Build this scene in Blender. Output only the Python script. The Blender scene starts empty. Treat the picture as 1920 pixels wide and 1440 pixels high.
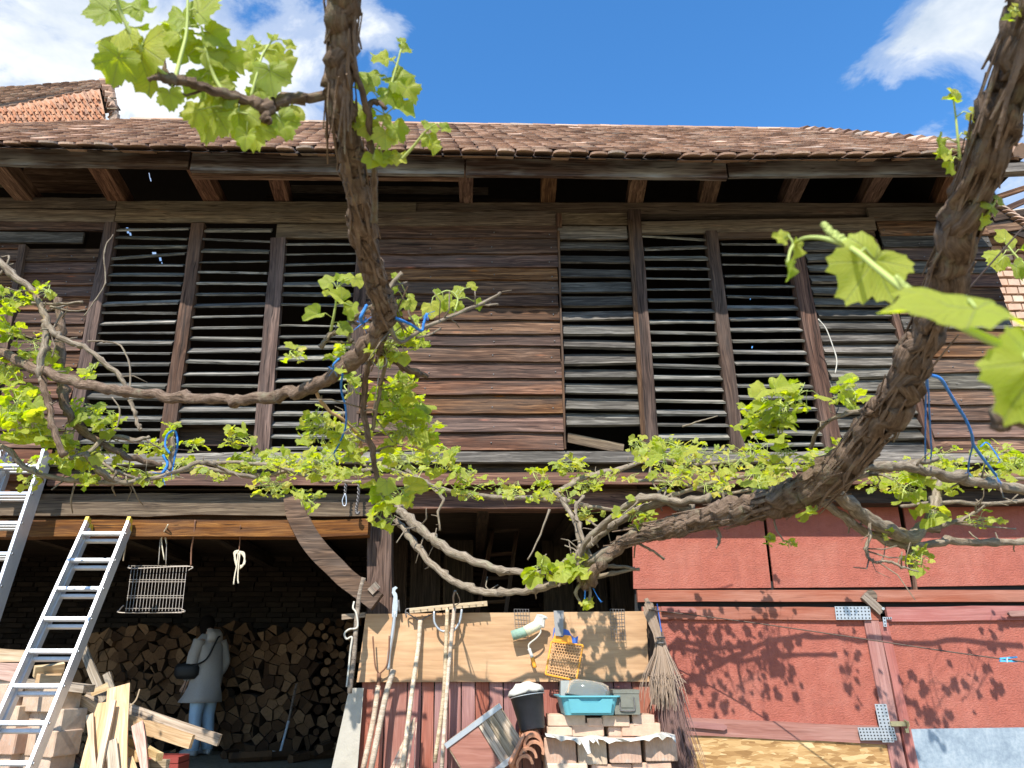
import bpy, math, random
import numpy as np
from mathutils import Vector, Matrix, noise as mn

R = math.radians
random.seed(11)
scene = bpy.context.scene
COL = scene.collection

# ------------------------------------------------------------------ camera
F_PX, CX, CY, PITCH, EYE = 1380.0, 880.0, 720.0, R(20.9), 1.6
cam_d = bpy.data.cameras.new('camera')
cam_d.sensor_fit = 'HORIZONTAL'; cam_d.sensor_width = 36.0
cam_d.lens = F_PX / 1920 * 36
cam_d.shift_x = (960 - CX) / 1920
cam_d.clip_start = 0.05; cam_d.clip_end = 2000
cam_d.dof.use_dof = True; cam_d.dof.focus_distance = 7.2; cam_d.dof.aperture_fstop = 7.0
cam = bpy.data.objects.new('camera', cam_d); COL.objects.link(cam)
cam.location = (0, 0, EYE); cam.rotation_euler = (R(90) + PITCH, 0, 0)
scene.camera = cam
FW = Vector((0, math.cos(PITCH), math.sin(PITCH)))
UP = Vector((0, -math.sin(PITCH), math.cos(PITCH)))
RT = Vector((1, 0, 0))

# ------------------------------------------------------------------ sky, sun, exposure
SUN_EL, SUN_AZ = R(48), R(-17)          # azimuth of the sun seen from the facade, towards the left behind the camera
SUN_DIR = Vector((math.sin(SUN_AZ) * math.cos(SUN_EL), -math.cos(SUN_AZ) * math.cos(SUN_EL), math.sin(SUN_EL)))
sun_d = bpy.data.lights.new('sun', 'SUN'); sun_d.energy = 4.5; sun_d.angle = R(0.53); sun_d.color = (1.0, 0.95, 0.87)
sun = bpy.data.objects.new('sun', sun_d); COL.objects.link(sun)
sun.rotation_euler = (-SUN_DIR).to_track_quat('-Z', 'Y').to_euler(); sun.location = SUN_DIR * 40
vs = scene.view_settings
vs.view_transform = 'Standard'; vs.look = 'None'; vs.gamma = 1; vs.exposure = 0.85; vs.use_curve_mapping = False


cy = scene.cycles
cy.max_bounces = 7; cy.diffuse_bounces = 3; cy.glossy_bounces = 3; cy.transmission_bounces = 5; cy.transparent_max_bounces = 6
cy.use_adaptive_sampling = True; cy.adaptive_threshold = 0.015; cy.use_denoising = True; cy.caustics_reflective = False; cy.caustics_refractive = False

class NB:
    """small node-tree builder"""
    def __init__(s, tree):
        s.t = tree; tree.nodes.clear()
    def n(s, typ, props=None, **ins):
        nd = s.t.nodes.new(typ)
        for k, v in (props or {}).items(): setattr(nd, k, v)
        for k, v in ins.items(): s.set(nd, k, v)
        return nd
    def set(s, nd, k, v):
        if k[0] == 'i' and k[1:].isdigit(): sock = nd.inputs[int(k[1:])]
        else: sock = nd.inputs[k.replace('_', ' ')]
        if isinstance(v, bpy.types.NodeSocket): s.t.links.new(v, sock)
        elif isinstance(v, bpy.types.Node): s.t.links.new(v.outputs[0], sock)
        else: sock.default_value = v
    def math(s, op, a, b=0.0, c=0.0, clamp=False):
        return s.n('ShaderNodeMath', {'operation': op, 'use_clamp': clamp}, i0=a, i1=b, i2=c).outputs[0]
    def ramp(s, fac, stops, interp='LINEAR'):
        nd = s.n('ShaderNodeValToRGB'); cr = nd.color_ramp; cr.interpolation = interp
        while len(cr.elements) < len(stops): cr.elements.new(0.5)
        for e, (p, c) in zip(cr.elements, stops):
            e.position = p
            e.color = (c, c, c, 1) if isinstance(c, (int, float)) else (c[0], c[1], c[2], 1)
        s.set(nd, 'i0', fac)
        return nd.outputs[0]
    def mix(s, fac, a, b, mode='MIX'):
        nd = s.n('ShaderNodeMix', {'data_type': 'RGBA', 'blend_type': mode})
        def c4(x): return (x[0], x[1], x[2], 1) if isinstance(x, (tuple, list)) and len(x) == 3 else x
        s.set(nd, 'i0', fac); s.set(nd, 'i6', c4(a)); s.set(nd, 'i7', c4(b))
        return nd.outputs[2]
    def vmath(s, op, a, b=(0, 0, 0), out=0):
        return s.n('ShaderNodeVectorMath', {'operation': op}, i0=a, i1=b).outputs[out]
    def noise(s, vec, scale, detail=4.0, rough=0.55, dist=0.0):
        return s.n('ShaderNodeTexNoise', None, Vector=vec, Scale=scale, Detail=detail, Roughness=rough, Distortion=dist).outputs[0]


def pix_dir(u, v):
    d = RT * ((u - CX) / F_PX) + UP * ((CY - v) / F_PX) + FW
    return d


world = bpy.data.worlds.new('World'); scene.world = world; world.use_nodes = True
nb = NB(world.node_tree)
sky = nb.n('ShaderNodeTexSky', {'sky_type': 'NISHITA', 'sun_disc': False, 'sun_elevation': SUN_EL,
                                'sun_rotation': math.atan2(SUN_DIR.x, SUN_DIR.y), 'air_density': 1.0, 'dust_density': 0.2,
                                'ozone_density': 2.5, 'altitude': 400})
geo = nb.n('ShaderNodeTexCoord')
gd = nb.vmath('NORMALIZE', geo.outputs['Generated'])
sep = nb.n('ShaderNodeSeparateXYZ', None, i0=gd)
zc = nb.math('MAXIMUM', sep.outputs[2], 0.06)
flat = nb.n('ShaderNodeCombineXYZ', None, i0=nb.math('DIVIDE', sep.outputs[0], zc), i1=nb.math('DIVIDE', sep.outputs[1], zc), i2=2.3).outputs[0]
fb = nb.noise(flat, 4.2, 8, 0.60, 0.35)
# where cumulus heads stand in the sky (direction, angular size, strength); the noise shapes and continues them all round
bias = None
for (u, v, rad, amp) in ((230, 60, 0.24, 0.17), (520, 150, 0.13, 0.12), (60, 200, 0.15, 0.13), (1750, 65, 0.085, 0.36),
                         (1890, 40, 0.08, 0.30), (1740, 258, 0.04, 0.20), (1880, 340, 0.05, 0.22), (1730, 190, 0.05, -0.25), (750, 70, 0.045, 0.17), (915, 215, 0.03, 0.16), (690, 25, 0.04, 0.15),
                         (1250, 110, 0.28, -0.34), (1000, 60, 0.12, -0.16)):
    d = pix_dir(u, v).normalized()
    dist = nb.vmath('DISTANCE', gd, tuple(d), out=1)
    g = nb.math('MULTIPLY', nb.math('SMOOTH_MAX', nb.math('SUBTRACT', 1.0, nb.math('DIVIDE', dist, rad * 1.7)), 0.0, 0.25), amp)
    bias = g if bias is None else nb.math('ADD', bias, g)
dens = nb.math('ADD', fb, bias)
mask = nb.ramp(dens, [(0.52, 0.0), (0.64, 0.45), (0.80, 1.0)], 'EASE')
shade = nb.noise(nb.vmath('ADD', flat, (0.0, 0.09, 0.4)), 3.1, 6, 0.6)
ccol = nb.ramp(shade, [(0.36, (2.7, 3.2, 3.9)), (0.60, (4.7, 4.9, 5.1))])
sat = nb.n('ShaderNodeHueSaturation', None, Saturation=1.27, Value=1.36, Color=sky)
col = nb.mix(mask, sat.outputs[0], ccol)
bg = nb.n('ShaderNodeBackground', None, Color=col, Strength=0.125)
nb.t.links.new(bg.outputs[0], nb.n('ShaderNodeOutputWorld').inputs[0])


# ------------------------------------------------------------------ helpers
def P(u, v, Y):
    """point of the place seen at picture position (u, v), Y metres out from the camera's foot"""
    d = pix_dir(u, v)
    return Vector((0, 0, EYE)) + d * (Y / d.y)

def depth(p):
    return (Vector(p) - Vector((0, 0, EYE))).dot(FW)

def M_of(px, p):
    return px * depth(p) / F_PX

def tag(o, label=None, cat=None, group=None, kind=None):
    if label: o['label'] = label
    if cat: o['category'] = cat
    if group: o['group'] = group
    if kind: o['kind'] = kind
    return o

def link(o, parent=None):
    COL.objects.link(o)
    if parent is not None:
        o.parent = parent
        m = parent.matrix_basis.copy(); q = parent
        while q.parent is not None:
            q = q.parent
        # every parent chain here ends in an Empty or an identity mesh; keep world coordinates
        o.matrix_parent_inverse = world_of(parent).inverted()
    return o

def world_of(o):
    if o.parent is None: return o.matrix_basis.copy()
    return world_of(o.parent) @ o.matrix_parent_inverse @ o.matrix_basis

def thing(name, loc, label, cat, group=None):
    e = bpy.data.objects.new(name, None); e.location = loc; e.empty_display_size = 0.1
    COL.objects.link(e)
    return tag(e, label, cat, group)

def mesh_of(name, vs_, fs, mat=None, smooth=False):
    me = bpy.data.meshes.new(name)
    me.from_pydata([tuple(v) for v in vs_], [], fs); me.update()
    if mat is not None: me.materials.append(mat)
    if smooth: me.polygons.foreach_set('use_smooth', [True] * len(me.polygons))
    return me

def obj(name, me, parent=None, mtx=None):
    o = bpy.data.objects.new(name, me)
    if mtx is not None: o.matrix_basis = mtx
    return link(o, parent)

def catmull(pts, per=6):
    a = np.array(pts, float)
    if len(a) < 3:
        return [tuple(a[0] + (a[-1] - a[0]) * t) for t in np.linspace(0, 1, per + 1)]
    a = np.vstack([2 * a[0] - a[1], a, 2 * a[-1] - a[-2]])
    out = []
    for i in range(1, len(a) - 2):
        p0, p1, p2, p3 = a[i - 1], a[i], a[i + 1], a[i + 2]
        for k in range(per):
            t = k / per
            out.append(0.5 * ((2 * p1) + (-p0 + p2) * t + (2 * p0 - 5 * p1 + 4 * p2 - p3) * t * t + (-p0 + 3 * p1 - 3 * p2 + p3) * t ** 3))
    out.append(a[-2])
    return [tuple(x) for x in out]

def frame(p0, p1, up=Vector((0, 0, 1))):
    """matrix with local X from p0 to p1, local Z near up, origin in the middle"""
    p0, p1 = Vector(p0), Vector(p1)
    x = (p1 - p0).normalized()
    y = Vector(up).cross(x)
    if y.length < 1e-5: y = Vector((0, 1, 0)).cross(x)
    y.normalize(); z = x.cross(y)
    m = Matrix((x, y, z)).transposed().to_4x4()
    m.translation = (p0 + p1) / 2
    return m

class MB:
    def __init__(s): s.v = []; s.f = []; s.uv = {}
    def add(s, vs_, fs):
        o = len(s.v); s.v += [Vector(v) for v in vs_]; s.f += [tuple(i + o for i in f) for f in fs]
        return s
    def box(s, m, sx, sy, sz, taper=1.0):
        if not isinstance(m, Matrix): m = Matrix.Translation(Vector(m))
        vs_ = []
        for x in (-.5, .5):
            for y in (-.5, .5):
                for z in (-.5, .5):
                    k = taper if z > 0 else 1.0
                    vs_.append(m @ Vector((x * sx * k, y * sy * k, z * sz)))
        return s.add(vs_, [(0, 1, 3, 2), (4, 6, 7, 5), (0, 4, 5, 1), (2, 3, 7, 6), (0, 2, 6, 4), (1, 5, 7, 3)])
    def beam(s, p0, p1, w, h, up=Vector((0, 0, 1))):
        m = frame(p0, p1, up)
        return s.box(m, (Vector(p1) - Vector(p0)).length, w, h)
    def tube(s, pts, rad, n=8, cap=True, wob=0.0, seed=0.0, ridge=0.0, rk=3.0):
        pts = [Vector(p) for p in pts]
        N = len(pts)
        if not isinstance(rad, (list, tuple)): rad = [rad] * N
        t0 = (pts[1] - pts[0]).normalized()
        nrm = t0.orthogonal().normalized()
        vs_ = []; L = 0.0
        for i, p in enumerate(pts):
            t = ((pts[min(i + 1, N - 1)] - pts[max(i - 1, 0)])).normalized()
            nrm = (nrm - t * nrm.dot(t)).normalized(); b = t.cross(nrm)
            if i: L += (p - pts[i - 1]).length
            for k in range(n):
                a = 2 * math.pi * k / n
                r = rad[i]
                if wob: r *= 1 + wob * mn.noise(Vector((math.cos(a) * 1.1 + seed, math.sin(a) * 1.1, L * 9)))
                if ridge:
                    q = mn.noise(Vector((math.cos(a) * rk + seed * 3, math.sin(a) * rk, L * 3.2 / max(rad[i], .004) * .045)))
                    q2 = mn.noise(Vector((math.cos(a) * rk * 2.3, math.sin(a) * rk * 2.3 + seed, L * 8)))
                    r *= 1 + ridge * (q + .55 * q2)
                vs_.append(p + (nrm * math.cos(a) + b * math.sin(a)) * r)
        fs = []; Ls = [0.0]
        for i in range(1, N): Ls.append(Ls[-1] + (pts[i] - pts[i - 1]).length)
        c = 2 * math.pi * max(rad) / n; f0 = len(s.f)
        for i in range(N - 1):
            for k in range(n):
                k2 = (k + 1) % n
                s.uv[f0 + len(fs)] = ((k * c, Ls[i]), (k * c + c, Ls[i]), (k * c + c, Ls[i + 1]), (k * c, Ls[i + 1]))
                fs.append((i * n + k, i * n + k2, (i + 1) * n + k2, (i + 1) * n + k))
        if cap:
            fs.append(tuple(range(n - 1, -1, -1))); fs.append(tuple((N - 1) * n + k for k in range(n)))
        return s.add(vs_, fs)
    def lathe(s, prof, m, n=20, sx=1.0, sy=1.0, cap=True):
        vs_ = [m @ Vector((r * math.cos(2 * math.pi * k / n) * sx, r * math.sin(2 * math.pi * k / n) * sy, z)) for r, z in prof for k in range(n)]
        fs = [(i * n + k, i * n + (k + 1) % n, (i + 1) * n + (k + 1) % n, (i + 1) * n + k) for i in range(len(prof) - 1) for k in range(n)]
        if cap:
            fs.append(tuple(range(n - 1, -1, -1))); fs.append(tuple((len(prof) - 1) * n + k for k in range(n)))
        return s.add(vs_, fs)
    def prism(s, poly, m, t):
        """2-D outline in local XZ extruded along local Y by t (front at y=0)"""
        n = len(poly)
        vs_ = [m @ Vector((x, 0, z)) for x, z in poly] + [m @ Vector((x, t, z)) for x, z in poly]
        fs = [tuple(range(n)), tuple(range(2 * n - 1, n - 1, -1))] + [(i, i + n, (i + 1) % n + n, (i + 1) % n) for i in range(n)]
        return s.add(vs_, fs)
    def build(s, name, mat, parent=None, smooth=False):
        me = mesh_of(name, s.v, s.f, mat, smooth)
        if s.uv:
            ul = me.uv_layers.new(name='UVMap'); flat_ = np.zeros(len(me.loops) * 2)
            for pi, q in s.uv.items():
                ls = me.polygons[pi].loop_start
                for j in range(4): flat_[(ls + j) * 2:(ls + j) * 2 + 2] = q[j]
            ul.data.foreach_set('uv', flat_)
        return obj(name, me, parent)


# ------------------------------------------------------------------ materials
MATS = {}
def new_mat(name):
    m = bpy.data.materials.new(name); m.use_nodes = True; MATS[name] = m
    return m, NB(m.node_tree)

def finish(b, color, rough=0.8, bump=None, bstr=0.3, bdist=0.01, metal=0.0, spec=0.3, extra=None):
    p = b.n('ShaderNodeBsdfPrincipled', None, Base_Color=color, Roughness=rough, Metallic=metal)
    p.inputs['Specular IOR Level'].default_value = spec
    for k, v in (extra or {}).items(): b.set(p, k, v)
    if bump is not None:
        bm = b.n('ShaderNodeBump', None, Strength=bstr, Distance=bdist, Height=bump)
        b.t.links.new(bm.outputs[0], p.inputs['Normal'])
    b.t.links.new(p.outputs[0], b.n('ShaderNodeOutputMaterial').inputs[0])

def wood(name, dark, mid, light, stretch=(1.3, 30, 30), var=0.35, rough=0.85, knots=0.0, knotcol=(0.25, 0.09, 0.04), bstr=0.5, greyc=None, greya=0.0, crack=0.75):
    """grain runs along the object's own X axis"""
    m, b = new_mat(name)
    tc = b.n('ShaderNodeTexCoord'); oi = b.n('ShaderNodeObjectInfo')
    rnd = oi.outputs['Random']
    off = b.n('ShaderNodeCombineXYZ', None, i0=b.math('MULTIPLY', rnd, 37.0), i1=b.math('MULTIPLY', rnd, 91.0), i2=b.math('MULTIPLY', rnd, 53.0)).outputs[0]
    v = b.vmath('ADD', tc.outputs['Object'], off)
    warp = b.noise(b.vmath('MULTIPLY', v, (1.5, 5, 5)), 1.0, 2)
    v2 = b.vmath('ADD', v, b.n('ShaderNodeCombineXYZ', None, i0=0.0, i1=b.math('MULTIPLY', warp, 0.06), i2=b.math('MULTIPLY', warp, 0.09)).outputs[0])
    g1 = b.noise(b.vmath('MULTIPLY', v2, stretch), 1.0, 4, 0.7)
    g2 = b.noise(b.vmath('MULTIPLY', v2, (stretch[0] * 2.6, stretch[1] * 4.5, stretch[2] * 4.5)), 1.0, 2, 0.6)
    g = b.math('ADD', b.math('MULTIPLY', g1, 0.62), b.math('MULTIPLY', g2, 0.38))
    c = b.ramp(g, [(0.34, dark), (0.50, mid), (0.66, light)])
    if greyc:
        blot = b.ramp(b.noise(b.vmath('MULTIPLY', v, (1.1, 4, 5)), 1.0, 3, 0.6), [(0.42, 0.0), (0.66, greya)])
        c = b.mix(blot, c, b.mix(g2, tuple(x * .55 for x in greyc), tuple(x * 1.5 for x in greyc)))
    if crack:
        ck = b.ramp(b.noise(b.vmath('MULTIPLY', v2, (2.1, 55, 70)), 1.0, 1, 0.5), [(0.30, crack), (0.37, 0.0)])
        c = b.mix(ck, c, tuple(x * .5 for x in dark))
    if knots:
        vo = b.n('ShaderNodeTexVoronoi', None, Vector=b.vmath('MULTIPLY', v, (1.7, 3.6, 9.0)), Scale=1.0)
        km = b.ramp(vo.outputs['Distance'], [(0.035, knots), (0.075, knots * .45), (0.13, 0.0)])
        c = b.mix(km, c, knotcol)
    hv = b.n('ShaderNodeHueSaturation', None, Hue=b.math('ADD', 0.5, b.math('MULTIPLY', b.math('SUBTRACT', b.math('FRACT', b.math('MULTIPLY', rnd, 7.3)), 0.5), 0.02)),
             Saturation=b.math('ADD', 0.8, b.math('MULTIPLY', b.math('FRACT', b.math('MULTIPLY', rnd, 3.7)), 0.4)),
             Value=b.math('ADD', 1 - var, b.math('MULTIPLY', rnd, 2 * var)), Color=c)
    hb_ = b.noise(b.vmath('MULTIPLY', v, (stretch[0] * 1.5, stretch[1] * 2, stretch[2] * 2)), 1.0, 2, 0.6)
    finish(b, hv.outputs[0], rough, hb_, bstr, 0.008, spec=0.2)
    return m

wood('clapboard', (0.014, 0.008, 0.006), (0.085, 0.042, 0.025), (0.29, 0.162, 0.098), stretch=(1.0, 26, 34), var=0.36, knots=0.85, greyc=(0.075, 0.06, 0.05), greya=0.45)
wood('clapboard_grey', (0.017, 0.015, 0.013), (0.072, 0.064, 0.054), (0.25, 0.228, 0.195), var=0.3, greyc=(0.085, 0.078, 0.066), greya=0.5)
wood('slat_wood', (0.032, 0.029, 0.025), (0.125, 0.117, 0.10), (0.38, 0.36, 0.32), var=0.38)
wood('post_wood', (0.018, 0.011, 0.008), (0.075, 0.043, 0.029), (0.18, 0.108, 0.072), stretch=(0.9, 22, 22), var=0.2, greyc=(0.10, 0.085, 0.075), greya=0.3)
wood('rafter_wood', (0.04, 0.020, 0.013), (0.13, 0.07, 0.045), (0.30, 0.18, 0.115), var=0.25)
wood('header_wood', (0.05, 0.036, 0.025), (0.15, 0.11, 0.075), (0.32, 0.25, 0.17), var=0.25, knots=0.5, greyc=(0.16, 0.14, 0.11), greya=0.5)
wood('fascia_wood', (0.018, 0.013, 0.011), (0.065, 0.042, 0.033), (0.17, 0.125, 0.10), stretch=(0.5, 18, 26), var=0.12, greyc=(0.30, 0.295, 0.28), greya=0.75)
wood('beam_wood', (0.04, 0.026, 0.016), (0.125, 0.085, 0.048), (0.26, 0.19, 0.11), stretch=(0.8, 16, 22), var=0.12, greyc=(0.10, 0.07, 0.045), greya=0.5)
wood('beam_red', (0.035, 0.016, 0.011), (0.115, 0.050, 0.026), (0.27, 0.135, 0.068), stretch=(0.8, 18, 26), var=0.15, greyc=(0.09, 0.06, 0.045), greya=0.4)
wood('sill_wood', (0.045, 0.04, 0.036), (0.13, 0.115, 0.10), (0.32, 0.29, 0.25), var=0.15)
wood('plank_fresh', (0.30, 0.19, 0.10), (0.50, 0.35, 0.20), (0.70, 0.55, 0.36), stretch=(1.0, 14, 18), var=0.16, knots=0.5, knotcol=(0.28, 0.14, 0.06), bstr=0.25, crack=0.35)
wood('plank_old', (0.16, 0.12, 0.085), (0.34, 0.27, 0.20), (0.52, 0.44, 0.35), stretch=(1.0, 18, 22), var=0.2)
wood('plank_pink', (0.24, 0.13, 0.10), (0.46, 0.29, 0.23), (0.62, 0.46, 0.38), stretch=(1.0, 18, 22), var=0.1, crack=0.35)
wood('handle_wood', (0.27, 0.20, 0.14), (0.46, 0.36, 0.26), (0.66, 0.55, 0.42), stretch=(1.0, 30, 30), var=0.12, crack=0.35)
wood('dark_handle', (0.08, 0.06, 0.05), (0.18, 0.14, 0.11), (0.3, 0.25, 0.2), var=0.15)
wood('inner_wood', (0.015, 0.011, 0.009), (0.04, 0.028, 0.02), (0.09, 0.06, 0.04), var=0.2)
wood('red_plank', (0.20, 0.075, 0.060), (0.29, 0.115, 0.092), (0.36, 0.17, 0.14), stretch=(0.9, 12, 18), var=0.06, greyc=(0.34, 0.19, 0.16), greya=0.5, bstr=0.25, crack=0.25)
wood('plywood', (0.36, 0.195, 0.075), (0.46, 0.27, 0.11), (0.54, 0.34, 0.155), stretch=(0.9, 5, 9), var=0.03, bstr=0.08, rough=0.6, greyc=(0.40, 0.21, 0.075), greya=0.4, crack=0.0)

def simple(name, color, rough=0.6, metal=0.0, nscale=0.0, namp=0.25, bstr=0.0, bscale=60.0, spec=0.4, extra=None):
    m, b = new_mat(name)
    tc = b.n('ShaderNodeTexCoord'); oi = b.n('ShaderNodeObjectInfo')
    c = b.mix(0.0, color, color)
    if nscale:
        n1 = b.noise(tc.outputs['Object'], nscale, 6, 0.62)
        k = b.math('ADD', 1 - namp, b.math('MULTIPLY', n1, 2 * namp))
        c = b.n('ShaderNodeHueSaturation', None, Value=k, Color=(color[0], color[1], color[2], 1)).outputs[0]
    bump = b.noise(tc.outputs['Object'], bscale, 5, 0.6) if bstr else None
    finish(b, c, rough, bump, bstr, 0.008, metal, spec, extra)
    return m

# red painted hardboard with a rough skin
def red_paint(name, c1, c2, c3):
    m, b = new_mat(name)
    tc = b.n('ShaderNodeTexCoord'); o = tc.outputs['Object']
    n1 = b.noise(o, 2.2, 6, 0.6); n2 = b.noise(b.vmath('MULTIPLY', o, (1, 1, 1.6)), 45, 5, 0.65); n3 = b.noise(o, 9, 5, 0.6)
    c = b.ramp(b.math('ADD', b.math('MULTIPLY', n1, 0.6), b.math('MULTIPLY', n3, 0.4)), [(0.32, c1), (0.52, c2), (0.72, c3)])
    sp = b.ramp(b.noise(o, 130, 3), [(0.66, 0.0), (0.74, 0.55)])
    c = b.mix(sp, c, (0.42, 0.24, 0.19))
    dk = b.ramp(n2, [(0.28, 0.45), (0.42, 0.0)])
    c = b.mix(dk, c, (0.20, 0.055, 0.045))
    stk = b.ramp(b.noise(b.vmath('MULTIPLY', o, (16, 16, 1.1)), 1.0, 4, 0.6), [(0.52, 0.0), (0.76, 0.3)])
    c = b.mix(stk, c, (0.17, 0.06, 0.048))
    fad = b.ramp(b.noise(b.vmath('MULTIPLY', o, (1.2, 1.2, 3.5)), 1.0, 5, 0.65), [(0.50, 0.0), (0.72, 0.4)])
    c = b.mix(fad, c, (0.36, 0.15, 0.11))
    chip = b.ramp(b.noise(b.vmath('MULTIPLY', o, (1, 1, 2.2)), 22, 3, 0.7), [(0.70, 0.0), (0.73, 0.9)])
    c = b.mix(chip, c, (0.16, 0.10, 0.075))
    h = b.math('ADD', b.math('MULTIPLY', n2, 1.0), b.math('MULTIPLY', n3, 0.7))
    finish(b, c, 0.75, h, 0.8, 0.016, spec=0.25)
red_paint('red_panel', (0.285, 0.084, 0.058), (0.345, 0.104, 0.072), (0.39, 0.135, 0.097))

# clay tiles: one random tone for each tile
def clay(name, stops, moss=True):
    m, b = new_mat(name)
    tc = b.n('ShaderNodeTexCoord'); oi = b.n('ShaderNodeObjectInfo'); ge = b.n('ShaderNodeNewGeometry')
    r = b.math('FRACT', b.math('ADD', oi.outputs['Random'], b.math('MULTIPLY', ge.outputs['Random Per Island'], 5.37)))
    c = b.ramp(r, stops)
    n1 = b.noise(ge.outputs['Position'], 9, 6, 0.65)
    c = b.n('ShaderNodeHueSaturation', None, Value=b.math('ADD', 0.55, b.math('MULTIPLY', n1, 0.9)), Color=c).outputs[0]
    if moss:
        n2 = b.noise(ge.outputs['Position'], 31, 5, 0.7)
        c = b.mix(b.ramp(n2, [(0.58, 0.0), (0.72, 0.6)]), c, (0.07, 0.056, 0.045))
    finish(b, c, 0.9, b.noise(ge.outputs['Position'], 70, 4), 0.35, 0.006, spec=0.15)
clay('roof_clay', [(0.0, (0.15, 0.092, 0.066)), (0.2, (0.28, 0.172, 0.118)), (0.55, (0.38, 0.24, 0.165)), (0.85, (0.50, 0.345, 0.25)), (1.0, (0.30, 0.235, 0.185))])
clay('brick_old', [(0.0, (0.34, 0.15, 0.085)), (0.4, (0.46, 0.21, 0.115)), (0.8, (0.50, 0.26, 0.155)), (1.0, (0.30, 0.17, 0.12))], False)
clay('brick_pale', [(0.0, (0.50, 0.36, 0.27)), (0.35, (0.52, 0.33, 0.235)), (0.6, (0.56, 0.44, 0.33)), (0.85, (0.47, 0.27, 0.185)), (1.0, (0.55, 0.47, 0.37))], False)
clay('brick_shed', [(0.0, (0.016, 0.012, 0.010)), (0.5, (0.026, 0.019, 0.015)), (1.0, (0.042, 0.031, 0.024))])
clay('half_tile', [(0.0, (0.42, 0.19, 0.11)), (0.5, (0.50, 0.25, 0.15)), (1.0, (0.45, 0.29, 0.20))], False)
m, b = new_mat('log_end')
tc = b.n('ShaderNodeTexCoord'); oi = b.n('ShaderNodeObjectInfo')
r = oi.outputs['Random']
off = b.n('ShaderNodeCombineXYZ', None, i0=b.math('MULTIPLY', b.math('SUBTRACT', r, .5), .14), i1=0.0, i2=b.math('MULTIPLY', b.math('SUBTRACT', b.math('FRACT', b.math('MULTIPLY', r, 9.7)), .5), .14)).outputs[0]
q = b.n('ShaderNodeSeparateXYZ', None, i0=b.vmath('ADD', tc.outputs['Object'], off))
rad_ = b.math('SQRT', b.math('ADD', b.math('POWER', q.outputs[0], 2.0), b.math('POWER', q.outputs[2], 2.0)))
nz = b.noise(tc.outputs['Object'], 30, 4, .6)
ring = b.math('SINE', b.math('ADD', b.math('MULTIPLY', rad_, 520.0), b.math('MULTIPLY', nz, 5.0)))
an_ = b.math('ARCTAN2', q.outputs[2], q.outputs[0])
crk = b.ramp(b.noise(b.n('ShaderNodeCombineXYZ', None, i0=b.math('MULTIPLY', an_, 4.0), i1=b.math('MULTIPLY', rad_, 6.0), i2=r).outputs[0], 1.6, 2), [(.34, .8), (.40, 0)])
c = b.ramp(r, [(0.0, (0.045, 0.023, 0.012)), (0.3, (0.085, 0.045, 0.022)), (0.7, (0.14, 0.076, 0.038)), (1.0, (0.22, 0.128, 0.066))])
c = b.n('ShaderNodeHueSaturation', None, Value=b.math('ADD', b.math('ADD', .62, b.math('MULTIPLY', nz, .7)), b.math('MULTIPLY', ring, .09)), Color=c).outputs[0]
c = b.mix(crk, c, (.03, .02, .014))
finish(b, c, .9, nz, .4, .006, spec=.15)
simple('mortar', (0.46, 0.42, 0.36), 0.95, nscale=12, bstr=0.4)
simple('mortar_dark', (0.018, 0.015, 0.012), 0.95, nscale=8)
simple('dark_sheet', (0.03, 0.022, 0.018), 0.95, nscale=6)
simple('log_bark', (0.10, 0.068, 0.045), 0.95, nscale=14, bstr=0.6, bscale=40)
simple('aluminium', (0.68, 0.69, 0.71), 0.42, 0.5, nscale=26, namp=0.16)
simple('yellow_plastic', (0.65, 0.45, 0.05), 0.5)
simple('steel', (0.55, 0.56, 0.57), 0.4, 0.8, nscale=30, namp=0.2)
simple('rusty_iron', (0.20, 0.10, 0.06), 0.8, 0.3, nscale=40, namp=0.4, bstr=0.3)
simple('iron', (0.16, 0.15, 0.145), 0.6, 0.6, nscale=30, namp=0.3)
simple('wire_grey', (0.36, 0.31, 0.26), 0.5, 0.6, nscale=40, namp=0.25)
simple('thin_wire', (0.10, 0.07, 0.055), 0.6, 0.4)
simple('hole_dark', (0.02, 0.02, 0.02), 0.9)
simple('rope_cream', (0.60, 0.53, 0.40), 0.95, nscale=60, namp=0.3)
simple('white_cord', (0.50, 0.47, 0.40), 0.8, nscale=40, namp=0.25)
simple('blue_twine', (0.03, 0.20, 0.60), 0.7, nscale=90, namp=0.45, bstr=0.5, bscale=220)
simple('jute', (0.40, 0.30, 0.19), 0.95, nscale=60, namp=0.3)
simple('black_plastic', (0.022, 0.026, 0.034), 0.45, nscale=16, namp=0.45, bstr=0.05)
simple('white_plastic', (0.52, 0.50, 0.45), 0.55, nscale=14, namp=0.15, bstr=0.15, bscale=22)
simple('turquoise_plastic', (0.12, 0.38, 0.44), 0.4, nscale=9, namp=0.08)
simple('grey_plastic', (0.30, 0.31, 0.29), 0.5, nscale=12, namp=0.15)
simple('olive_metal', (0.16, 0.16, 0.13), 0.55, 0.1, nscale=20, namp=0.3)
simple('orange_plastic', (0.80, 0.33, 0.03), 0.45)
simple('amber_mesh', (0.62, 0.36, 0.16), 0.5, nscale=30, namp=0.3)
simple('blue_plastic', (0.05, 0.13, 0.45), 0.45)
simple('sky_plastic', (0.06, 0.40, 0.72), 0.4)
simple('roller_green', (0.24, 0.36, 0.28), 0.9, nscale=60, namp=0.3, bstr=0.4)
simple('roller_cream', (0.62, 0.60, 0.42), 0.85, nscale=40, namp=0.2, bstr=0.3)
simple('grey_tape', (0.26, 0.25, 0.24), 0.45, nscale=15, namp=0.25, bstr=0.15, bscale=25)
simple('torn_sheet', (0.52, 0.50, 0.45), 0.7, nscale=25, namp=0.2, bstr=0.3, bscale=30)
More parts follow.
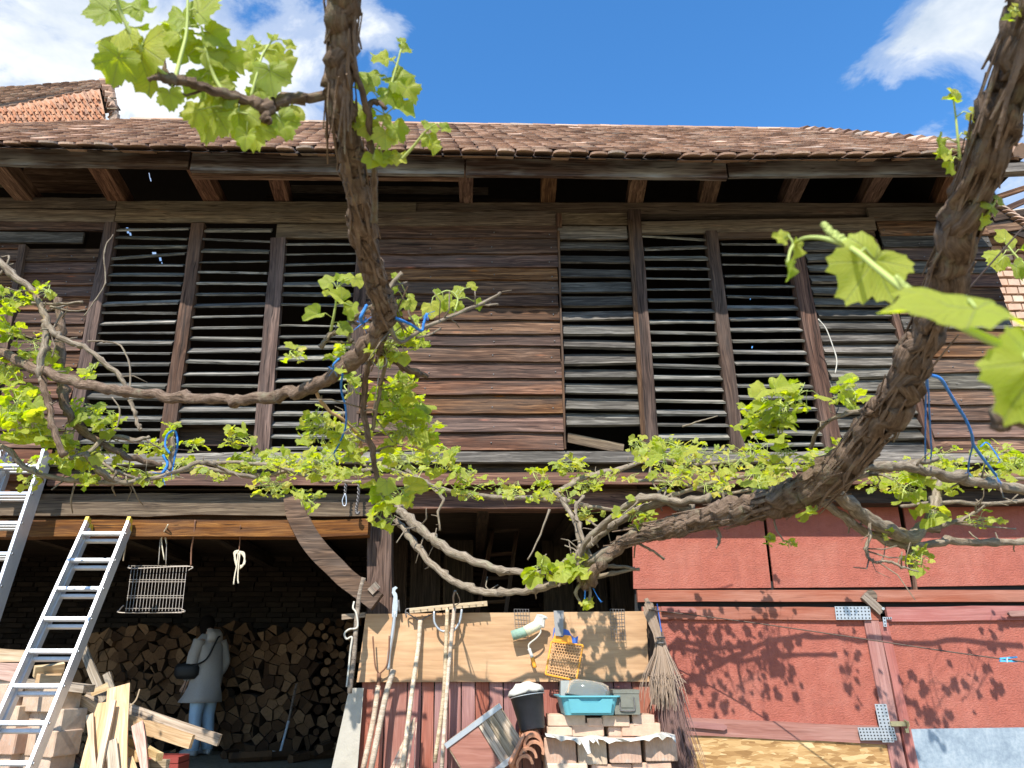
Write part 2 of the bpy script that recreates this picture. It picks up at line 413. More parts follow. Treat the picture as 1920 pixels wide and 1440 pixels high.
simple('limewood', (0.40, 0.37, 0.31), 0.95, nscale=9, namp=0.25, bstr=0.5, bscale=26)
simple('red_plastic', (0.28, 0.05, 0.04), 0.55)
simple('twig', (0.17, 0.10, 0.085), 0.9)
simple('twig_pale', (0.30, 0.22, 0.16), 0.9)
simple('brass', (0.50, 0.42, 0.24), 0.4, 0.8)
simple('zinc_perf', (0.46, 0.48, 0.50), 0.42, 0.6, nscale=30, namp=0.1)
simple('coat_grey', (0.38, 0.355, 0.335), 0.95, nscale=70, namp=0.15, bstr=0.2)
simple('denim', (0.40, 0.54, 0.68), 0.9, nscale=60, namp=0.15)
simple('hair', (0.010, 0.008, 0.007), 0.95, spec=0.05)
simple('skin', (0.45, 0.28, 0.20), 0.55)
simple('shoe', (0.34, 0.34, 0.33), 0.7)
simple('bag_black', (0.012, 0.012, 0.013), 0.6)
simple('glass_bowl', (0.55, 0.60, 0.56), 0.08, extra={'Transmission_Weight': 0.75, 'IOR': 1.3})

# galvanised sheet
m, b = new_mat('galvanised')
tc = b.n('ShaderNodeTexCoord')
n1 = b.noise(tc.outputs['Object'], 3.0, 7, 0.65, 0.4); n2 = b.noise(tc.outputs['Object'], 26, 4, 0.7)
finish(b, b.ramp(b.math('ADD', b.math('MULTIPLY', n1, .6), b.math('MULTIPLY', n2, .4)), [(0.36, (0.20, 0.25, 0.30)), (0.5, (0.31, 0.37, 0.42)), (0.66, (0.46, 0.51, 0.54))]), 0.5, n2, 0.08, 0.01, 0.35)
# strand board
m, b = new_mat('strand_board')
tc = b.n('ShaderNodeTexCoord')
o = tc.outputs['Object']
lay = None; hgt = None
wn = b.n('ShaderNodeTexNoise', None, Vector=o, Scale=6.0, Detail=2.0)
wo = b.vmath('ADD', o, b.vmath('MULTIPLY', wn.outputs['Color'], (.03, .03, .03)))
for k_, an in enumerate((12, 68, -35, 115)):
    mp = b.n('ShaderNodeMapping', None, Vector=wo); mp.inputs['Rotation'].default_value = (0, R(an), 0); mp.inputs['Scale'].default_value = (9.0, 1, 42.0)
    vo = b.n('ShaderNodeTexVoronoi', {'feature': 'F1'}, Vector=mp.outputs[0], Scale=1.0)
    cr = b.n('ShaderNodeSeparateColor', None, i0=vo.outputs['Color'])
    fine = b.noise(b.vmath('MULTIPLY', mp.outputs[0], (.6, 1, 6)), 1.0, 2)
    ck = b.ramp(b.math('ADD', b.math('MULTIPLY', cr.outputs[0], .75), b.math('MULTIPLY', fine, .25)), [(0.1, (0.23, 0.12, 0.042)), (0.35, (0.36, 0.205, 0.078)), (0.65, (0.47, 0.30, 0.13)), (0.9, (0.60, 0.43, 0.23))])
    if lay is None: lay = ck; hgt = cr.outputs[1]
    else:
        pick = b.math('GREATER_THAN', cr.outputs[2], 0.52)
        lay = b.mix(pick, lay, ck); hgt = b.math('ADD', b.math('MULTIPLY', hgt, b.math('SUBTRACT', 1.0, pick)), b.math('MULTIPLY', cr.outputs[1], pick))
c = lay
finish(b, c, 0.65, hgt, 0.25, 0.004)
# bark of the vines
m, b = new_mat('bark')
tc = b.n('ShaderNodeTexCoord'); ge = b.n('ShaderNodeNewGeometry')
uvn = b.n('ShaderNodeUVMap')
pos = ge.outputs['Position']
su = b.vmath('MULTIPLY', uvn.outputs[0], (6.0, 1.0, 1.0))
g = b.noise(su, 22, 7, 0.7)
n2 = b.noise(pos, 26, 6, 0.65)
c = b.ramp(b.math('ADD', b.math('MULTIPLY', g, .65), b.math('MULTIPLY', n2, .35)), [(0.30, (0.032, 0.021, 0.015)), (0.46, (0.14, 0.095, 0.065)), (0.60, (0.27, 0.19, 0.135)), (0.74, (0.42, 0.33, 0.24))])
li = b.ramp(b.noise(pos, 13, 5, 0.7), [(0.56, 0.0), (0.66, 0.6)])
c = b.mix(li, c, (0.20, 0.19, 0.12))
finish(b, c, 0.95, b.math('ADD', g, n2), 0.9, 0.01, spec=0.1)
m, b = new_mat('cane_bark')
ge = b.n('ShaderNodeNewGeometry'); pos = ge.outputs['Position']; uvn = b.n('ShaderNodeUVMap')
g = b.noise(b.vmath('MULTIPLY', uvn.outputs[0], (5.0, 1.0, 1.0)), 18, 6, 0.7)
c = b.ramp(g, [(0.3, (0.085, 0.062, 0.042)), (0.5, (0.22, 0.175, 0.125)), (0.72, (0.40, 0.335, 0.255))])
li = b.ramp(b.noise(pos, 17, 5, 0.7), [(0.55, 0.0), (0.66, 0.55)])
c = b.mix(li, c, (0.25, 0.235, 0.15))
ol = b.ramp(b.noise(pos, 8, 4, 0.6), [(0.66, 0.0), (0.72, 0.6)])
c = b.mix(ol, c, (0.40, 0.24, 0.06))
finish(b, c, 0.95, g, 0.8, 0.006, spec=0.1)
simple('young_stem', (0.38, 0.44, 0.12), 0.6)
simple('brown_stem', (0.40, 0.25, 0.13), 0.7)
simple('moss', (0.12, 0.12, 0.06), 0.95, nscale=60, namp=0.4)

# vine leaf: light comes through the blade; veins follow the leaf's own axes
m, b = new_mat('leaf')
tc = b.n('ShaderNodeTexCoord'); oi = b.n('ShaderNodeObjectInfo')
sp = b.n('ShaderNodeSeparateXYZ', None, i0=tc.outputs['Object'])
ang = b.math('ABSOLUTE', b.math('ARCTAN2', sp.outputs[1], sp.outputs[0]))
rr = b.math('SQRT', b.math('ADD', b.math('POWER', sp.outputs[0], 2.0), b.math('POWER', sp.outputs[1], 2.0)))
dl = b.math('PINGPONG', ang, R(27))
perp = b.math('MULTIPLY', rr, b.math('SINE', dl)); alo = b.math('MULTIPLY', rr, b.math('COSINE', dl))
main = b.ramp(perp, [(0.004, 1.0), (0.016, 0.0)])
ch = b.math('PINGPONG', b.math('SUBTRACT', alo, b.math('MULTIPLY', perp, 1.1)), 0.055)
sec = b.ramp(ch, [(0.002, 0.55), (0.009, 0.0)])
vein = b.math('MAXIMUM', main, sec)
rnd = oi.outputs['Random']
nz = b.noise(tc.outputs['Object'], 5.5, 5, 0.7)
base = b.ramp(b.math('ADD', b.math('MULTIPLY', rnd, .6), b.math('MULTIPLY', nz, .4)), [(0.05, (0.27, 0.35, 0.045)), (0.4, (0.38, 0.44, 0.055)), (0.75, (0.48, 0.50, 0.075)), (0.95, (0.55, 0.48, 0.09))])
cd = b.mix(b.math('MULTIPLY', vein, 0.6), base, (0.46, 0.50, 0.20))
ct = b.mix(b.math('MULTIPLY', vein, 0.75), b.n('ShaderNodeHueSaturation', None, Saturation=1.15, Value=1.6, Color=base).outputs[0], (0.30, 0.36, 0.05))
bm = b.n('ShaderNodeBump', None, Strength=0.5, Distance=0.03, Height=b.math('SUBTRACT', 1.0, vein))
dif = b.n('ShaderNodeBsdfPrincipled', None, Base_Color=b.mix(0.15, cd, (0.50, 0.56, 0.27)), Roughness=0.5)
dif.inputs['Specular IOR Level'].default_value = 0.3
b.t.links.new(bm.outputs[0], dif.inputs['Normal'])
tr = b.n('ShaderNodeBsdfTranslucent', None, Color=ct)
b.t.links.new(bm.outputs[0], tr.inputs['Normal'])
ms = b.n('ShaderNodeMixShader', None, i0=0.64, i1=dif.outputs[0], i2=tr.outputs[0])
b.t.links.new(ms.outputs[0], b.n('ShaderNodeOutputMaterial').inputs[0])

# the same blade for tufts too small to show their veins
m, b = new_mat('leaf_small')
ge = b.n('ShaderNodeNewGeometry')
base = b.ramp(ge.outputs['Random Per Island'], [(0.05, (0.27, 0.35, 0.045)), (0.4, (0.38, 0.44, 0.055)), (0.75, (0.48, 0.50, 0.075)), (0.95, (0.55, 0.48, 0.09))])
dif = b.n('ShaderNodeBsdfPrincipled', None, Base_Color=b.mix(0.32, base, (0.50, 0.56, 0.27)), Roughness=0.5)
tr = b.n('ShaderNodeBsdfTranslucent', None, Color=b.n('ShaderNodeHueSaturation', None, Saturation=1.15, Value=1.6, Color=base).outputs[0])
ms = b.n('ShaderNodeMixShader', None, i0=0.64, i1=dif.outputs[0], i2=tr.outputs[0])
b.t.links.new(ms.outputs[0], b.n('ShaderNodeOutputMaterial').inputs[0])

# yard earth
m, b = new_mat('earth')
ge = b.n('ShaderNodeNewGeometry')
n1 = b.noise(ge.outputs['Position'], 1.3, 8, 0.65); n2 = b.noise(ge.outputs['Position'], 24, 5, 0.6)
finish(b, b.ramp(b.math('ADD', b.math('MULTIPLY', n1, .5), b.math('MULTIPLY', n2, .5)), [(0.35, (0.14, 0.11, 0.07)), (0.55, (0.29, 0.235, 0.155)), (0.7, (0.40, 0.335, 0.235))]), 0.95, n2, 0.6, 0.02, spec=0.1)

# ================================================================== SETTING
Yw = 7.0            # loft wall
Yg = 7.35           # lower wall and gate
FLOOR = 0.5         # earth floor of the woodshed
xs = [-400, -60, -12, -8, -5, -2.5, 0, 2.5, 5, 8, 12, 60, 400]
ys = [-400, -60, -10, 0, 2, 4, 5, 6, 6.8, 7.5, 9, 12, 20, 60, 400]
def gz(y): return FLOOR * min(1, max(0, (y - 4) / 3.2))
gv = [(x, y, gz(y)) for y in ys for x in xs]
gf = [(j * len(xs) + i, j * len(xs) + i + 1, (j + 1) * len(xs) + i + 1, (j + 1) * len(xs) + i) for j in range(len(ys) - 1) for i in range(len(xs) - 1)]
tag(obj('ground', mesh_of('ground', gv, gf, MATS['earth'], True)), kind='structure')

def plank_mesh(name, L, h, t, mat, segs=5, wav=0.004, seed=None, ends=0.0):
    rs = random.Random(seed if seed is not None else random.random())
    vs_ = []; o = rs.random() * 100
    for i in range(segs + 1):
        x = -L / 2 + L * i / segs
        e = rs.uniform(-ends, ends) if i in (0, segs) else 0
        for (y, z, k) in ((-t / 2, -h / 2, 0), (t / 2, -h / 2, 1), (t / 2, h / 2, 2), (-t / 2, h / 2, 3)):
            dy = wav * mn.noise(Vector((x * 1.3 + o, k * .7, 3))); dz = wav * 1.6 * mn.noise(Vector((x * 2.1 + o, (k // 2) * 5.0, 9)))
            vs_.append((x + e, y + dy, z + dz))
    fs = [(0, 1, 2, 3), tuple(segs * 4 + k for k in (3, 2, 1, 0))]
    for i in range(segs):
        for k in range(4):
            a, c = i * 4 + k, i * 4 + (k + 1) % 4
            fs.append((a, a + 4, c + 4, c))
    return mesh_of(name, vs_, fs, MATS[mat])

def plank(name, p0, p1, h, t, mat, parent, up=(0, 0, 1), roll=0.0, segs=5, wav=0.004, ends=0.004):
    """board whose front face is centred on the line p0-p1; local X along it, roll about X (positive pushes its lower edge out)"""
    m = frame(p0, p1, Vector(up))
    L = (Vector(p1) - Vector(p0)).length
    m = m @ Matrix.Rotation(-roll, 4, 'X') @ Matrix.Translation((0, t / 2, 0))
    return obj(name, plank_mesh(name, L, h, t, mat, segs, wav, ends=ends), parent, m)

def lerp(a, b_, t): return a + (b_ - a) * t

# ------------------------------------------------------------------ the barn
barn = thing('timber_barn', (0, 9, FLOOR), 'long dark timber barn with louvred hay loft and clay tile roof', 'barn')

def zt(v, Y): return P(CX, v, Y).z
def xt(u, v, Y): return P(u, v, Y).x

# roof: eaves at Y 5.93, ridge at Y 9
EY, RY = 5.95, 9.0
def eave_z(x):      # the old eaves line sags and drops to the left end
    u = 880 + x * 191
    vv = np.interp(u, [-300, 0, 350, 870, 1300, 1600, 1920], [268, 272, 280, 287, 296, 293, 289])
    return P(u, vv, EY).z
RL, RR = P(250, 229, RY), P(1500, 248, RY)
EL, ER = Vector((-7.6, EY, eave_z(-7.6))), Vector((P(1916, 290, EY).x, EY, eave_z(5.4)))
def roof_pt(x, s):  # s 0..1 from eaves to ridge
    zr = lerp(RL.z, RR.z, (x - RL.x) / (RR.x - RL.x))
    return Vector((x, lerp(EY, RY, s), lerp(eave_z(x), zr, s)))
def roof_x(s): return lerp(EL.x, RL.x, s), lerp(ER.x, RR.x, s)
vs_ = []; fs = []; NX, NS = 24, 6
for j in range(NS + 1):
    a, c = roof_x(j / NS)
    for i in range(NX + 1):
        p = roof_pt(lerp(a, c, i / NX), j / NS) - Vector((0, 0, 0.03)); vs_.append(p)
for j in range(NS):
    for i in range(NX):
        q = j * (NX + 1) + i
        fs.append((q, q + 1, q + NX + 2, q + NX + 1))
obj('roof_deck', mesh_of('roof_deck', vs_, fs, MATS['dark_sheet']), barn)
# far slope, with the few broken tiles that let the sky through
def far_slope_hit(u, v):
    d = pix_dir(u, v); k = (RL.z + RR.z) / 2
    # z = k - 0.93*(y-RY)
    t = (k + 0.93 * RY - EYE) / (d.z + 0.93 * d.y)
    return d.x * t, d.y * t
holes = []
for (u, v, w, h) in ((241, 424, .05, .10), (246, 431, .04, .05), (291, 469, .09, .08), (302, 478, .05, .06), (305, 485, .02, .03), (282, 322, .015, .10), (284, 329, .02, .05),
                     (1406, 551, .015, .06), (1495, 668, .04, .05), (1473, 689, .08, .05), (1409, 643, .03, .04), (1527, 372, .015, .15), (1536, 370, .015, .17), (1499, 680, .04, .03)):
    w *= .7; h *= .7; x, y = far_slope_hit(u, v); holes.append((x - w / 2, x + w / 2, y - h / 2, y + h / 2))
gx = sorted({-7.8, 5.03, *[h[0] for h in holes], *[h[1] for h in holes]}); gy = sorted({RY, 12.4, *[h[2] for h in holes], *[h[3] for h in holes]})
kz = (RL.z + RR.z) / 2
vs_ = [(x, y, kz - 0.08 - 0.93 * (y - RY)) for y in gy for x in gx]; fs = []
for j in range(len(gy) - 1):
    for i in range(len(gx) - 1):
        mx, my = (gx[i] + gx[i + 1]) / 2, (gy[j] + gy[j + 1]) / 2
        if any(h[0] < mx < h[1] and h[2] < my < h[3] for h in holes): continue
        q = j * len(gx) + i; fs.append((q, q + 1, q + len(gx) + 1, q + len(gx)))
obj('far_roof_slope', mesh_of('far_roof_slope', vs_, fs, MATS['dark_sheet']), barn)
# hipped / gable ends, loft floor, inner walls
XL, XR = -7.4, P(1846, 500, Yw).x
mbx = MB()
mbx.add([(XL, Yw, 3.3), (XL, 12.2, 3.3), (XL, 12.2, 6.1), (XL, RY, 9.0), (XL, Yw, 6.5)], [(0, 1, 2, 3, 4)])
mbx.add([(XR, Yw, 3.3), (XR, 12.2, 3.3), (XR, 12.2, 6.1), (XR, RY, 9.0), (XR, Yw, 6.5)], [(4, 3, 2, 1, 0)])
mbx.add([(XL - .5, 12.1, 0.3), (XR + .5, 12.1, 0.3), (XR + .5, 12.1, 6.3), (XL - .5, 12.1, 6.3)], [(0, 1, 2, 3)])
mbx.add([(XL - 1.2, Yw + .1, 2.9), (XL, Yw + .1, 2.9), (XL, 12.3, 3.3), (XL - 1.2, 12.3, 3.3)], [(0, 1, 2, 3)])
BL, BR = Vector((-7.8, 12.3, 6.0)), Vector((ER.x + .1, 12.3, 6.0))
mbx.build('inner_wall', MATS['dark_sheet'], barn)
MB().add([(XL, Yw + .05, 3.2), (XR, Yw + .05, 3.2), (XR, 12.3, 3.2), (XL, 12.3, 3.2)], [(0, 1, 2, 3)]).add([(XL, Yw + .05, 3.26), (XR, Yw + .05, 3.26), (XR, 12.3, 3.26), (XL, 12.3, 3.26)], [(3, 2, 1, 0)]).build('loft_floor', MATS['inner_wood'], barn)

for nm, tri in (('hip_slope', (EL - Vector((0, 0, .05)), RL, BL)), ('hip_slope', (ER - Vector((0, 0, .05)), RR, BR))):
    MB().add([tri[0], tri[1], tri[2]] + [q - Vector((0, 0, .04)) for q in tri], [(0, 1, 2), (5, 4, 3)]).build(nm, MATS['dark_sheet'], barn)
# tiles
TW, EXPO = 0.181, 0.132
def tile_mesh(curl=0.0):
    w, L, t = TW * 0.95, 0.30, 0.021
    out = [(-w / 2, L), (-w / 2, 0.05), (-w * .43, 0.025), (-w * .26, 0.006), (0, 0.0), (w * .26, 0.006), (w * .43, 0.025), (w / 2, 0.05), (w / 2, L)]
    n = len(out)
    vs_ = [(x, y, t + curl * (x / w) ** 2) for x, y in out] + [(x, y, curl * (x / w) ** 2) for x, y in out]
    fs = [tuple(range(n)), tuple(range(2 * n - 1, n - 1, -1))] + [(i, i + n, (i + 1) % n + n, (i + 1) % n) for i in range(n)]
    return vs_, fs
tiles_me = [mesh_of('roof_tile', *tile_mesh(c), MATS['roof_clay']) for c in (-0.02, 0.0, 0.018)]
slope_len = math.hypot(RY - EY, RL.z - EL.z)
slope_ang = math.atan2(RL.z - eave_z(RL.x), RY - EY)
rest = MB(); rt = random.Random(5); nrow = int(slope_len / EXPO)
made = 0
tv = [tile_mesh(c) for c in (-0.02, 0.0, 0.018)]
for r_ in range(nrow + 1):
    s_ = (r_ * EXPO - (0.07 if r_ == 0 else 0.0)) / slope_len
    a, c = roof_x(min(1, max(0, s_)))
    x = a + (TW / 2 if r_ % 2 else 0)
    while x < c - 0.05:
        xx = x + rt.uniform(-.008, .008)
        p = roof_pt(xx, s_ + rt.uniform(-.004, .004))
        if r_ == 0: p.z = eave_z(xx) - 0.03
        zl = roof_pt(xx + .5, s_).z - roof_pt(xx - .5, s_).z
        pit = slope_ang - R(7) + rt.gauss(0, .035)
        if r_ == 0: pit -= R(14)
        m = Matrix.Translation(p + Vector((0, 0, 0.025 + (0.02 if r_ else 0.0) + rt.uniform(0, .012)))) @ Matrix.Rotation(rt.gauss(0, .035), 4, 'Z') @ Matrix.Rotation(-math.atan(zl) + rt.gauss(0, .025), 4, 'Y') @ Matrix.Rotation(pit, 4, 'X')
        k = rt.randrange(3)
        if -470 < (p.x * 191 + 410) and 0 < 880 + p.x * 191 + 40 and made < 300:
            obj('roof_tile', tiles_me[k], barn, m); made += 1
        else:
            rest.add([m @ Vector(q) for q in tv[k][0]], tv[k][1])
        x += TW
tag(rest.build('roof_tiling', MATS['roof_clay'], barn), kind='stuff')
# ridge tiles
for i in range(30):
    x0 = lerp(RL.x, RR.x, i / 30); x1 = lerp(RL.x, RR.x, (i + 1.12) / 30); z0 = lerp(RL.z, RR.z, i / 30)
    mb = MB(); n = 6
    vv = [Vector((x, RY + 0.11 * math.cos(math.pi * k / n), z0 + rt.uniform(-.0, .012) + (0.012 if x == x0 else 0) - .05 + 0.085 * math.sin(math.pi * k / n))) for x in (x0, x1) for k in range(n + 1)]
    mb.add(vv, [(k, k + 1, k + n + 2, k + n + 1) for k in range(n)])
    mb.build('ridge_tile', MATS['roof_clay'], barn)
# hip tiles on the right-hand end
for i in range(20):
    a = lerp(ER.x, RR.x, i / 20), i / 20
    pa = Vector((lerp(ER.x, RR.x, i / 20), lerp(EY, RY, i / 20), lerp(eave_z(ER.x), RR.z, i / 20))); pb = Vector((lerp(ER.x, RR.x, (i + 1.1) / 20), lerp(EY, RY, (i + 1.1) / 20), lerp(eave_z(ER.x), RR.z, (i + 1.1) / 20)))
    MB().tube([pa + Vector((0, 0, .03)), pb], [0.085, 0.07], 8).build('hip_tile', MATS['roof_clay'], barn)

# fascia: four long lengths of gutter board
for (u0, u1, va0, va1, vb0, vb1) in ((-40, 355, 279, 284, 307, 314), (358, 870, 287, 294, 318, 327), (873, 1362, 296, 302, 327, 334), (1365, 1915, 299, 297, 333, 322)):
    Y = EY + 0.19
    p0 = P(u0, (va0 + vb0) / 2, Y); p1 = P(u1, (va1 + vb1) / 2, Y)
    h = (zt(va0, Y) - zt(vb0, Y) + zt(va1, Y) - zt(vb1, Y)) / 2
    plank('fascia_board', p0, p1, h, 0.045, 'fascia_wood', barn, segs=8, wav=0.008)
plank('gutter_board_end', P(1880, 314, EY + .0), P(1945, 312, EY + .0), 0.10, 0.09, 'sill_wood', barn)
plank('soffit_board', P(360, 326, EY + .35), P(860, 330, EY + .35), 0.05, 0.06, 'rafter_wood', barn)
# sprocket rafters from the wall plate out to the fascia
for (ue, uw, w) in ((-10, 50, 40), (180, 222, 40), (362, 400, 36), (510, 530, 32), (660, 668, 32), (874, 874, 30), (1032, 1027, 31), (1202, 1191, 34), (1344, 1326, 36), (1512, 1482, 36), (1668, 1630, 38), (1800, 1770, 38)):
    pe = P(ue, 312, EY + 0.25); pw = P(uw, 382, Yw + 0.06)
    dirv = (pw - pe).normalized(); pe = pe - dirv * 0.0; pw2 = pw + dirv * 0.5
    m = frame(pe, pw2); L = (pw2 - pe).length
    obj('rafter', plank_mesh('rafter', L, 0.17, M_of(w, pw) * .82, 'rafter_wood', 5, 0.01), barn, m @ Matrix.Translation((0, 0, 0.085)))
for (u0, u1, v0, v1, h, mt) in ((545, 915, 353, 357, 14, 'header_wood'), (500, 1010, 371, 379, 14, 'inner_wood'), (40, 215, 332, 336, 60, 'rafter_wood'), (0, 30, 342, 342, 16, 'header_wood')):
    p0, p1 = P(u0, v0, Yw + .35), P(u1, v1, Yw + .35)
    plank('loose_batten', p0, p1, M_of(h, p0), 0.03, mt, barn)

# headers and wall plate
def hb(u0, v0, u1, v1, hpx, mt, dy=0.0, t=0.03, roll=0.0, name='header_board'):
    p0, p1 = P(u0, v0, Yw + dy), P(u1, v1, Yw + dy)
    h = abs(zt(v0 - hpx / 2, Yw) - zt(v0 + hpx / 2, Yw))
    return plank(name, p0, p1, h, t, mt, barn, roll=roll, segs=8, wav=0.006)
hb(-20, 380, 217, 380, 19, 'header_wood', -.02); hb(-20, 403, 215, 405, 22, 'header_wood', -.03); hb(-20, 421, 212, 424, 18, 'clapboard', -.02)
hb(-20, 444, 155, 445, 19, 'clapboard_grey', -.04)
hb(218, 387, 780, 389, 20, 'header_wood', -.03); hb(217, 405, 700, 409, 18, 'header_wood', -.025)
hb(518, 433, 690, 434, 25, 'header_wood', -.035)
hb(700, 410, 1041, 409, 25, 'header_wood', -.04)
hb(780, 390, 1830, 391, 21, 'header_wood', 0.03, 0.12, name='wall_plate')
hb(1040, 410, 1200, 411, 22, 'header_wood', 0.02, 0.1, name='wall_plate')
hb(1198, 427, 1641, 419, 23, 'header_wood', -.03); hb(1338, 441, 1641, 436, 14, 'post_wood', -.02)
hb(1628, 402, 1790, 398, 24, 'header_wood', -.02)
plank('bracket_block', P(1048, 400, Yw - .06), P(1048, 425, Yw - .06), 0.06, 0.08, 'post_wood', barn, up=(1, 0, 0))

# posts of the loft front
posts = {}
def post(k, ut, vt, ub, vb, wpx, mt='post_wood', dy=-0.05, t=0.1):
    p0, p1 = P(ut, vt, Yw + dy), P(ub, vb, Yw + dy)
    posts[k] = (ut, vt, ub, vb, wpx)
    plank('post', p0, p1, M_of(wpx, p1) * .98, t, mt, barn, up=(1, 0, 0), segs=7, wav=0.008)
post(0, 207, 416, 128, 850, 26); post(1, 371, 418, 308, 850, 27); post(2, 522, 446, 488, 850, 31); post(3, 682, 440, 655, 850, 26)
post(4, 1189, 392, 1224, 850, 27); post(5, 1334, 432, 1386, 850, 25); post(6, 1488, 445, 1567, 850, 32); post(7, 1640, 448, 1752, 850, 12)
plank('post_cover', P(1182, 412, Yw - .06), P(1208, 850, Yw - .06), 0.045, 0.03, 'post_wood', barn, up=(1, 0, 0))
post(8, 42, 458, -30, 850, 14)

def uat(line, v):
    ut, vt, ub, vb, w = line
    return ut + (ub - ut) * (v - vt) / (vb - vt)

rl = random.Random(21)
def louvre(a, c, v0, v1, pitch0, pitch1, ang=36, width=0.105, mat='slat_wood', skip=(), t=0.016):
    v = v0; i = 0
    while v < v1:
        ul, ur = uat(a, v) + a[4] * .42, uat(c, v) - c[4] * .42
        if i not in skip:
            an = R(ang + rl.gauss(0, 6)); sag = rl.gauss(0, 1.6) + (rl.uniform(-7, 7) if rl.random() < .05 else 0)
            p0, p1 = P(ul, v + sag * .6, Yw + 0.02), P(ur, v - sag * .6, Yw + 0.02)
            m = frame(p0, p1) @ Matrix.Rotation(an - R(90), 4, 'X')
            obj('louvre_slat', plank_mesh('louvre_slat', (p1 - p0).length, width * rl.uniform(.85, 1.22), t * rl.uniform(.8, 1.6), mat, 6, 0.006, ends=.012), barn, m)
        f = (v - v0) / (v1 - v0)
        v += lerp(pitch0, pitch1, f); i += 1
louvre(posts[0], posts[1], 430, 842, 16.5, 22)
louvre(posts[1], posts[2], 432, 800, 19.5, 23)
louvre(posts[2], posts[3], 458, 842, 18.5, 22, skip=(7,))
louvre(posts[4], posts[5], 446, 842, 19, 23)
louvre(posts[5], posts[6], 458, 842, 19.5, 22.5)
edge = (1045, 425, 1060, 842, 4)
def wide_louvre(a, c, v0, v1, p0_, p1_):
    louvre(a, c, v0, v1, p0_, p1_, ang=62, width=0.15, mat='clapboard_grey', t=0.022)
wide_louvre((1042, 430, 1058, 842, 10), posts[4], 436, 806, 25.5, 29)
wide_louvre(posts[6], posts[7], 462, 842, 20.5, 24)
hb(1046, 436, 1176, 436, 23, 'sill_wood', -.03)
plank('fallen_board', P(1064, 820, Yw + .03), P(1170, 842, Yw + .10), 0.10, 0.02, 'header_wood', barn)
plank('inner_board', P(330, 815, Yw + .12), P(492, 818, Yw + .12), 0.22, 0.03, 'inner_wood', barn)

NAILS = MB()
def clap(uL, uR, bounds, mat, dy=-0.03, roll=9.0, over=1.14, mix=None):
    """one course of weatherboarding for each pair of bounds; uL, uR give the end of the boards at height v"""
    for i in range(len(bounds) - 1):
        va, vb = bounds[i], bounds[i + 1]; vm = (va + vb) / 2
        p0, p1 = P(uL(vm) + rl.uniform(-2, 2), vm + rl.gauss(0, .7), Yw + dy), P(uR(vm) + rl.uniform(-1.5, 1.5), vm + rl.gauss(0, .7), Yw + dy)
        h = abs(zt(va, Yw) - zt(vb, Yw)) * over
        mt = mat if not mix or rl.random() > mix[1] else mix[0]
        for f_ in (.04, .34, .66, .96):
            q_ = p0.lerp(p1, f_ + rl.uniform(-.01, .01)) + Vector((0, -.012, -h * rl.uniform(.12, .3)))
            NAILS.lathe([(.0075, -.004), (.0075, .004), (.004, .006)], Matrix.Translation(q_) @ Matrix.Rotation(R(90), 4, 'X'), 6)
        plank('weatherboard', p0, p1, h, 0.022, mt, barn, roll=R(roll + rl.uniform(-2, 4)), segs=8, wav=0.007)
bm_ = [422, 446, 475, 501, 525, 550, 574, 599, 625, 647, 677, 707, 739, 774, 808, 842]
clap(lambda v: lerp(690, 664, (v - 420) / 420), lambda v: lerp(1043, 1058, (v - 420) / 420), bm_, 'clapboard')
plank('corner_batten', P(1047, 432, Yw - .06), P(1060, 842, Yw - .06), 0.02, 0.03, 'post_wood', barn, up=(1, 0, 0))
bl_ = [466, 489, 511, 535, 556, 580, 605, 630, 658, 688, 715, 745, 775, 806, 838]
clap(lambda v: 46 - (v - 466) * .18, lambda v: uat(posts[0], v) - 12, bl_, 'clapboard', dy=.0)
clap(lambda v: -60, lambda v: 40 - (v - 466) * .19, [455] + bl_, 'clapboard', dy=-.01)
br_ = [414, 439, 462, 487, 511, 537, 562, 588, 615, 641, 668, 697, 727, 757, 788, 819, 848]
clap(lambda v: 1643 + (v - 414) * .262, lambda v: 1845 + (v - 414) * .26, br_, 'clapboard', mix=('clapboard_grey', .35))
tag(NAILS.build('nail_heads', MATS['iron'], barn), kind='stuff')
# weathered sill and apron boards under the louvres
def sill(u0, v0, u1, v1, hpx, Y, mt, roll=0, t=0.03, name='sill_board'):
    p0, p1 = P(u0, v0, Y), P(u1, v1, Y)
    h = abs(zt(v0 - hpx / 2, Y) - zt(v0 + hpx / 2, Y))
    return plank(name, p0, p1, h, t, mt, barn, roll=R(roll), segs=10, wav=0.008)
sill(90, 862, 700, 856, 25, Yw - .06, 'sill_wood', 24); sill(702, 856, 1420, 856, 25, Yw - .06, 'clapboard_grey', 24); sill(1422, 857, 2010, 858, 26, Yw - .06, 'sill_wood', 24)
sill(-60, 872, 90, 872, 60, Yw - .05, 'beam_red', 6)
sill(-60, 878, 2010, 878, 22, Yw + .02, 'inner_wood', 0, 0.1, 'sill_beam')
sill(90, 899, 760, 899, 22, Yw - .04, 'beam_red', 3); sill(762, 897, 1960, 896, 22, Yw - .04, 'beam_red', 3)
sill(-60, 917, 75, 916, 25, Yw + .0, 'beam_red', 3)

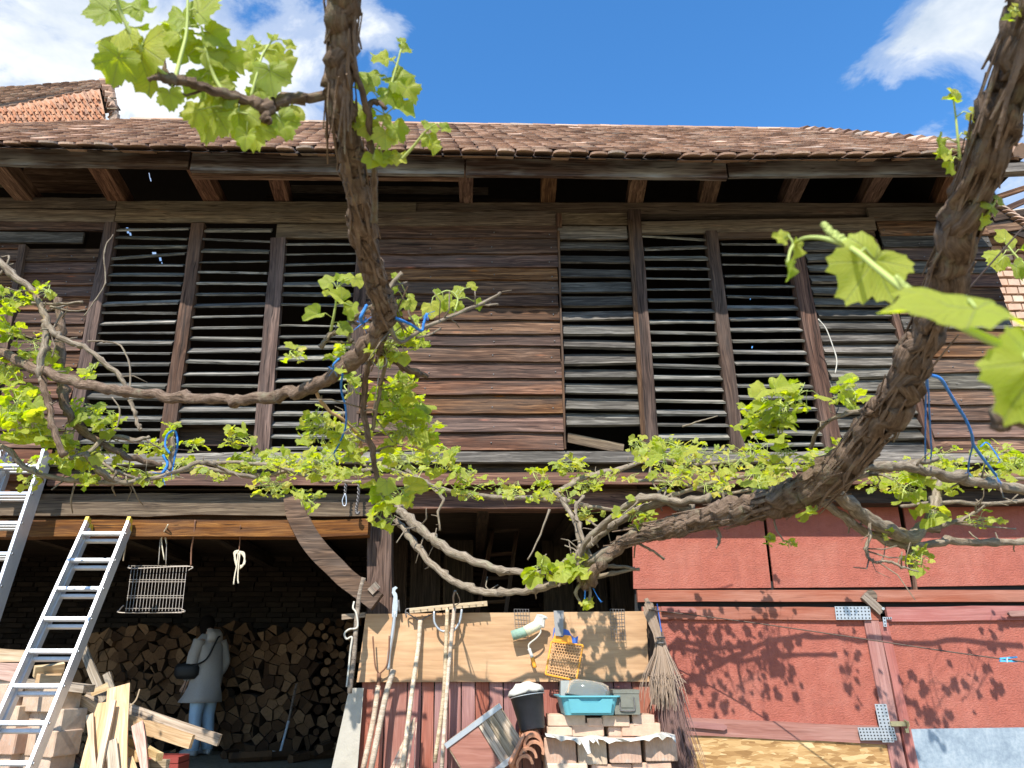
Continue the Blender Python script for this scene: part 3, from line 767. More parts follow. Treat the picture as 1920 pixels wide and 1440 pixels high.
# big lower beams, post and brace of the woodshed front
def beam(name, u0, v0, u1, v1, hpx, Y, t, mt, wav=0.015, segs=9):
    p0, p1 = P(u0, v0, Y), P(u1, v1, Y)
    h = abs(zt(v0 - hpx / 2, Y) - zt(v0 + hpx / 2, Y))
    return plank(name, p0, p1, h, t, mt, barn, segs=segs, wav=wav)
beam('lintel_beam', -60, 946, 700, 946, 41, Yw + .08, 0.22, 'beam_wood')
beam('tie_beam', -60, 990, 690, 990, 31, Yw + .04, 0.18, 'beam_red')
beam('lintel_beam', 700, 932, 1200, 930, 44, Yw + .12, 0.22, 'beam_red')
beam('lintel_beam', 1196, 924, 1990, 924, 36, Yw + .10, 0.2, 'inner_wood')
plank('shed_post', P(712, 925, Yw + .27), P(708, 1460, Yw + .27), 0.235, 0.22, 'post_wood', barn, up=(1, 0, 0), segs=8, wav=0.012)
plank('post_strip', P(734, 1120, Yw + .25), P(733, 1160, Yw + .25), 0.03, 0.03, 'rafter_wood', barn, up=(1, 0, 0))
bp = catmull([P(548, 930, Yw + .02), P(560, 975, Yw + .02), P(595, 1030, Yw + .02), P(645, 1080, Yw + .02), P(705, 1128, Yw + .02)], 6)
vs_ = []; fs = []
for i, q in enumerate(bp):
    q = Vector(q); t_ = (Vector(bp[min(i + 1, len(bp) - 1)]) - Vector(bp[max(i - 1, 0)])).normalized(); nn = Vector((0, 1, 0)).cross(t_).normalized()
    hw = 0.098 - 0.02 * abs(i / len(bp) - .4)
    for (a, y) in ((-1, 0), (1, 0), (1, .15), (-1, .15)): vs_.append(q + nn * a * hw + Vector((0, y, 0)) + Vector((mn.noise(q * 4), 0, mn.noise(q * 5))) * .012)
for i in range(len(bp) - 1):
    for k in range(4): fs.append((i * 4 + k, i * 4 + (k + 1) % 4, i * 4 + 4 + (k + 1) % 4, i * 4 + 4 + k))
fs += [(0, 3, 2, 1), tuple(len(vs_) - 4 + k for k in range(4))]
obj('curved_brace', mesh_of('curved_brace', vs_, fs, MATS['post_wood']), barn)
plank('brace_peg', P(697, 1098, Yw), P(706, 1108, Yw), 0.1, 0.02, 'header_wood', barn)
# back wall of the woodshed, coursed brick in deep shade; and the side walls
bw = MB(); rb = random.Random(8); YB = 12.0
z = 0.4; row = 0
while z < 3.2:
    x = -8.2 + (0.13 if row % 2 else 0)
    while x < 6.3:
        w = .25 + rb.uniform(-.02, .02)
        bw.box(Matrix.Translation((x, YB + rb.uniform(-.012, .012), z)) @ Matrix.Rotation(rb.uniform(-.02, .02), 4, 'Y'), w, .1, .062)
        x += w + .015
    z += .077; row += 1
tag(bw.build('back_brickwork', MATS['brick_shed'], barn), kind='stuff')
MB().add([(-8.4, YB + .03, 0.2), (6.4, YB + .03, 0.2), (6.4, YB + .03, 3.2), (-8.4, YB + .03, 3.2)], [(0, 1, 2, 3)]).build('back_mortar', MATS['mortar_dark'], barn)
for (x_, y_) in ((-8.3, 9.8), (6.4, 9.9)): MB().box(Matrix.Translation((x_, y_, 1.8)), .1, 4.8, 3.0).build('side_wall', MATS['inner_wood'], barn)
# joists under the loft floor
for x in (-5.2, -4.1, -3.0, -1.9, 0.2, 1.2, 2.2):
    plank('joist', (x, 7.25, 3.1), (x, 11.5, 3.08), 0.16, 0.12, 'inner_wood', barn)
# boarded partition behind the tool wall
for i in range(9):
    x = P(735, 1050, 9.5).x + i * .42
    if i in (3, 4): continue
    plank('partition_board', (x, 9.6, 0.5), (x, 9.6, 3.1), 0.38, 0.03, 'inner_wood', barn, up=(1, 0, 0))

# ------------------------------------------------------------------ red plank wall and plywood sheet
pw = thing('red_plank_wall', P(945, 1440, Yg - .1), 'low wall of faded red upright planks below the plywood sheet', 'wall')
us = [676, 720, 762, 788, 812, 838, 862, 888, 914, 940, 972, 1008, 1044, 1078, 1112, 1146, 1180, 1214]
for i in range(len(us) - 1):
    Y = Yg - .12
    ut = lambda u: u + (u - 945) * 0.01
    p0, p1 = P((us[i] + us[i + 1]) / 2 + 3, 1262, Y + rl.uniform(0, .012)), P((us[i] + us[i + 1]) / 2 - 4, 1470, Y + rl.uniform(0, .012))
    p1.z = FLOOR; p1.x = p0.x
    plank('plank', p0, p1, M_of(us[i + 1] - us[i] - 2, p0), 0.02, 'red_plank', pw, up=(1, 0, 0), segs=4)
plank('rail', P(690, 1296, Yg - .05), P(1210, 1296, Yg - .05), 0.08, 0.04, 'plank_old', pw)
Y = Yg - .16
pl = []
for j in range(5):
    for i in range(13):
        a, c = P(686 - j * 4.3, 1151 + j * 32, Y), P(1211 + j * 1.8, 1146 + j * 33, Y)
        q = a.lerp(c, i / 12); q.y += 0.012 * math.sin(i * .9 + j) ; q.z += .004 * mn.noise(Vector((i * 1.1, j, 2))); pl.append(q)
pf = [(j * 13 + i, (j + 1) * 13 + i, (j + 1) * 13 + i + 1, j * 13 + i + 1) for j in range(4) for i in range(12)]
nf = len(pl)
pl2 = pl + [q + Vector((0, .012, 0)) for q in pl]
pf2 = pf + [tuple(k + nf for k in reversed(f)) for f in pf]
rim = [i for i in range(13)] + [j * 13 + 12 for j in range(1, 5)] + [4 * 13 + i for i in range(11, -1, -1)] + [j * 13 for j in range(3, 0, -1)]
for k in range(len(rim)): a, c = rim[k], rim[(k + 1) % len(rim)]; pf2.append((a, c, c + nf, a + nf))
ply_o = Vector(pl[2 * 13 + 6])
o = obj('plywood_sheet', mesh_of('plywood_sheet', [q - ply_o for q in pl2], pf2, MATS['plywood']), None, Matrix.Translation(ply_o))
tag(o, 'pale orange plywood sheet nailed across the top of the red plank wall', 'plywood')
lp = MB()
lp.add([P(655, 1290, Yg - .2), P(682, 1290, Yg - .2), P(668, 1470, Yg - .2), P(615, 1470, Yg - .2), P(655, 1290, Yg + .15), P(682, 1290, Yg + .15), P(668, 1470, Yg + .15), P(615, 1470, Yg + .15)],
       [(0, 3, 2, 1), (4, 5, 6, 7), (0, 4, 7, 3), (1, 2, 6, 5), (0, 1, 5, 4), (3, 7, 6, 2)])
tag(lp.build('stone_footing', MATS['limewood']), 'whitish slanting limewashed footing at the corner of the woodshed', 'footing')

# ------------------------------------------------------------------ red gate
gate = thing('red_gate', P(1560, 1440, Yg), 'wide brick red wooden gate with two leaves patched with metal', 'gate')
def quad_panel(name, pts, Y, t, mat, parent, nx=1):
    ps = [P(u, v, Y) for u, v in pts]
    c = sum(ps, Vector()) / 4
    vs_ = [q - c for q in ps] + [q - c + Vector((0, t, 0)) for q in ps]
    return obj(name, mesh_of(name, vs_, [(0, 1, 2, 3), (7, 6, 5, 4), (0, 4, 5, 1), (1, 5, 6, 2), (2, 6, 7, 3), (3, 7, 4, 0)], MATS[mat]), parent, Matrix.Translation(c))
def rail(name, u0, v0, u1, v1, hpx, Y, t, mat, parent, wav=.006):
    p0, p1 = P(u0, v0, Y), P(u1, v1, Y)
    return plank(name, p0, p1, abs(zt(v0 - hpx / 2, Y) - zt(v0 + hpx / 2, Y)), t, mat, parent, segs=6, wav=wav)
# upper fixed panels
quad_panel('upper_panel', [(1184, 930), (1188, 1104), (1446, 1102), (1426, 930)], Yg, .02, 'red_panel', gate)
quad_panel('upper_panel', [(1432, 930), (1452, 1102), (1709, 1100), (1680, 930)], Yg - .012, .02, 'red_panel', gate)
quad_panel('upper_panel', [(1690, 930), (1717, 1100), (1990, 1096), (1960, 930)], Yg, .02, 'red_panel', gate)
plank('cover_strip', P(1712, 1060, Yg - .02), P(1719, 1122, Yg - .02), 0.035, 0.02, 'post_wood', gate, up=(1, 0, 0))
# lock rail
rail('cross_rail', 1196, 1117, 1990, 1117, 22, Yg - .045, .05, 'red_plank', gate)
MB().add([P(1190, 1090, Yg + .04), P(1990, 1090, Yg + .04), P(1990, 1150, Yg + .04), P(1190, 1150, Yg + .04)], [(0, 3, 2, 1)]).build('gap_backing', MATS['hole_dark'], gate)
# left leaf
rail('top_rail', 1204, 1149, 1650, 1151, 24, Yg - .035, .04, 'red_plank', gate)
quad_panel('leaf_panel', [(1206, 1157), (1216, 1362), (1655, 1372), (1628, 1160)], Yg - .005, .02, 'red_panel', gate)
plank('stile', P(1634, 1164, Yg - .03), P(1690, 1460, Yg - .03), 0.135, 0.04, 'red_plank', gate, up=(1, 0, 0))
rail('bottom_rail', 1280, 1361, 1660, 1379, 33, Yg - .03, .04, 'red_plank', gate)
quad_panel('strand_board_patch', [(1225, 1374), (1235, 1475), (1690, 1475), (1660, 1385)], Yg - .015, .015, 'strand_board', gate)
# right leaf
quad_panel('leaf_panel', [(1662, 1150), (1704, 1368), (1990, 1366), (1990, 1150)], Yg - .012, .02, 'red_panel', gate)
rail('top_rail', 1664, 1152, 1990, 1148, 27, Yg - .04, .04, 'red_plank', gate)
plank('stile', P(1657, 1166, Yg - .036), P(1719, 1460, Yg - .036), 0.085, 0.04, 'red_plank', gate, up=(1, 0, 0))
quad_panel('zinc_sheet', [(1700, 1367), (1722, 1480), (1990, 1480), (1990, 1363)], Yg - .035, .01, 'galvanised', gate)
# perforated plates: real holes shown as dark inset discs
def perf_plate(name, rects, Y, parent, du=0.0):
    mb = MB(); hb_ = MB()
    for ri, (u0, v0, u1, v1, cols, rows, sk) in enumerate(rects):
        Y = Y - .006 * (ri > 0)
        a, b2, c2, d2 = P(u0, v0, Y), P(u0 + sk, v1, Y), P(u1 + sk, v1, Y), P(u1, v0, Y)
        mb.add([a, b2, c2, d2] + [q + Vector((0, .004, 0)) for q in (a, b2, c2, d2)], [(0, 1, 2, 3), (0, 4, 5, 1), (1, 5, 6, 2), (2, 6, 7, 3), (3, 7, 4, 0)])
        for i in range(cols):
            for j in range(rows):
                fu, fv = (i + .5) / cols, (j + .5) / rows
                q = a.lerp(d2, fu).lerp(b2.lerp(c2, fu), fv) + Vector((0, -.0015, 0))
                r_ = .0075; n = 6
                hb_.add([q + Vector((r_ * math.cos(k * math.tau / n), 0, r_ * math.sin(k * math.tau / n))) for k in range(n)], [tuple(range(n))])
    pp = mb.build(name, MATS['zinc_perf'], parent)
    hb_.build('hole_pattern', MATS['hole_dark'], pp)
perf_plate('mending_plate', [(1565, 1137, 1631, 1162, 10, 4, 3)], Yg - .055, gate)
perf_plate('mending_plate', [(1640, 1320, 1662, 1392, 3, 11, 15), (1608, 1364, 1676, 1388, 11, 4, 6)], Yg - .06, gate)
perf_plate('angle_plate', [(1655, 1157, 1672, 1161, 4, 1, 0), (1655, 1157, 1661, 1175, 1, 3, 2)], Yg - .062, gate)
MB().beam(P(1670, 1357, Yg - .07), P(1704, 1357, Yg - .07), .02, .04).tube([P(1695, 1350, Yg - .09), P(1703, 1354, Yg - .10), P(1702, 1366, Yg - .09)], .008, 6).build('hasp', MATS['brass'], gate)
MB().box(Matrix.Translation(P(1700, 1370, Yg - .09)), .03, .02, .035).build('padlock', MATS['brass'], gate)
tb = plank('turn_button', P(1620, 1115, Yg - .08), P(1655, 1148, Yg - .08), 0.075, 0.035, 'dark_handle', gate, up=(.5, 0, .8))
MB().tube([P(1656, 1141, Yg - .10), P(1656, 1141, Yg - .05)], .014, 8).build('bolt', MATS['steel'], gate)
MB().lathe([(0.055, 0), (.055, .012)], Matrix.Translation(P(1633, 1117, Yg - .047)) @ Matrix.Rotation(R(90), 4, 'X'), 12).build('wood_disc', MATS['header_wood'], gate)
def pointed_slat(u0, v0, u1, v1, hpx, Y):
    a, c = P(u0, v0, Y), P(u1, v1, Y); h = M_of(hpx, a); m = frame(a, c); L = (c - a).length / 2; r_ = h / 2
    out = [(-L, -r_), (L - r_, -r_), (L, -r_ * .4), (L, r_ * .4), (L - r_, r_), (-L, r_)]
    MB().prism(out, m, .022).build('pull_slat', MATS['red_plank'], gate)
pointed_slat(1240, 1142, 1306, 1144, 10, Yg - .075); pointed_slat(1282, 1357, 1363, 1364, 11, Yg - .06); pointed_slat(1990, 1148, 1888, 1151, 10, Yg - .075)

# ------------------------------------------------------------------ neighbouring houses
nh = thing('brick_house', P(60, 330, 10.6) - Vector((0, 0, 5)), 'old brick house gable with mossy clay tiles rising behind the barn roof', 'house')
Yn = 10.8
wall_poly = [(-80, 300), (-80, 212), (60, 190), (186, 164), (202, 238), (212, 300)]
c = P(60, 230, Yn)
wp = [P(u, v, Yn) for u, v in wall_poly]
MB().add(wp + [q + Vector((-.2, .3, 0)) for q in wp], [tuple(range(6)), tuple(range(11, 5, -1))] + [(i, i + 6, (i + 1) % 6 + 6, (i + 1) % 6) for i in range(6)]).build('gable_wall', MATS['half_tile'], nh)
def inside(px, poly):
    r_ = False
    for i in range(len(poly)):
        (x1, y1), (x2, y2) = poly[i], poly[(i + 1) % len(poly)]
        if (y1 > px[1]) != (y2 > px[1]) and px[0] < (x2 - x1) * (px[1] - y1) / (y2 - y1) + x1: r_ = not r_
    return r_
gb = MB(); k = math.tan(R(55)); rn = random.Random(3)
for i in range(-60, 90):
    for j in range(0, 16):
        # bricks laid on edge in leaning courses
        u = -60 + i * 5.2 + j * 7.4 + rn.uniform(-.5, .5); v = 160 + j * 11.5 + (5 if i % 2 else 0)
        if inside((u - 3, v - 5), wall_poly) and inside((u + 4, v + 5), wall_poly) and v < 290:
            q = P(u, v, Yn - .02 + rn.uniform(-.02, .02))
            gb.box(Matrix.Translation(q) @ Matrix.Rotation(R(57) + rn.uniform(-.03, .03), 4, 'Y'), .126, .05, .0385)
tag(gb.build('gable_brickwork', MATS['brick_old'], nh), kind='stuff')
rt2 = MB(); rr_ = random.Random(9)
for r_ in range(8):
    for i in range(17):
        u = -60 + i * 17 + (8 if r_ % 2 else 0) + rr_.uniform(-2, 2); f = (u + 60) / 270
        v = lerp(214, 160, max(0, f)) - r_ * lerp(6.5, 1.5, f) + rr_.uniform(-.8, .8)
        if u > 206: continue
        p = P(u, v, Yn - .02 + r_ * .28)
        m = Matrix.Translation(p) @ Matrix.Rotation(-R(10), 4, 'Y') @ Matrix.Rotation(R(33) + rr_.uniform(-.05, .05), 4, 'X') @ Matrix.Scale(1.1, 4)
        rt2.add([m @ Vector(q) for q in tv[1][0]], tv[1][1])
tag(rt2.build('house_tiling', MATS['roof_clay'], nh), kind='stuff')
quad_panel('verge_underlay', [(-60, 206), (-60, 222), (205, 172), (196, 160)], Yn + .1, .5, 'dark_sheet', nh)
for i in range(7):
    a = P(188 + i * 4.2, 158 + i * 11.0, Yn - .25); e = P(206 + i * 1.8, 157 + i * 12.5, Yn - .2)
    MB().tube([a, e, e + Vector((.02, 0, -.10))], [.10, .10, .085], 8).build('verge_tile', MATS['roof_clay'], nh)
    if i % 2: MB().beam(P(195 + i * 2, 174 + i * 10, Yn - .3), P(217 + i, 174 + i * 10, Yn - .3), .02, .02).build('tile_batten', MATS['header_wood'], nh)

bh = thing('brick_barn', P(1900, 660, Yw + .4) - Vector((0, 0, 3)), 'pale brick wall with sagging tiled verge beside the right end of the timber barn', 'building')
Yb = Yw + .5
quad_panel('rubble_core', [(1800, 405), (1860, 1000), (2050, 1000), (2000, 380)], Yb + .02, .4, 'mortar', bh)
v = 424; row = 0
low = MB()
while v < 1010:
    u = 1838 + (v - 424) * .16 + (7 if row % 2 else 0)
    while u < 2060:
        w = rn.uniform(21, 27); q = P(u + w / 2, v, Yb + rn.uniform(-.012, .012))
        if v > 668 or u > 1960:
            low.box(Matrix.Translation(q), M_of(w - 2.5, q), .1, .075); u += w; continue
        obj('brick', plank_mesh('brick', M_of(w - 2.5, q), .075, .1, 'brick_pale', 2, .006), bh, Matrix.Translation(q) @ Matrix.Rotation(rn.uniform(-.03, .03), 4, 'Y'))
        u += w
    v += 15.5; row += 1
tag(low.build('lower_brickwork', MATS['brick_pale'], bh), kind='stuff')
for (u0, v0, u1, v1, h, mt) in ((1792, 375, 1850, 350, 8, 'post_wood'), (1800, 392, 1925, 350, 9, 'rafter_wood'), (1836, 412, 1930, 372, 10, 'post_wood'), (1850, 430, 1940, 420, 16, 'rafter_wood'), (1862, 408, 1935, 395, 14, 'inner_wood')):
    p0, p1 = P(u0, v0, Yb - .3), P(u1, v1, Yb - .3); plank('verge_board', p0, p1, M_of(h, p0), .05, mt, bh)
for i in range(12):
    p = P(1842 + i * 9, 358 + i * 6.2, Yb - .35)
    obj('roof_tile', tiles_me[i % 3], bh, Matrix.Translation(p) @ Matrix.Rotation(R(24), 4, 'Y') @ Matrix.Rotation(R(-8), 4, 'X') @ Matrix.Rotation(rn.uniform(-.1, .1), 4, 'Z'))
quad_panel('roof_underlay', [(1835, 362), (1850, 420), (1990, 470), (1990, 440)], Yb - .28, .02, 'dark_sheet', bh)

# ================================================================== OBJECTS
# ------------------------------------------------------------------ firewood
rf = random.Random(77)
YF = 11.1
sc_ = 133.0
x0, x1 = xt(135, 1300, YF), xt(662, 1300, YF)
CELL = 0.158
def vtop(u): return float(np.interp(u, [135, 200, 270, 350, 430, 480, 560, 600, 660], [1200, 1178, 1176, 1176, 1172, 1180, 1182, 1160, 1152]))
pts2 = []; acc = []
for _ in range(9000):
    q = (rf.uniform(x0, x1), rf.uniform(FLOOR + .04, 2.4)); r_ = rf.choice((.045, .055, .062, .07, .088))
    if any((q[0] - w[0]) ** 2 + (q[1] - w[1]) ** 2 < ((r_ + w[2]) * .92) ** 2 for w in acc): continue
    acc.append((q[0], q[1], r_))
for q in acc:
    p_ = Vector((q[0], YF, q[1])); u = CX + q[0] / depth(p_) * F_PX
    v_ = CY - F_PX * ((p_ - Vector((0, 0, EYE))).dot(UP) / depth(p_))
    pts2.append((q[0], q[1], u, v_ > vtop(u), v_))
pts2.sort(key=lambda q: rf.random())
def vor_cell(i):
    cx_, cz_ = pts2[i][0], pts2[i][1]
    poly = [(-.13, -.13), (.13, -.13), (.13, .13), (-.13, .13)]
    for j, q in enumerate(pts2):
        if j == i: continue
        dx, dz = q[0] - cx_, q[1] - cz_
        d2 = dx * dx + dz * dz
        if d2 > .09: continue
        lim = d2 / 2; new = []
        for k in range(len(poly)):
            a, c = poly[k], poly[(k + 1) % len(poly)]
            fa, fc = a[0] * dx + a[1] * dz - lim, c[0] * dx + c[1] * dz - lim
            if fa <= 0: new.append(a)
            if (fa < 0 < fc) or (fc < 0 < fa):
                t = fa / (fa - fc); new.append((a[0] + (c[0] - a[0]) * t, a[1] + (c[1] - a[1]) * t))
        poly = new
        if len(poly) < 3: return None
    return poly
nlog = 0; more_logs = MB(); pts2.sort(key=lambda q: abs(q[2] - 480))
for i, q in enumerate(pts2):
    if not q[3]: continue
    poly = vor_cell(i)
    if not poly: continue
    roundish = q[2] > 575 and rf.random() < .6
    if roundish:
        r_ = .062 * rf.uniform(.7, 1.15); poly = [(r_ * math.cos(k * math.tau / 10), r_ * math.sin(k * math.tau / 10)) for k in range(10)]
    else:
        # drop a corner or two so that split billets read as wedges
        while len(poly) > 3 and rf.random() < .5 and len(poly) > rf.choice((3, 4, 4, 5)): poly.pop(rf.randrange(len(poly)))
        poly = [(a * .93, c * .93) for a, c in poly]
    L = .34; n = len(poly); sk = rf.uniform(-.03, .03)
    vs_ = [(a, 0 + sk * a * 3, c) for a, c in poly] + [(a, L, c) for a, c in poly]
    mlog = Matrix.Translation((q[0], YF + rf.uniform(-.07, .05), q[1])) @ Matrix.Rotation(rf.uniform(-.06, .06), 4, 'Z') @ Matrix.Rotation(rf.uniform(-.05, .05), 4, 'X')
    if nlog >= 298:
        more_logs.add([mlog @ Vector(w) for w in vs_], [tuple(range(n)), tuple(range(2 * n - 1, n - 1, -1))] + [(k, k + n, (k + 1) % n + n, (k + 1) % n) for k in range(n)]); continue
    me = mesh_of('firewood_log', vs_, [tuple(range(n)), tuple(range(2 * n - 1, n - 1, -1))] + [(k, k + n, (k + 1) % n + n, (k + 1) % n) for k in range(n)], MATS['log_end'])
    me.materials.append(MATS['log_bark'])
    for k in range(2, len(me.polygons)): me.polygons[k].material_index = 1
    o = obj('firewood_log', me, None, mlog)
    side = 'behind the grey ladder' if q[2] < 250 else ('left of the person' if q[2] < 345 else ('behind the person' if q[2] < 400 else ('between the person and the axe' if q[2] < 525 else 'right of the axe')))
    lev = 'top layers' if q[4] < 1235 else ('middle layers' if q[4] < 1330 else 'bottom layers')
    tag(o, f"{'round' if roundish else 'split'} firewood log in the {lev} of the stack, {side}", 'firewood', 'stacked firewood'); nlog += 1
if more_logs.v: tag(more_logs.build('firewood_stack', MATS['log_end']), 'dim far end of the firewood stack behind the short ladder', 'firewood', kind='stuff')
for i, (u, v, l, a) in enumerate(((470, 1418, .5, 10), (560, 1424, .3, 60), (505, 1425, .6, 20), (610, 1400, .4, 80), (600, 1424, .35, 30), (430, 1425, .25, 70))):
    p = P(u, v, 9.9 + .1 * i); p.z = max(p.z, FLOOR + .05)
    d = Vector((math.cos(R(a)), math.sin(R(a)), .04))
    mb = MB(); mb.tube([p - d * l / 2, p + d * l / 2], .055, 5, wob=.2)
    tag(mb.build('fallen_log', MATS['log_end']), ('long log lying on the shed floor left of the axe head', 'short log end pointing inward right of the axe head', 'longest log lying flat just before the axe head', 'log pointing inward at the foot of the round logs', 'short slanting log on the floor below the round logs', 'small log lying nearest to the person')[i], 'firewood', 'logs on the shed floor')

# axe leaning on the stack
ax = thing('axe', P(520, 1425, 10.6), 'long handled axe with grey lower shaft leaning on the firewood', 'axe')
MB().tube([P(556, 1282, 10.95), P(541, 1352, 10.8)], .017, 8).build('handle', MATS['dark_handle'], ax)
MB().tube([P(541, 1352, 10.8), P(524, 1416, 10.65)], .018, 8).build('shaft_sleeve', MATS['steel'], ax)
hm = frame(P(510, 1414, 10.62), P(540, 1420, 10.62))
MB().prism([(-.12, -.05), (.02, -.03), (.12, -.07), (.13, .07), (.02, .03), (-.12, .04)], hm, .04).build('axe_head', MATS['steel'], ax)

# ------------------------------------------------------------------ person
pp = P(372, 1412, 10.65); pp.z = FLOOR
person = thing('person', pp, 'person in grey hooded coat and pale jeans standing before the firewood', 'person')
def skin_body(joints, edges, root, sub=1):
    me = bpy.data.meshes.new('body')
    keys = list(joints); me.from_pydata([joints[k][0] for k in keys], [(keys.index(a), keys.index(c)) for a, c in edges], [])
    o = bpy.data.objects.new('tmp_body', me); COL.objects.link(o)
    o.modifiers.new('s', 'SKIN'); md = o.modifiers.new('d', 'SUBSURF'); md.levels = sub; md.render_levels = sub
    for i, k in enumerate(keys):
        me.skin_vertices[0].data[i].radius = (joints[k][1], joints[k][1] if len(joints[k]) < 3 else joints[k][2])
        me.skin_vertices[0].data[i].use_root = (k == root)
    dg = bpy.context.evaluated_depsgraph_get(); dg.update()
    ev = o.evaluated_get(dg); m2 = bpy.data.meshes.new_from_object(ev)
    bpy.data.objects.remove(o)
    return m2
# figure axes: fx forward, sd to its own right; it looks away to the left
yaw = R(150); fwd = Vector((math.cos(yaw), math.sin(yaw), 0)); sd = Vector((fwd.y, -fwd.x, 0))
def B(f, s, z_): return tuple(fwd * f + sd * s + Vector((0, 0, z_)))
J = {'pel': (B(0, 0, .93), .15, .12), 'waist': (B(.01, 0, 1.08), .13, .10), 'chest': (B(.03, 0, 1.30), .16, .11), 'neck0': (B(.04, 0, 1.46), .06), 'neck1': (B(.06, 0, 1.53), .052),
     'head0': (B(.14, 0, 1.57), .078), 'head1': (B(.155, 0, 1.66), .082), 'nose': (B(.24, 0, 1.57), .016)}
E = [('pel', 'waist'), ('waist', 'chest'), ('chest', 'neck0'), ('neck0', 'neck1'), ('neck1', 'head0'), ('head0', 'head1'), ('head0', 'nose')]
for sgn, n_ in ((1, 'r'), (-1, 'l')):
    J.update({'sh' + n_: (B(.03, sgn * .18, 1.40), .062), 'el' + n_: (B(-.02 if sgn > 0 else .05, sgn * .25, 1.13), .045), 'wr' + n_: (B(.12, sgn * .22, .92), .03), 'pa' + n_: (B(.16, sgn * .21, .85), .034),
              'hip' + n_: (B(0, sgn * .09, .86), .095), 'kn' + n_: (B(.03, sgn * .10, .49), .065), 'an' + n_: (B(-.02, sgn * .11, .09), .042), 'toe' + n_: (B(.14, sgn * .125, .035), .035)})
    E += [('chest', 'sh' + n_), ('sh' + n_, 'el' + n_), ('el' + n_, 'wr' + n_), ('wr' + n_, 'pa' + n_), ('pel', 'hip' + n_), ('hip' + n_, 'kn' + n_), ('kn' + n_, 'an' + n_), ('an' + n_, 'toe' + n_)]
    for k in range(4):
        J[f'f{k}{n_}'] = (B(.19 + .01 * k, sgn * (.185 + .017 * k), .80), .009); J[f'g{k}{n_}'] = (B(.19 + .01 * k, sgn * (.182 + .017 * k), .765 - .008 * (k in (1, 2))), .008)
        E += [('pa' + n_, f'f{k}{n_}'), (f'f{k}{n_}', f'g{k}{n_}')]
    J['th' + n_] = (B(.20, sgn * .165, .85), .010); E.append(('pa' + n_, 'th' + n_))
bme = skin_body(J, E, 'pel'); bme.materials.clear(); bme.materials.append(MATS['skin'])
bme.polygons.foreach_set('use_smooth', [True] * len(bme.polygons))
obj('body', bme, person, Matrix.Translation(pp))
def loft(name, rings, mat, parent, n=20, cap=True):
    """rings: (f, s, z, half depth, half width)"""
    mb = MB(); vs_ = []
    for ri, (f, s, z_, a, c) in enumerate(rings):
        for k in range(n):
            th = math.tau * k / n; w = 1 + .13 * mn.noise(Vector((math.cos(th) * 2.4, math.sin(th) * 2.4, z_ * 7))) + .05 * mn.noise(Vector((math.cos(th) * 6, math.sin(th) * 6, z_ * 13)))
            vs_.append(pp + Vector(B(f + a * w * math.cos(th), s + c * w * math.sin(th), z_)))
    fs = [(i * n + k, i * n + (k + 1) % n, (i + 1) * n + (k + 1) % n, (i + 1) * n + k) for i in range(len(rings) - 1) for k in range(n)]
    if cap: fs += [tuple(range(n - 1, -1, -1)), tuple((len(rings) - 1) * n + k for k in range(n))]
    return mb.add(vs_, fs).build(name, mat, parent, True)
coat = loft('coat', [(.06, -.02, .64, .25, .28), (.045, -.01, .72, .225, .265), (.03, 0, .82, .20, .245), (.02, 0, .90, .185, .23), (.01, 0, .98, .175, .22), (.02, 0, 1.10, .165, .205), (.035, 0, 1.24, .165, .215), (.05, 0, 1.34, .155, .215), (.065, 0, 1.41, .125, .185), (.08, 0, 1.46, .095, .125), (.09, 0, 1.50, .075, .08)], MATS['coat_grey'], person)
loft('hood', [(-.02, 0, 1.38, .05, .11), (-.06, 0, 1.43, .07, .13), (-.05, 0, 1.50, .075, .12), (-.01, 0, 1.56, .06, .10)], MATS['coat_grey'], coat)
for sgn in (1, -1):
    q = [Vector(J[k + ('r' if sgn > 0 else 'l')][0]) + pp for k in ('sh', 'el', 'wr')]
    MB().tube(catmull([q[0] + Vector((0, 0, .01)), q[1], q[2]], 7), [.085, .084, .082, .08, .078, .075, .073, .072, .07, .069, .068, .067, .066, .064, .06], 12, wob=.12).build('sleeve', MATS['coat_grey'], coat, True)
    loft('trouser_leg', [(-.02, sgn * .115, .07, .075, .075), (-.01, sgn * .11, .25, .075, .075), (.02, sgn * .105, .48, .08, .08), (.01, sgn * .10, .70, .095, .10), (0, sgn * .085, .88, .11, .11)], MATS['denim'], person)
    MB().tube([pp + Vector(B(-.08, sgn * .115, .045)), pp + Vector(B(0, sgn * .118, .055)), pp + Vector(B(.10, sgn * .125, .045)), pp + Vector(B(.18, sgn * .13, .035))], [.04, .048, .045, .03], 10).build('shoe', MATS['shoe'], person, True)
MB().lathe([(.01, -.15), (.06, -.14), (.085, -.08), (.10, 0), (.10, .05), (.08, .10), (.04, .128), (.005, .135)], Matrix.Translation(pp + Vector(B(.125, 0, 1.615))), 16).build('hair', MATS['hair'], person, True)
bgp = pp + Vector(B(.06, -.05, 1.02)) + Vector((-.14, -.19, 0))
bg_ = MB().lathe([(.01, -.10), (.12, -.09), (.165, -.04), (.165, .05), (.13, .095), (.01, .105)], Matrix.Translation(bgp), 18, 1.0, .5)
bag = bg_.build('shoulder_bag', MATS['bag_black'], person, True)
MB().tube(catmull([bgp + Vector((.10, -.05, .07)), pp + Vector((.03, -.20, 1.18)), pp + Vector((.12, -.12, 1.44)), pp + Vector((.10, .06, 1.45))], 6), .012, 6).build('strap', MATS['bag_black'], bag)
MB().tube([bgp + Vector((.06, -.10, -.08)), bgp + Vector((.03, -.12, -.22)), bgp + Vector((.0, -.12, -.30))], .006, 5).build('strap_end', MATS['bag_black'], bag)

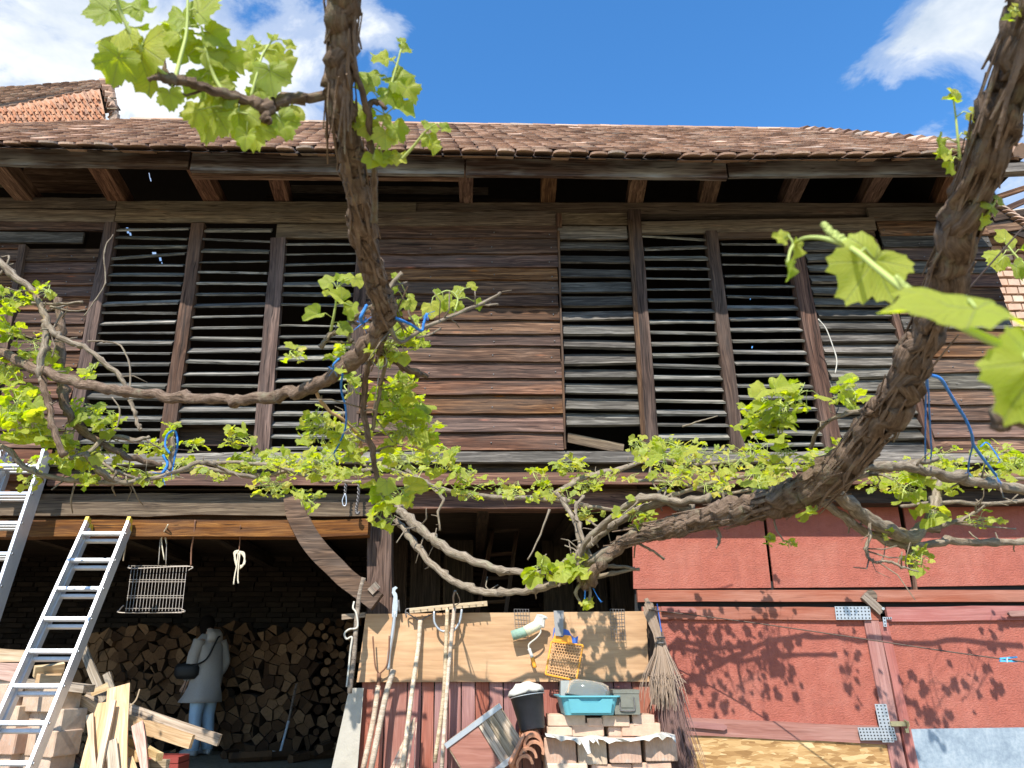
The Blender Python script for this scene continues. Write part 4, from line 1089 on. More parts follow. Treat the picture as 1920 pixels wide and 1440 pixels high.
# ------------------------------------------------------------------ ladders
def ladder(name, xl, xr, top, bot, first, step, n, label, layers, cap=None):
    """top, bot: (y, z) of the rails; layers: (normal offset, inset, start fraction)"""
    t = thing(name, ((xl + xr) / 2, bot[0], bot[1]), label, 'ladder')
    A, Bq = Vector((0, top[0], top[1])), Vector((0, bot[0], bot[1])); d = (Bq - A); L = d.length; d.normalize()
    nrm = Vector((0, -d.z, d.y)); nrm = nrm if nrm.y < 0 else -nrm          # towards the viewer
    for (off, ins, s0) in layers:
        for x in (xl + ins, xr - ins):
            p0 = A + d * s0 + nrm * off; p1 = Bq + nrm * off; p0.x = p1.x = x
            mb = MB(); m = frame(p0, p1, nrm); LL = (p1 - p0).length
            o = mb.box(m, LL, .026, .062).build('rail', MATS['aluminium'], t)
            if cap:
                e = p0 - d * .02; MB().box(frame(e - d * .02, e + d * .02, nrm), .045, .032, .068).build('end_cap', MATS[cap], t)
        k = first + s0
        rp = []
        while k < L:
            q = A + d * k + nrm * off
            mb = MB(); m = frame(Vector((xl + ins, q.y, q.z)), Vector((xr - ins, q.y, q.z)), nrm)
            mb.box(m, xr - xl - 2 * ins, .030, .032).box(m @ Matrix.Translation((0, 0, .019)), xr - xl - 2 * ins - .03, .022, .006)
            mb.build('rung', MATS['aluminium'], t)
            if off == layers[0][0]:
                for x in (xl + ins - .014, xr - ins + .014):
                    MB().lathe([(.013, 0), (.013, .006), (.006, .007)], Matrix.Translation((x, q.y, q.z)) @ Matrix.Rotation(R(90 if x > xl + .1 else -90), 4, 'Y'), 8).build('rivet', MATS['steel'], t)
            k += step
    return t
zT = zt(980, 6.98)
ladder('aluminium_ladder', xt(165, 982, 6.98), xt(243, 982, 6.98), (6.96, zT), (5.74, .27), .13, .287, 9, 'short aluminium ladder leaning on the reddish tie beam above the bricks', [(0, 0, 0), (-.075, .012, .03)], 'yellow_plastic')
ladder('extension_ladder', -4.46, -4.06, (6.80, zt(852, 6.80)), (6.24, .43), .12, .285, 11, 'tall aluminium extension ladder reaching up to the loft sill at the far left', [(0, 0, 0), (-.07, .01, 0), (-.14, .02, .0)], 'steel')
lad3 = thing('wooden_ladder', P(900, 1150, 9.3), 'dim wooden ladder leaning inside the dark opening behind the plywood', 'ladder')
for (a, c) in (((930, 960), (895, 1150)), ((975, 955), (948, 1150))):
    plank('rail', P(a[0], a[1], 9.4), P(c[0], c[1], 9.1), .05, .06, 'post_wood', lad3, up=(1, 0, 0))
for k in range(4): plank('rung', P(926 - k * 9, 995 + k * 45, 9.3), P(972 - k * 8, 992 + k * 45, 9.3), .04, .04, 'post_wood', lad3)

# ------------------------------------------------------------------ hanging things in the shed
gr = thing('wire_rack', P(290, 1150, Yw + .3), 'grey wire grill basket hanging from the beam beside the short ladder', 'wire rack')
Yr = Yw + .12
def W(pts, r_, name, mat, parent, n=6, per=5):
    return MB().tube(catmull([P(*q) for q in pts], per), r_, n).build(name, MATS[mat], parent, True)
for i in range(18):
    f = i / 17
    MB().tube([P(lerp(247, 350, f), 1062, Yr + .06), P(lerp(236, 341, f), 1146, Yr - .05)], .0027, 5).build('bar', MATS['wire_grey'], gr)
for j, (va, w) in enumerate(((1061, 0), (1087, 3.5), (1091, 4), (1117, 7.5), (1121, 8), (1141, 10.5), (1149, 11.5))):
    MB().tube([P(246 - w, va, Yr + .06 - .0012 * (va - 1060)), P(352 - w, va, Yr + .06 - .0012 * (va - 1060))], .004, 6).build('cross_bar', MATS['wire_grey'], gr)
W([(242, 1060, Yr), (250, 1066, Yr), (355, 1062, Yr), (353, 1070, Yr)], .006, 'rim', 'wire_grey', gr); W([(232, 1135, Yr), (225, 1143, Yr), (230, 1149, Yr), (340, 1148, Yr), (338, 1141, Yr)], .006, 'rim', 'wire_grey', gr)
W([(297, 1060, Yr), (301, 1010, Yr), (306, 990, Yr), (312, 1010, Yr), (311, 1060, Yr)], .005, 'handle', 'wire_grey', gr)
W([(308, 1050, Yr - .01), (303, 1010, Yr - .02), (312, 990, Yw), (315, 984, Yw - .02), (309, 1000, Yr - .02), (312, 1020, Yr - .01)], .006, 'cord', 'rope_cream', gr)
rc = thing('rope_coil', P(447, 1096, Yr), 'coil of cream rope hanging on a rusty wire from the tie beam', 'rope')
W([(451, 985, Yw + .02), (450, 1010, Yw + .1), (448, 1035, Yr)], .006, 'hook_wire', 'rusty_iron', rc)
for (a, r2) in ((0, 0), (4, 1), (-3, 2)):
    W([(448, 1032, Yr - .01), (441 - r2, 1040 + a, Yr - .02), (446, 1062 + a, Yr - .01), (456 + r2, 1058, Yr - .02), (458, 1042 - a, Yr - .01), (449, 1034, Yr - .02)], .008, 'loop', 'rope_cream', rc)
W([(447, 1036, Yr - .03), (444, 1060, Yr - .03), (440, 1080, Yr - .03), (438, 1096, Yr - .03)], .007, 'tail', 'rope_cream', rc); W([(450, 1036, Yr - .03), (447, 1065, Yr - .03), (446, 1085, Yr - .03), (447, 1094, Yr - .03)], .007, 'tail', 'rope_cream', rc)
def strand(name, pts, r_, mat, label, cat, group=None, n=6):
    return tag(MB().tube(catmull([P(*q) for q in pts], 6), r_, n).build(name, MATS[mat], None, True), label, cat, group)
strand('chain', [(366, 975, Yw + .02), (364, 1000, Yw + .05), (359, 1030, Yr), (358, 1062, Yr)], .008, 'rusty_iron', 'rusty chain hanging from the tie beam at the rack corner', 'chain')
strand('string', [(243, 985, Yw), (238, 1010, Yw), (233, 1040, Yw), (231, 1052, Yw)], .006, 'jute', 'short jute string tied to the top of the short ladder', 'string')
def twist(name, pts, label):
    mb = MB(); c_ = catmull([P(*q) for q in pts], 14)
    for ph in (0, math.pi):
        mb.tube([Vector(q) + Vector((math.cos(i * .9 + ph), math.sin(i * .9 + ph), 0)) * .010 for i, q in enumerate(c_)], .007, 5)
    return tag(mb.build(name, MATS['iron'], None, True), label, 'hook')
twist('wire_hook', [(673, 900, Yw - .06), (672, 930, Yw - .06), (668, 955, Yw - .06), (670, 964, Yw - .06), (673, 960, Yw - .06)], 'long twisted wire hook hanging below the apron board near the post')
h2 = twist('wire_loop', [(649, 900, Yw - .06), (647, 925, Yw - .06)], 'twisted wire ending in a loop, beside the long wire hook')
W([(647, 925, Yw - .06), (642, 938, Yw - .06), (644, 948, Yw - .06), (649, 946, Yw - .06), (649, 932, Yw - .06), (647, 925, Yw - .06)], .006, 'loop', 'steel', h2)

# ------------------------------------------------------------------ bricks, planks, rubble on the left
rk = random.Random(31)
def block_mesh(w, d, h, mat='brick_pale', ribs=0):
    """ribbed clay block with slightly broken edges"""
    mb = MB(); c = .008
    prof = [(-w / 2 + c, -d / 2), (w / 2 - c, -d / 2), (w / 2, -d / 2 + c), (w / 2, d / 2 - c), (w / 2 - c, d / 2), (-w / 2 + c, d / 2), (-w / 2, d / 2 - c), (-w / 2, -d / 2 + c)]
    n = 8; vs_ = []
    for (z_, k) in ((-h / 2, .975), (-h / 2 + .006, 1), (h / 2 - .006, 1), (h / 2, .975)):
        for x, y in prof: vs_.append((x * k + rk.uniform(-.002, .002), y * k + rk.uniform(-.002, .002), z_ + rk.uniform(-.002, .002)))
    fs = [(i * n + k, i * n + (k + 1) % n, (i + 1) * n + (k + 1) % n, (i + 1) * n + k) for i in range(3) for k in range(n)] + [tuple(range(n - 1, -1, -1)), tuple(3 * n + k for k in range(n))]
    return mesh_of('brick', vs_, fs, MATS[mat])
# ribbed face for the hollow blocks
m, b = new_mat('block_clay')
tc = b.n('ShaderNodeTexCoord'); oi = b.n('ShaderNodeObjectInfo')
wv = b.n('ShaderNodeTexWave', {'bands_direction': 'X'}, Vector=tc.outputs['Object'], Scale=11.0, Distortion=.6, Detail=2.0)
c = b.ramp(oi.outputs['Random'], [(0, (0.52, 0.34, 0.25)), (.35, (0.56, 0.43, 0.31)), (.7, (0.50, 0.29, 0.20)), (1, (0.58, 0.49, 0.38))])
n1 = b.noise(tc.outputs['Object'], 11, 5, .6)
c = b.n('ShaderNodeHueSaturation', None, Value=b.math('ADD', .45, b.math('MULTIPLY', n1, .9)), Color=c).outputs[0]
c = b.mix(b.ramp(b.noise(tc.outputs['Object'], 19, 5, .7), [(.56, 0.0), (.66, .65)]), c, (.36, .34, .30))
finish(b, c, .9, b.math('ADD', wv.outputs[0], b.math('MULTIPLY', n1, .6)), .5, .006, spec=.15)
def block(u, v, Y, w, h, d=.25, rot=22, mat='block_clay', label=None, tilt=0, group='clay blocks stacked under the short ladder'):
    p = P(u, v, Y)
    o = obj('clay_block', block_mesh(w, d, h, mat), None, Matrix.Translation(p) @ Matrix.Rotation(R(rot), 4, 'Z') @ Matrix.Rotation(R(tilt), 4, 'Y'))
    return tag(o, label, 'brick', group)
LB = 'pale ribbed clay block in the stack under the short ladder'
Yk = 6.75
for bi, (u, v, w, h, r_) in enumerate(((8, 1305, .30, .19, 20), (98, 1310, .37, .19, 24), (30, 1345, .30, .19, 22), (108, 1351, .36, .19, 24), (22, 1387, .34, .19, 20), (97, 1391, .37, .19, 26),
                      (12, 1428, .34, .19, 21), (84, 1431, .37, .19, 23), (5, 1470, .36, .19, 20), (88, 1472, .37, .19, 22))):
    block(u, v, Yk + rk.uniform(-.04, .04), w, h, .26, -r_ + 4, label=f"pale ribbed clay block under the short ladder, {('top', 'second', 'third', 'fourth', 'lowest')[bi // 2]} course, {('left', 'right')[bi % 2]} of two")
def stick(name, u0, v0, Y0, u1, v1, Y1, wpx, t, mat, label, cat='plank', up=(1, 0, 0), segs=5, wav=.01, group=None, ends=.02):
    p0, p1 = P(u0, v0, Y0), P(u1, v1, Y1)
    o = plank(name, p0, p1, M_of(wpx, (p0 + p1) / 2), t, mat, None, up=up, segs=segs, wav=wav, ends=ends)
    return tag(o, label, cat, group)
stick('top_board', -30, 1272, 6.6, 156, 1292, 6.6, 13, .2, 'plank_old', 'weathered board lying flat across the top of the block stack', up=(0, 0, 1))
stick('wood_chunk', -20, 1228, 6.6, 48, 1232, 6.7, 26, .12, 'plank_fresh', 'split yellowish timber chunk topmost on the block stack', 'wood chunk', up=(0, 0, 1), wav=.03)
stick('wood_chunk', -20, 1256, 6.55, 40, 1262, 6.6, 28, .1, 'plank_pink', 'broken pinkish timber chunk below the topmost yellow one', 'wood chunk', up=(0, 0, 1), wav=.03)
stick('wood_chunk', 66, 1262, 6.6, 122, 1256, 6.75, 22, .05, 'plank_fresh', 'tilted orange splinter board behind the ladder rung', 'wood chunk', up=(0, -.4, 1), wav=.02)
stick('wood_chunk', 66, 1276, 6.6, 112, 1276, 6.6, 24, .12, 'plank_fresh', 'short sawn wood offcut on the board above the blocks', 'wood chunk', up=(0, 0, 1), wav=.03)
stick('leaning_stick', 154, 1212, 7.15, 208, 1345, 7.0, 15, .04, 'plank_old', 'grey round stick leaning up behind the short ladder', 'stick')
stick('leaning_stick', 199, 1262, 7.1, 222, 1330, 7.0, 10, .03, 'plank_old', 'thin upright stick end above the pale plank heap', 'stick')
stick('wide_plank', 221, 1290, 6.75, 214, 1475, 6.4, 42, .022, 'plank_fresh', 'wide pale plank standing upright in the scrap heap')
stick('plank', 197, 1318, 6.7, 165, 1475, 6.4, 40, .022, 'plank_fresh', 'broad pale plank leaning left of the upright one')
stick('plank', 212, 1310, 6.62, 178, 1475, 6.3, 12, .03, 'plank_fresh', 'narrow yellow slat crossing in front of the broad planks')
stick('plank', 168, 1342, 6.6, 176, 1475, 6.3, 13, .03, 'plank_fresh', 'sunlit upright slat nearest to the block stack')
stick('plank', 206, 1385, 6.5, 216, 1475, 6.35, 22, .02, 'plank_old', 'grey curled bark board at the foot of the upright plank')
stick('long_plank', 158, 1302, 7.3, 406, 1388, 7.2, 20, .04, 'plank_old', 'long brown board sloping down to the right into the shed', up=(0, 0, 1))
stick('long_plank', 232, 1352, 7.2, 360, 1392, 7.12, 24, .05, 'plank_fresh', 'shorter pale board lying under the long brown board', up=(0, 0, 1))
stick('plank', 150, 1312, 6.85, 190, 1338, 6.8, 14, .05, 'plank_fresh', 'orange cut batten poking out beside the block stack', up=(0, 0, 1))
stick('plank', 172, 1300, 6.9, 204, 1286, 6.95, 12, .03, 'plank_fresh', 'short orange splinter pointing up over the batten', up=(0, 0, 1))
stick('pink_branch', 257, 1352, 6.7, 276, 1475, 6.4, 17, .06, 'plank_pink', 'pinkish peeled branch standing at the right of the heap', 'branch', wav=.02)
stick('round_pole', 236, 1386, 6.9, 292, 1420, 6.5, 13, .06, 'plank_fresh', 'short pale pole lying behind the pinkish branch', 'pole', up=(0, 0, 1))
stick('round_pole', 230, 1402, 6.9, 258, 1422, 6.6, 16, .07, 'plank_fresh', 'thicker pale pole end below the short pole', 'pole', up=(0, 0, 1))
stick('plank', 238, 1420, 6.6, 256, 1470, 6.4, 20, .05, 'plank_fresh', 'bright offcut at the foot of the pinkish branch')
for i in range(16):
    u, v = rk.uniform(120, 290), rk.uniform(1405, 1460)
    a = rk.uniform(-40, 70)
    stick('wood_scrap', u, v, 6.9, u + 45 * math.cos(R(a)), v + 26 * math.sin(R(a)), 6.8, rk.uniform(8, 18), .04, rk.choice(('plank_old', 'plank_fresh', 'post_wood')), 'wood scrap at the bottom of the heap beside the blocks', 'wood scrap', up=(0, 0, 1), wav=.02, group='wood scraps')
tag(MB().tube(catmull([P(243, 1325, 6.6), P(255, 1312, 6.6), P(262, 1292, 6.6)], 5), .006, 5).build('dry_stem', MATS['jute']), 'thin bent dry stem sticking out of the plank heap', 'stem')
cr_ = thing('red_crate', P(318, 1450, 8.2), 'dark red plastic crate on the shed floor near the person', 'crate')
for (u0, v0, u1, v1, h) in ((286, 1422, 345, 1422, 10), (288, 1440, 344, 1440, 20)):
    p0, p1 = P(u0, v0, 8.2), P(u1, v1, 8.2); MB().beam(p0, p1, .3, M_of(h, p0)).build('crate_side', MATS['red_plastic'], cr_)

# ------------------------------------------------------------------ brick pile under the tray
Yp = 6.95
LR = 'pale clay brick in the pile under the turquoise tray'
rank = {}
for (u, v, w, h) in ((1060, 1349, 72, 21), (1112, 1352, 30, 16), (1152, 1350, 52, 21), (1200, 1349, 44, 21), (1046, 1369, 50, 17), (1100, 1366, 62, 24), (1148, 1370, 30, 18), (1198, 1366, 74, 24),
                  (1047, 1405, 62, 46), (1107, 1406, 56, 46), (1168, 1404, 62, 44), (1232, 1401, 62, 44), (1060, 1441, 80, 24), (1142, 1442, 78, 24), (1217, 1440, 76, 26), (1060, 1468, 80, 24), (1142, 1469, 78, 24), (1217, 1469, 76, 26)):
    Yq = Yp + rk.uniform(-.02, .02) - (0.06 if v > 1395 else 0)
    p = P(u, v, Yq); ro_ = 0 if v < 1360 else 1 if v < 1380 else 2 if v < 1420 else 3 if v < 1455 else 4; rank[ro_] = rank.get(ro_, 0) + 1
    LR = f"clay brick under the turquoise tray, {('top', 'second', 'third', 'fourth', 'lowest')[ro_]} course, {('first', 'second', 'third', 'fourth')[rank[ro_] - 1]} from the bucket"
    block(u, v, Yq + .12, M_of(w - 2, p), M_of(h - 1.5, p), .24, rk.uniform(-6, 6), mat='block_clay' if h > 30 else 'brick_pale', label=LR, group='bricks piled under the turquoise tray')
ts = MB(); c_ = [(1022, 1376), (1050, 1380), (1085, 1384), (1110, 1380), (1140, 1384), (1180, 1385), (1215, 1380), (1240, 1375), (1266, 1380)]
vs_ = []
cc = catmull(c_, 3)
for i, (u, v) in enumerate(cc):
    vs_ += [P(u, v - 3, Yp + .1), P(u, v, Yp - .16 + .02 * math.sin(i * 1.7)), P(u + 2, v + 5 + 9 * abs(math.sin(i * 2.3)) * (i % 3 == 0), Yp - .175 + .015 * math.sin(i))]
fs = []
for i in range(len(cc) - 1):
    for k in range(2): fs.append((i * 3 + k, i * 3 + k + 1, i * 3 + 4 + k, i * 3 + 3 + k))
ts.add(vs_, fs)
ts.add([P(1085, 1382, Yp - .18), P(1104, 1386, Yp - .19), P(1108, 1412, Yp - .19), P(1102, 1414, Yp - .20)], [(0, 1, 2, 3)]).add([P(1112, 1382, Yp - .18), P(1120, 1384, Yp - .19), P(1124, 1398, Yp - .19)], [(0, 1, 2)])
tag(ts.build('torn_sheet', MATS['torn_sheet']), 'torn whitish plastic sheet between the courses of the brick pile', 'sheet')

# bucket
bk = thing('bucket', P(992, 1368, Yp), 'black plastic bucket with a crumpled white cover, beside the turquoise tray', 'bucket')
bc = P(993, 1334, Yp - .02); tilt = Matrix.Rotation(R(-9), 4, 'Y') @ Matrix.Rotation(R(-8), 4, 'X')
bm4 = Matrix.Translation(bc) @ tilt
MB().lathe([(.10, -.145), (.105, -.14), (.145, .13), (.152, .132), (.152, .145), (.140, .145), (.098, -.12)], bm4, 28).build('bucket_shell', MATS['black_plastic'], bk, True)
MB().tube([bm4 @ Vector((.155 * math.cos(a), .155 * math.sin(a) - .02, .12 - .20 * max(0, -math.sin(a)) * .0 - .0)) for a in np.linspace(math.pi, math.tau, 14)], .004, 5).build('handle', MATS['steel'], bk)
cv = MB(); prof = [(.02, .235), (.07, .23), (.11, .21), (.145, .185), (.158, .16), (.158, .14), (.13, .135)]
cv.lathe(prof, bm4, 30)
for q in cv.v: q += Vector((mn.noise(q * 16), mn.noise(q * 16 + Vector((5, 0, 0))), mn.noise(q * 14 + Vector((0, 9, 0))))) * .022
cv.build('crumpled_cover', MATS['white_plastic'], bk, True)
# tray
ty = thing('litter_tray', P(1100, 1338, Yp), 'turquoise plastic tray standing on the brick pile', 'tray')
def tray_mesh(w0, d0, w1, d1, h, t=.008, rim=.02):
    """tapered open tray"""
    def rr(w, d, z_, r_=.04, n=4):
        out = []
        for (sx, sy, a0) in ((1, 1, 0), (-1, 1, 90), (-1, -1, 180), (1, -1, 270)):
            for k in range(n + 1):
                a = R(a0 + 90 * k / n); out.append(Vector((sx * (w / 2 - r_) + r_ * math.cos(a), sy * (d / 2 - r_) + r_ * math.sin(a), z_)))
        return out
    rings = [rr(w1, d1, 0), rr(w0, d0, h), rr(w0 + 2 * rim, d0 + 2 * rim, h), rr(w0 + 2 * rim, d0 + 2 * rim, h - .012), ]
    rings = [rings[3], rings[2], rings[1]]
    inner = [rr(w0 - 2 * t, d0 - 2 * t, h - .002), rr(w1 - 2 * t, d1 - 2 * t, t)]
    outer = [rr(w1, d1, 0), rr(w0, d0, h - .012)]
    seq = outer + rings + inner; n = len(seq[0])
    vs_ = [q for r_ in seq for q in r_]
    fs = [(i * n + k, i * n + (k + 1) % n, (i + 1) * n + (k + 1) % n, (i + 1) * n + k) for i in range(len(seq) - 1) for k in range(n)]
    fs += [tuple(range(n - 1, -1, -1)), tuple((len(seq) - 1) * n + k for k in range(n))]
    return vs_, fs
tvs, tfs = tray_mesh(.49, .34, .42, .28, .155)
tm = Matrix.Translation(P(1101, 1339, Yp + .05)) @ Matrix.Rotation(R(2), 4, 'Z')
obj('tray_shell', mesh_of('tray_shell', tvs, tfs, MATS['turquoise_plastic'], False), ty, tm)
fp = [(-.17, .02), (.17, .02), (.19, .13), (.10, .13), (.06, .10), (-.06, .10), (-.10, .13), (-.19, .13)]
MB().prism(fp, tm @ Matrix.Translation((0, -.176, 0)) @ Matrix.Rotation(R(10), 4, 'X'), .006).build('front_panel', MATS['turquoise_plastic'], ty)
bw_ = thing('glass_bowl', P(1100, 1308, Yp), 'upturned oval clear glass dish lying in the turquoise tray', 'dish')
bmx = Matrix.Translation(P(1103, 1304, Yp + .03)) @ Matrix.Rotation(R(8), 4, 'Y')
MB().lathe([(.005, .125), (.12, .12), (.17, .10), (.19, .05), (.20, .0), (.205, -.01), (.195, -.012), (.185, .0), (.178, .05), (.158, .09), (.11, .11), (.005, .114)], bmx, 28, 1.0, .62, cap=False).build('dish_wall', MATS['glass_bowl'], bw_, True)
jg = MB().box(Matrix.Translation(P(1060, 1292, Yp + .1)), .10, .10, .14, .8)
tag(jg.build('plastic_jug', MATS['grey_plastic']), 'grey plastic container standing behind the glass dish', 'container')
# metal box
mbx_ = thing('metal_box', P(1172, 1340, Yp), 'olive grey metal ammunition style box beside the turquoise tray', 'box')
bo = Matrix.Translation(P(1172, 1318, Yp + .05)) @ Matrix.Rotation(R(-4), 4, 'Z')
MB().box(bo, .215, .26, .17).build('box_body', MATS['olive_metal'], mbx_)
MB().box(bo @ Matrix.Translation((0, 0, .095)), .225, .27, .028).build('lid', MATS['olive_metal'], mbx_)
lt = MB().tube(catmull([bo @ Vector(q) for q in ((-.06, -.135, .05), (-.062, -.14, -.04), (-.04, -.142, -.055), (.04, -.142, -.055), (.062, -.14, -.04), (.06, -.135, .05))], 5), .006, 6).build('latch_wire', MATS['iron'], mbx_)
MB().box(bo @ Matrix.Translation((0, -.133, 0)), .10, .008, .06).build('latch_plate', MATS['olive_metal'], mbx_)
# crate leaning at an angle
ct_ = thing('slatted_crate', P(905, 1440, Yp - .1), 'tilted old crate with red side, grey slats and pale metal edges', 'crate')
cA, cB, cD = P(836, 1396, Yp - .15), P(936, 1322, Yp - .15), P(894, 1462, Yp - .15)
ex = (cB - cA).normalized(); ez = (cD - cA); ez = (ez - ex * ez.dot(ex)).normalized(); ey = Vector((0, 1, 0)); W_, H_ = (cB - cA).length, .40
cm = Matrix((ex, ey, ez)).transposed().to_4x4(); cm.translation = cA
def cbox(name, x0_, x1_, y0_, y1_, z0_, z1_, mat): MB().box(cm @ Matrix.Translation(((x0_ + x1_) / 2, (y0_ + y1_) / 2, (z0_ + z1_) / 2)), x1_ - x0_, y1_ - y0_, z1_ - z0_).build(name, MATS[mat], ct_)
cbox('red_side', 0.01, W_ * .55, 0, .012, .02, H_ - .02, 'red_plank')
for k in range(3): obj('slat', plank_mesh('slat', H_ - .03, W_ * .145, .014, 'plank_old', 3, .004), ct_, cm @ Matrix.Translation((W_ * (.63 + .152 * k), .006, H_ / 2)) @ Matrix.Rotation(R(90), 4, 'Y'))
cbox('edge_strip', -.01, W_ + .01, -.012, .006, -.012, .03, 'zinc_perf'); cbox('edge_strip', -.01, W_ + .01, -.012, .006, H_ - .03, H_ + .012, 'zinc_perf')
cbox('crate_end', 0, .015, .012, .28, 0, H_, 'plank_old'); cbox('crate_end', W_ - .015, W_, .012, .28, 0, H_, 'plank_fresh'); cbox('crate_back', 0.015, W_ - .015, .27, .28, 0, H_, 'plank_old')
cbox('crate_lid', 0.015, W_ - .015, .012, .27, 0.0, .012, 'plank_old')
# half-round tiles
for (u, v, r_, rot, lab) in ((1000, 1398, 19, -10, 'topmost half round clay tile in the small heap by the crate'), (1002, 1410, 19, 8, 'second half round clay tile from the top by the crate'), (990, 1421, 18, -6, 'third half round clay tile from the top by the crate'), (984, 1434, 17, -12, 'lowest half round clay tile of the heap by the crate')):
    q = P(u, v, Yp - .2); R1 = M_of(r_, q); R0 = R1 - .022; n = 12; vs_ = []
    for y_ in (0, .34):
        for rr__ in (R1, R0):
            for k in range(n + 1):
                a = math.pi * k / n * 1.1 - .15
                vs_.append(Vector((rr__ * math.cos(a), y_, rr__ * math.sin(a) * 1.05)))
    m1 = n + 1; fs = []
    for k in range(n): fs += [(k, k + 1, m1 + k + 1, m1 + k), (2 * m1 + k, 3 * m1 + k, 3 * m1 + k + 1, 2 * m1 + k + 1), (k, 2 * m1 + k, 2 * m1 + k + 1, k + 1), (m1 + k, m1 + k + 1, 3 * m1 + k + 1, 3 * m1 + k)]
    fs += [(0, m1, 3 * m1, 2 * m1), (n, 2 * m1 + n, 3 * m1 + n, m1 + n)]
    tag(obj('half_round_tile', mesh_of('half_round_tile', vs_, fs, MATS['half_tile']), None, Matrix.Translation(q) @ Matrix.Rotation(R(rot), 4, 'Y') @ Matrix.Rotation(R(12), 4, 'X')), lab, 'roof tile', 'half round tiles')
tag(MB().beam(P(958, 1440, Yp - .2), P(985, 1385, Yp - .12), .2, .025, Vector((1, 0, .4))).build('flat_tile', MATS['half_tile']), 'thin clay slab standing between the crate and the half round tiles', 'tile')

# ------------------------------------------------------------------ tools on the plywood
Yt = Yg - .22
def tooltube(name, pts, wpx, mat, parent, n=8, per=5):
    q = [P(*a) for a in pts]; c_ = catmull(q, per)
    return MB().tube(c_, M_of(wpx, q[0]) / 2, n, wob=.03).build(name, MATS[mat], parent, True)
t1 = thing('lopper', P(690, 1440, Yt), 'long lopper with hooked grey blade standing against the plywood', 'lopper')
tooltube('tube_handle', [(741, 1146, Yt), (737, 1180, Yt), (730, 1225, Yt), (728, 1256, Yt)], 7, 'zinc_perf', t1)
tooltube('handle', [(738, 1256, Yt - .02), (722, 1310, Yt - .06), (695, 1445, Yt - .2)], 11, 'handle_wood', t1)
hk = frame(P(742, 1148, Yt), P(742, 1103, Yt), Vector((1, 0, 0)))
MB().prism([(-.15, -.035), (-.05, -.03), (.03, -.02), (.07, -.035), (.11, -.03), (.125, .0), (.11, .02), (.095, .0), (.08, -.005), (.06, .01), (.04, .015), (-.05, .02), (-.15, .01)], hk, .012).build('hook_blade', MATS['steel'], t1)
tooltube('lever', [(749, 1148, Yt), (747, 1125, Yt)], 4, 'iron', t1)
t2 = thing('pitchfork', P(680, 1440, Yt), 'two pronged hay fork standing left of the lopper', 'pitchfork')
tooltube('tine', [(699, 1193, Yt - .02), (701, 1220, Yt - .02), (704, 1250, Yt - .02), (711, 1264, Yt)], 3, 'rusty_iron', t2); tooltube('tine', [(730, 1192, Yt - .02), (729, 1225, Yt - .02), (724, 1250, Yt - .02), (711, 1264, Yt)], 3, 'rusty_iron', t2)
tooltube('ferrule', [(711, 1262, Yt), (709, 1290, Yt - .02)], 8, 'rusty_iron', t2); tooltube('handle', [(709, 1286, Yt - .02), (700, 1350, Yt - .1), (680, 1445, Yt - .22)], 10, 'handle_wood', t2)
t3 = thing('wire_rake', P(755, 1440, Yt), 'rake with a thin wire bow head and long pale handle', 'rake')
tooltube('wire_bow', [(762, 1158, Yt), (761, 1144, Yt), (772, 1141, Yt), (818, 1139, Yt), (822, 1146, Yt), (800, 1156, Yt), (788, 1163, Yt), (772, 1155, Yt), (762, 1148, Yt)], 2.6, 'iron', t3)
tooltube('handle', [(788, 1163, Yt), (784, 1215, Yt - .02), (772, 1300, Yt - .1), (754, 1445, Yt - .22)], 8.5, 'handle_wood', t3)
t4 = thing('hay_rake', P(820, 1440, Yt), 'wide wooden hay rake hung by wire from the vine above the plywood', 'rake')
plank('rake_head', P(768, 1145, Yt - .06), P(913, 1131, Yt - .06), .045, .05, 'handle_wood', t4)
for k in range(11): MB().tube([P(775 + k * 13, 1143 - k * 1.2, Yt - .1), P(775 + k * 13, 1143 - k * 1.2, Yt + .02)], .006, 6).build('tooth', MATS['handle_wood'], t4)
tooltube('bow', [(814, 1146, Yt - .05), (815, 1168, Yt - .05), (826, 1182, Yt - .05), (838, 1184, Yt - .05)], 4.5, 'zinc_perf', t4); tooltube('bow', [(866, 1142, Yt - .05), (862, 1165, Yt - .05), (853, 1180, Yt - .05), (842, 1188, Yt - .05)], 4.5, 'zinc_perf', t4)
tooltube('handle', [(839, 1140, Yt - .06), (836, 1210, Yt - .08), (832, 1300, Yt - .12), (815, 1430, Yt - .2)], 7.5, 'handle_wood', t4); tooltube('brace_pole', [(852, 1138, Yt - .07), (846, 1200, Yt - .08), (838, 1290, Yt - .12), (828, 1445, Yt - .2)], 7.5, 'handle_wood', t4)
tooltube('wire_tie', [(853, 1108, 5.6), (850, 1120, 6.3), (851, 1135, Yt - .08)], 4, 'iron', t4); tooltube('wire_tie', [(855, 1108, 5.6), (862, 1128, 6.4), (850, 1138, Yt - .08)], 2, 'iron', t4)
t5 = thing('reed_broom', P(750, 1445, Yt), 'worn straw besom leaning between the rakes on the red planks', 'broom')
mb = MB(); rs5 = random.Random(4)
for i in range(60):
    a = rs5.gauss(0, 1); mb.tube([P(776 + a * 1.5, 1345 + rs5.uniform(0, 18), Yt - .08), P(764 + a * 4, 1390, Yt - .13), P(746 + a * 9, 1450, Yt - .2)], .004, 4)
tag(mb.build('straw', MATS['handle_wood'], t5), kind='stuff')
t6 = thing('dark_pole', P(655, 1290, Yt), 'dark bent pole leaning at the left edge of the plywood', 'pole')
tooltube('shaft', [(682, 1083, Yw + .03), (674, 1115, Yw + .03), (668, 1170, Yw + .0), (663, 1235, Yw - .02), (655, 1300, Yw - .05)], 9, 'dark_handle', t6)
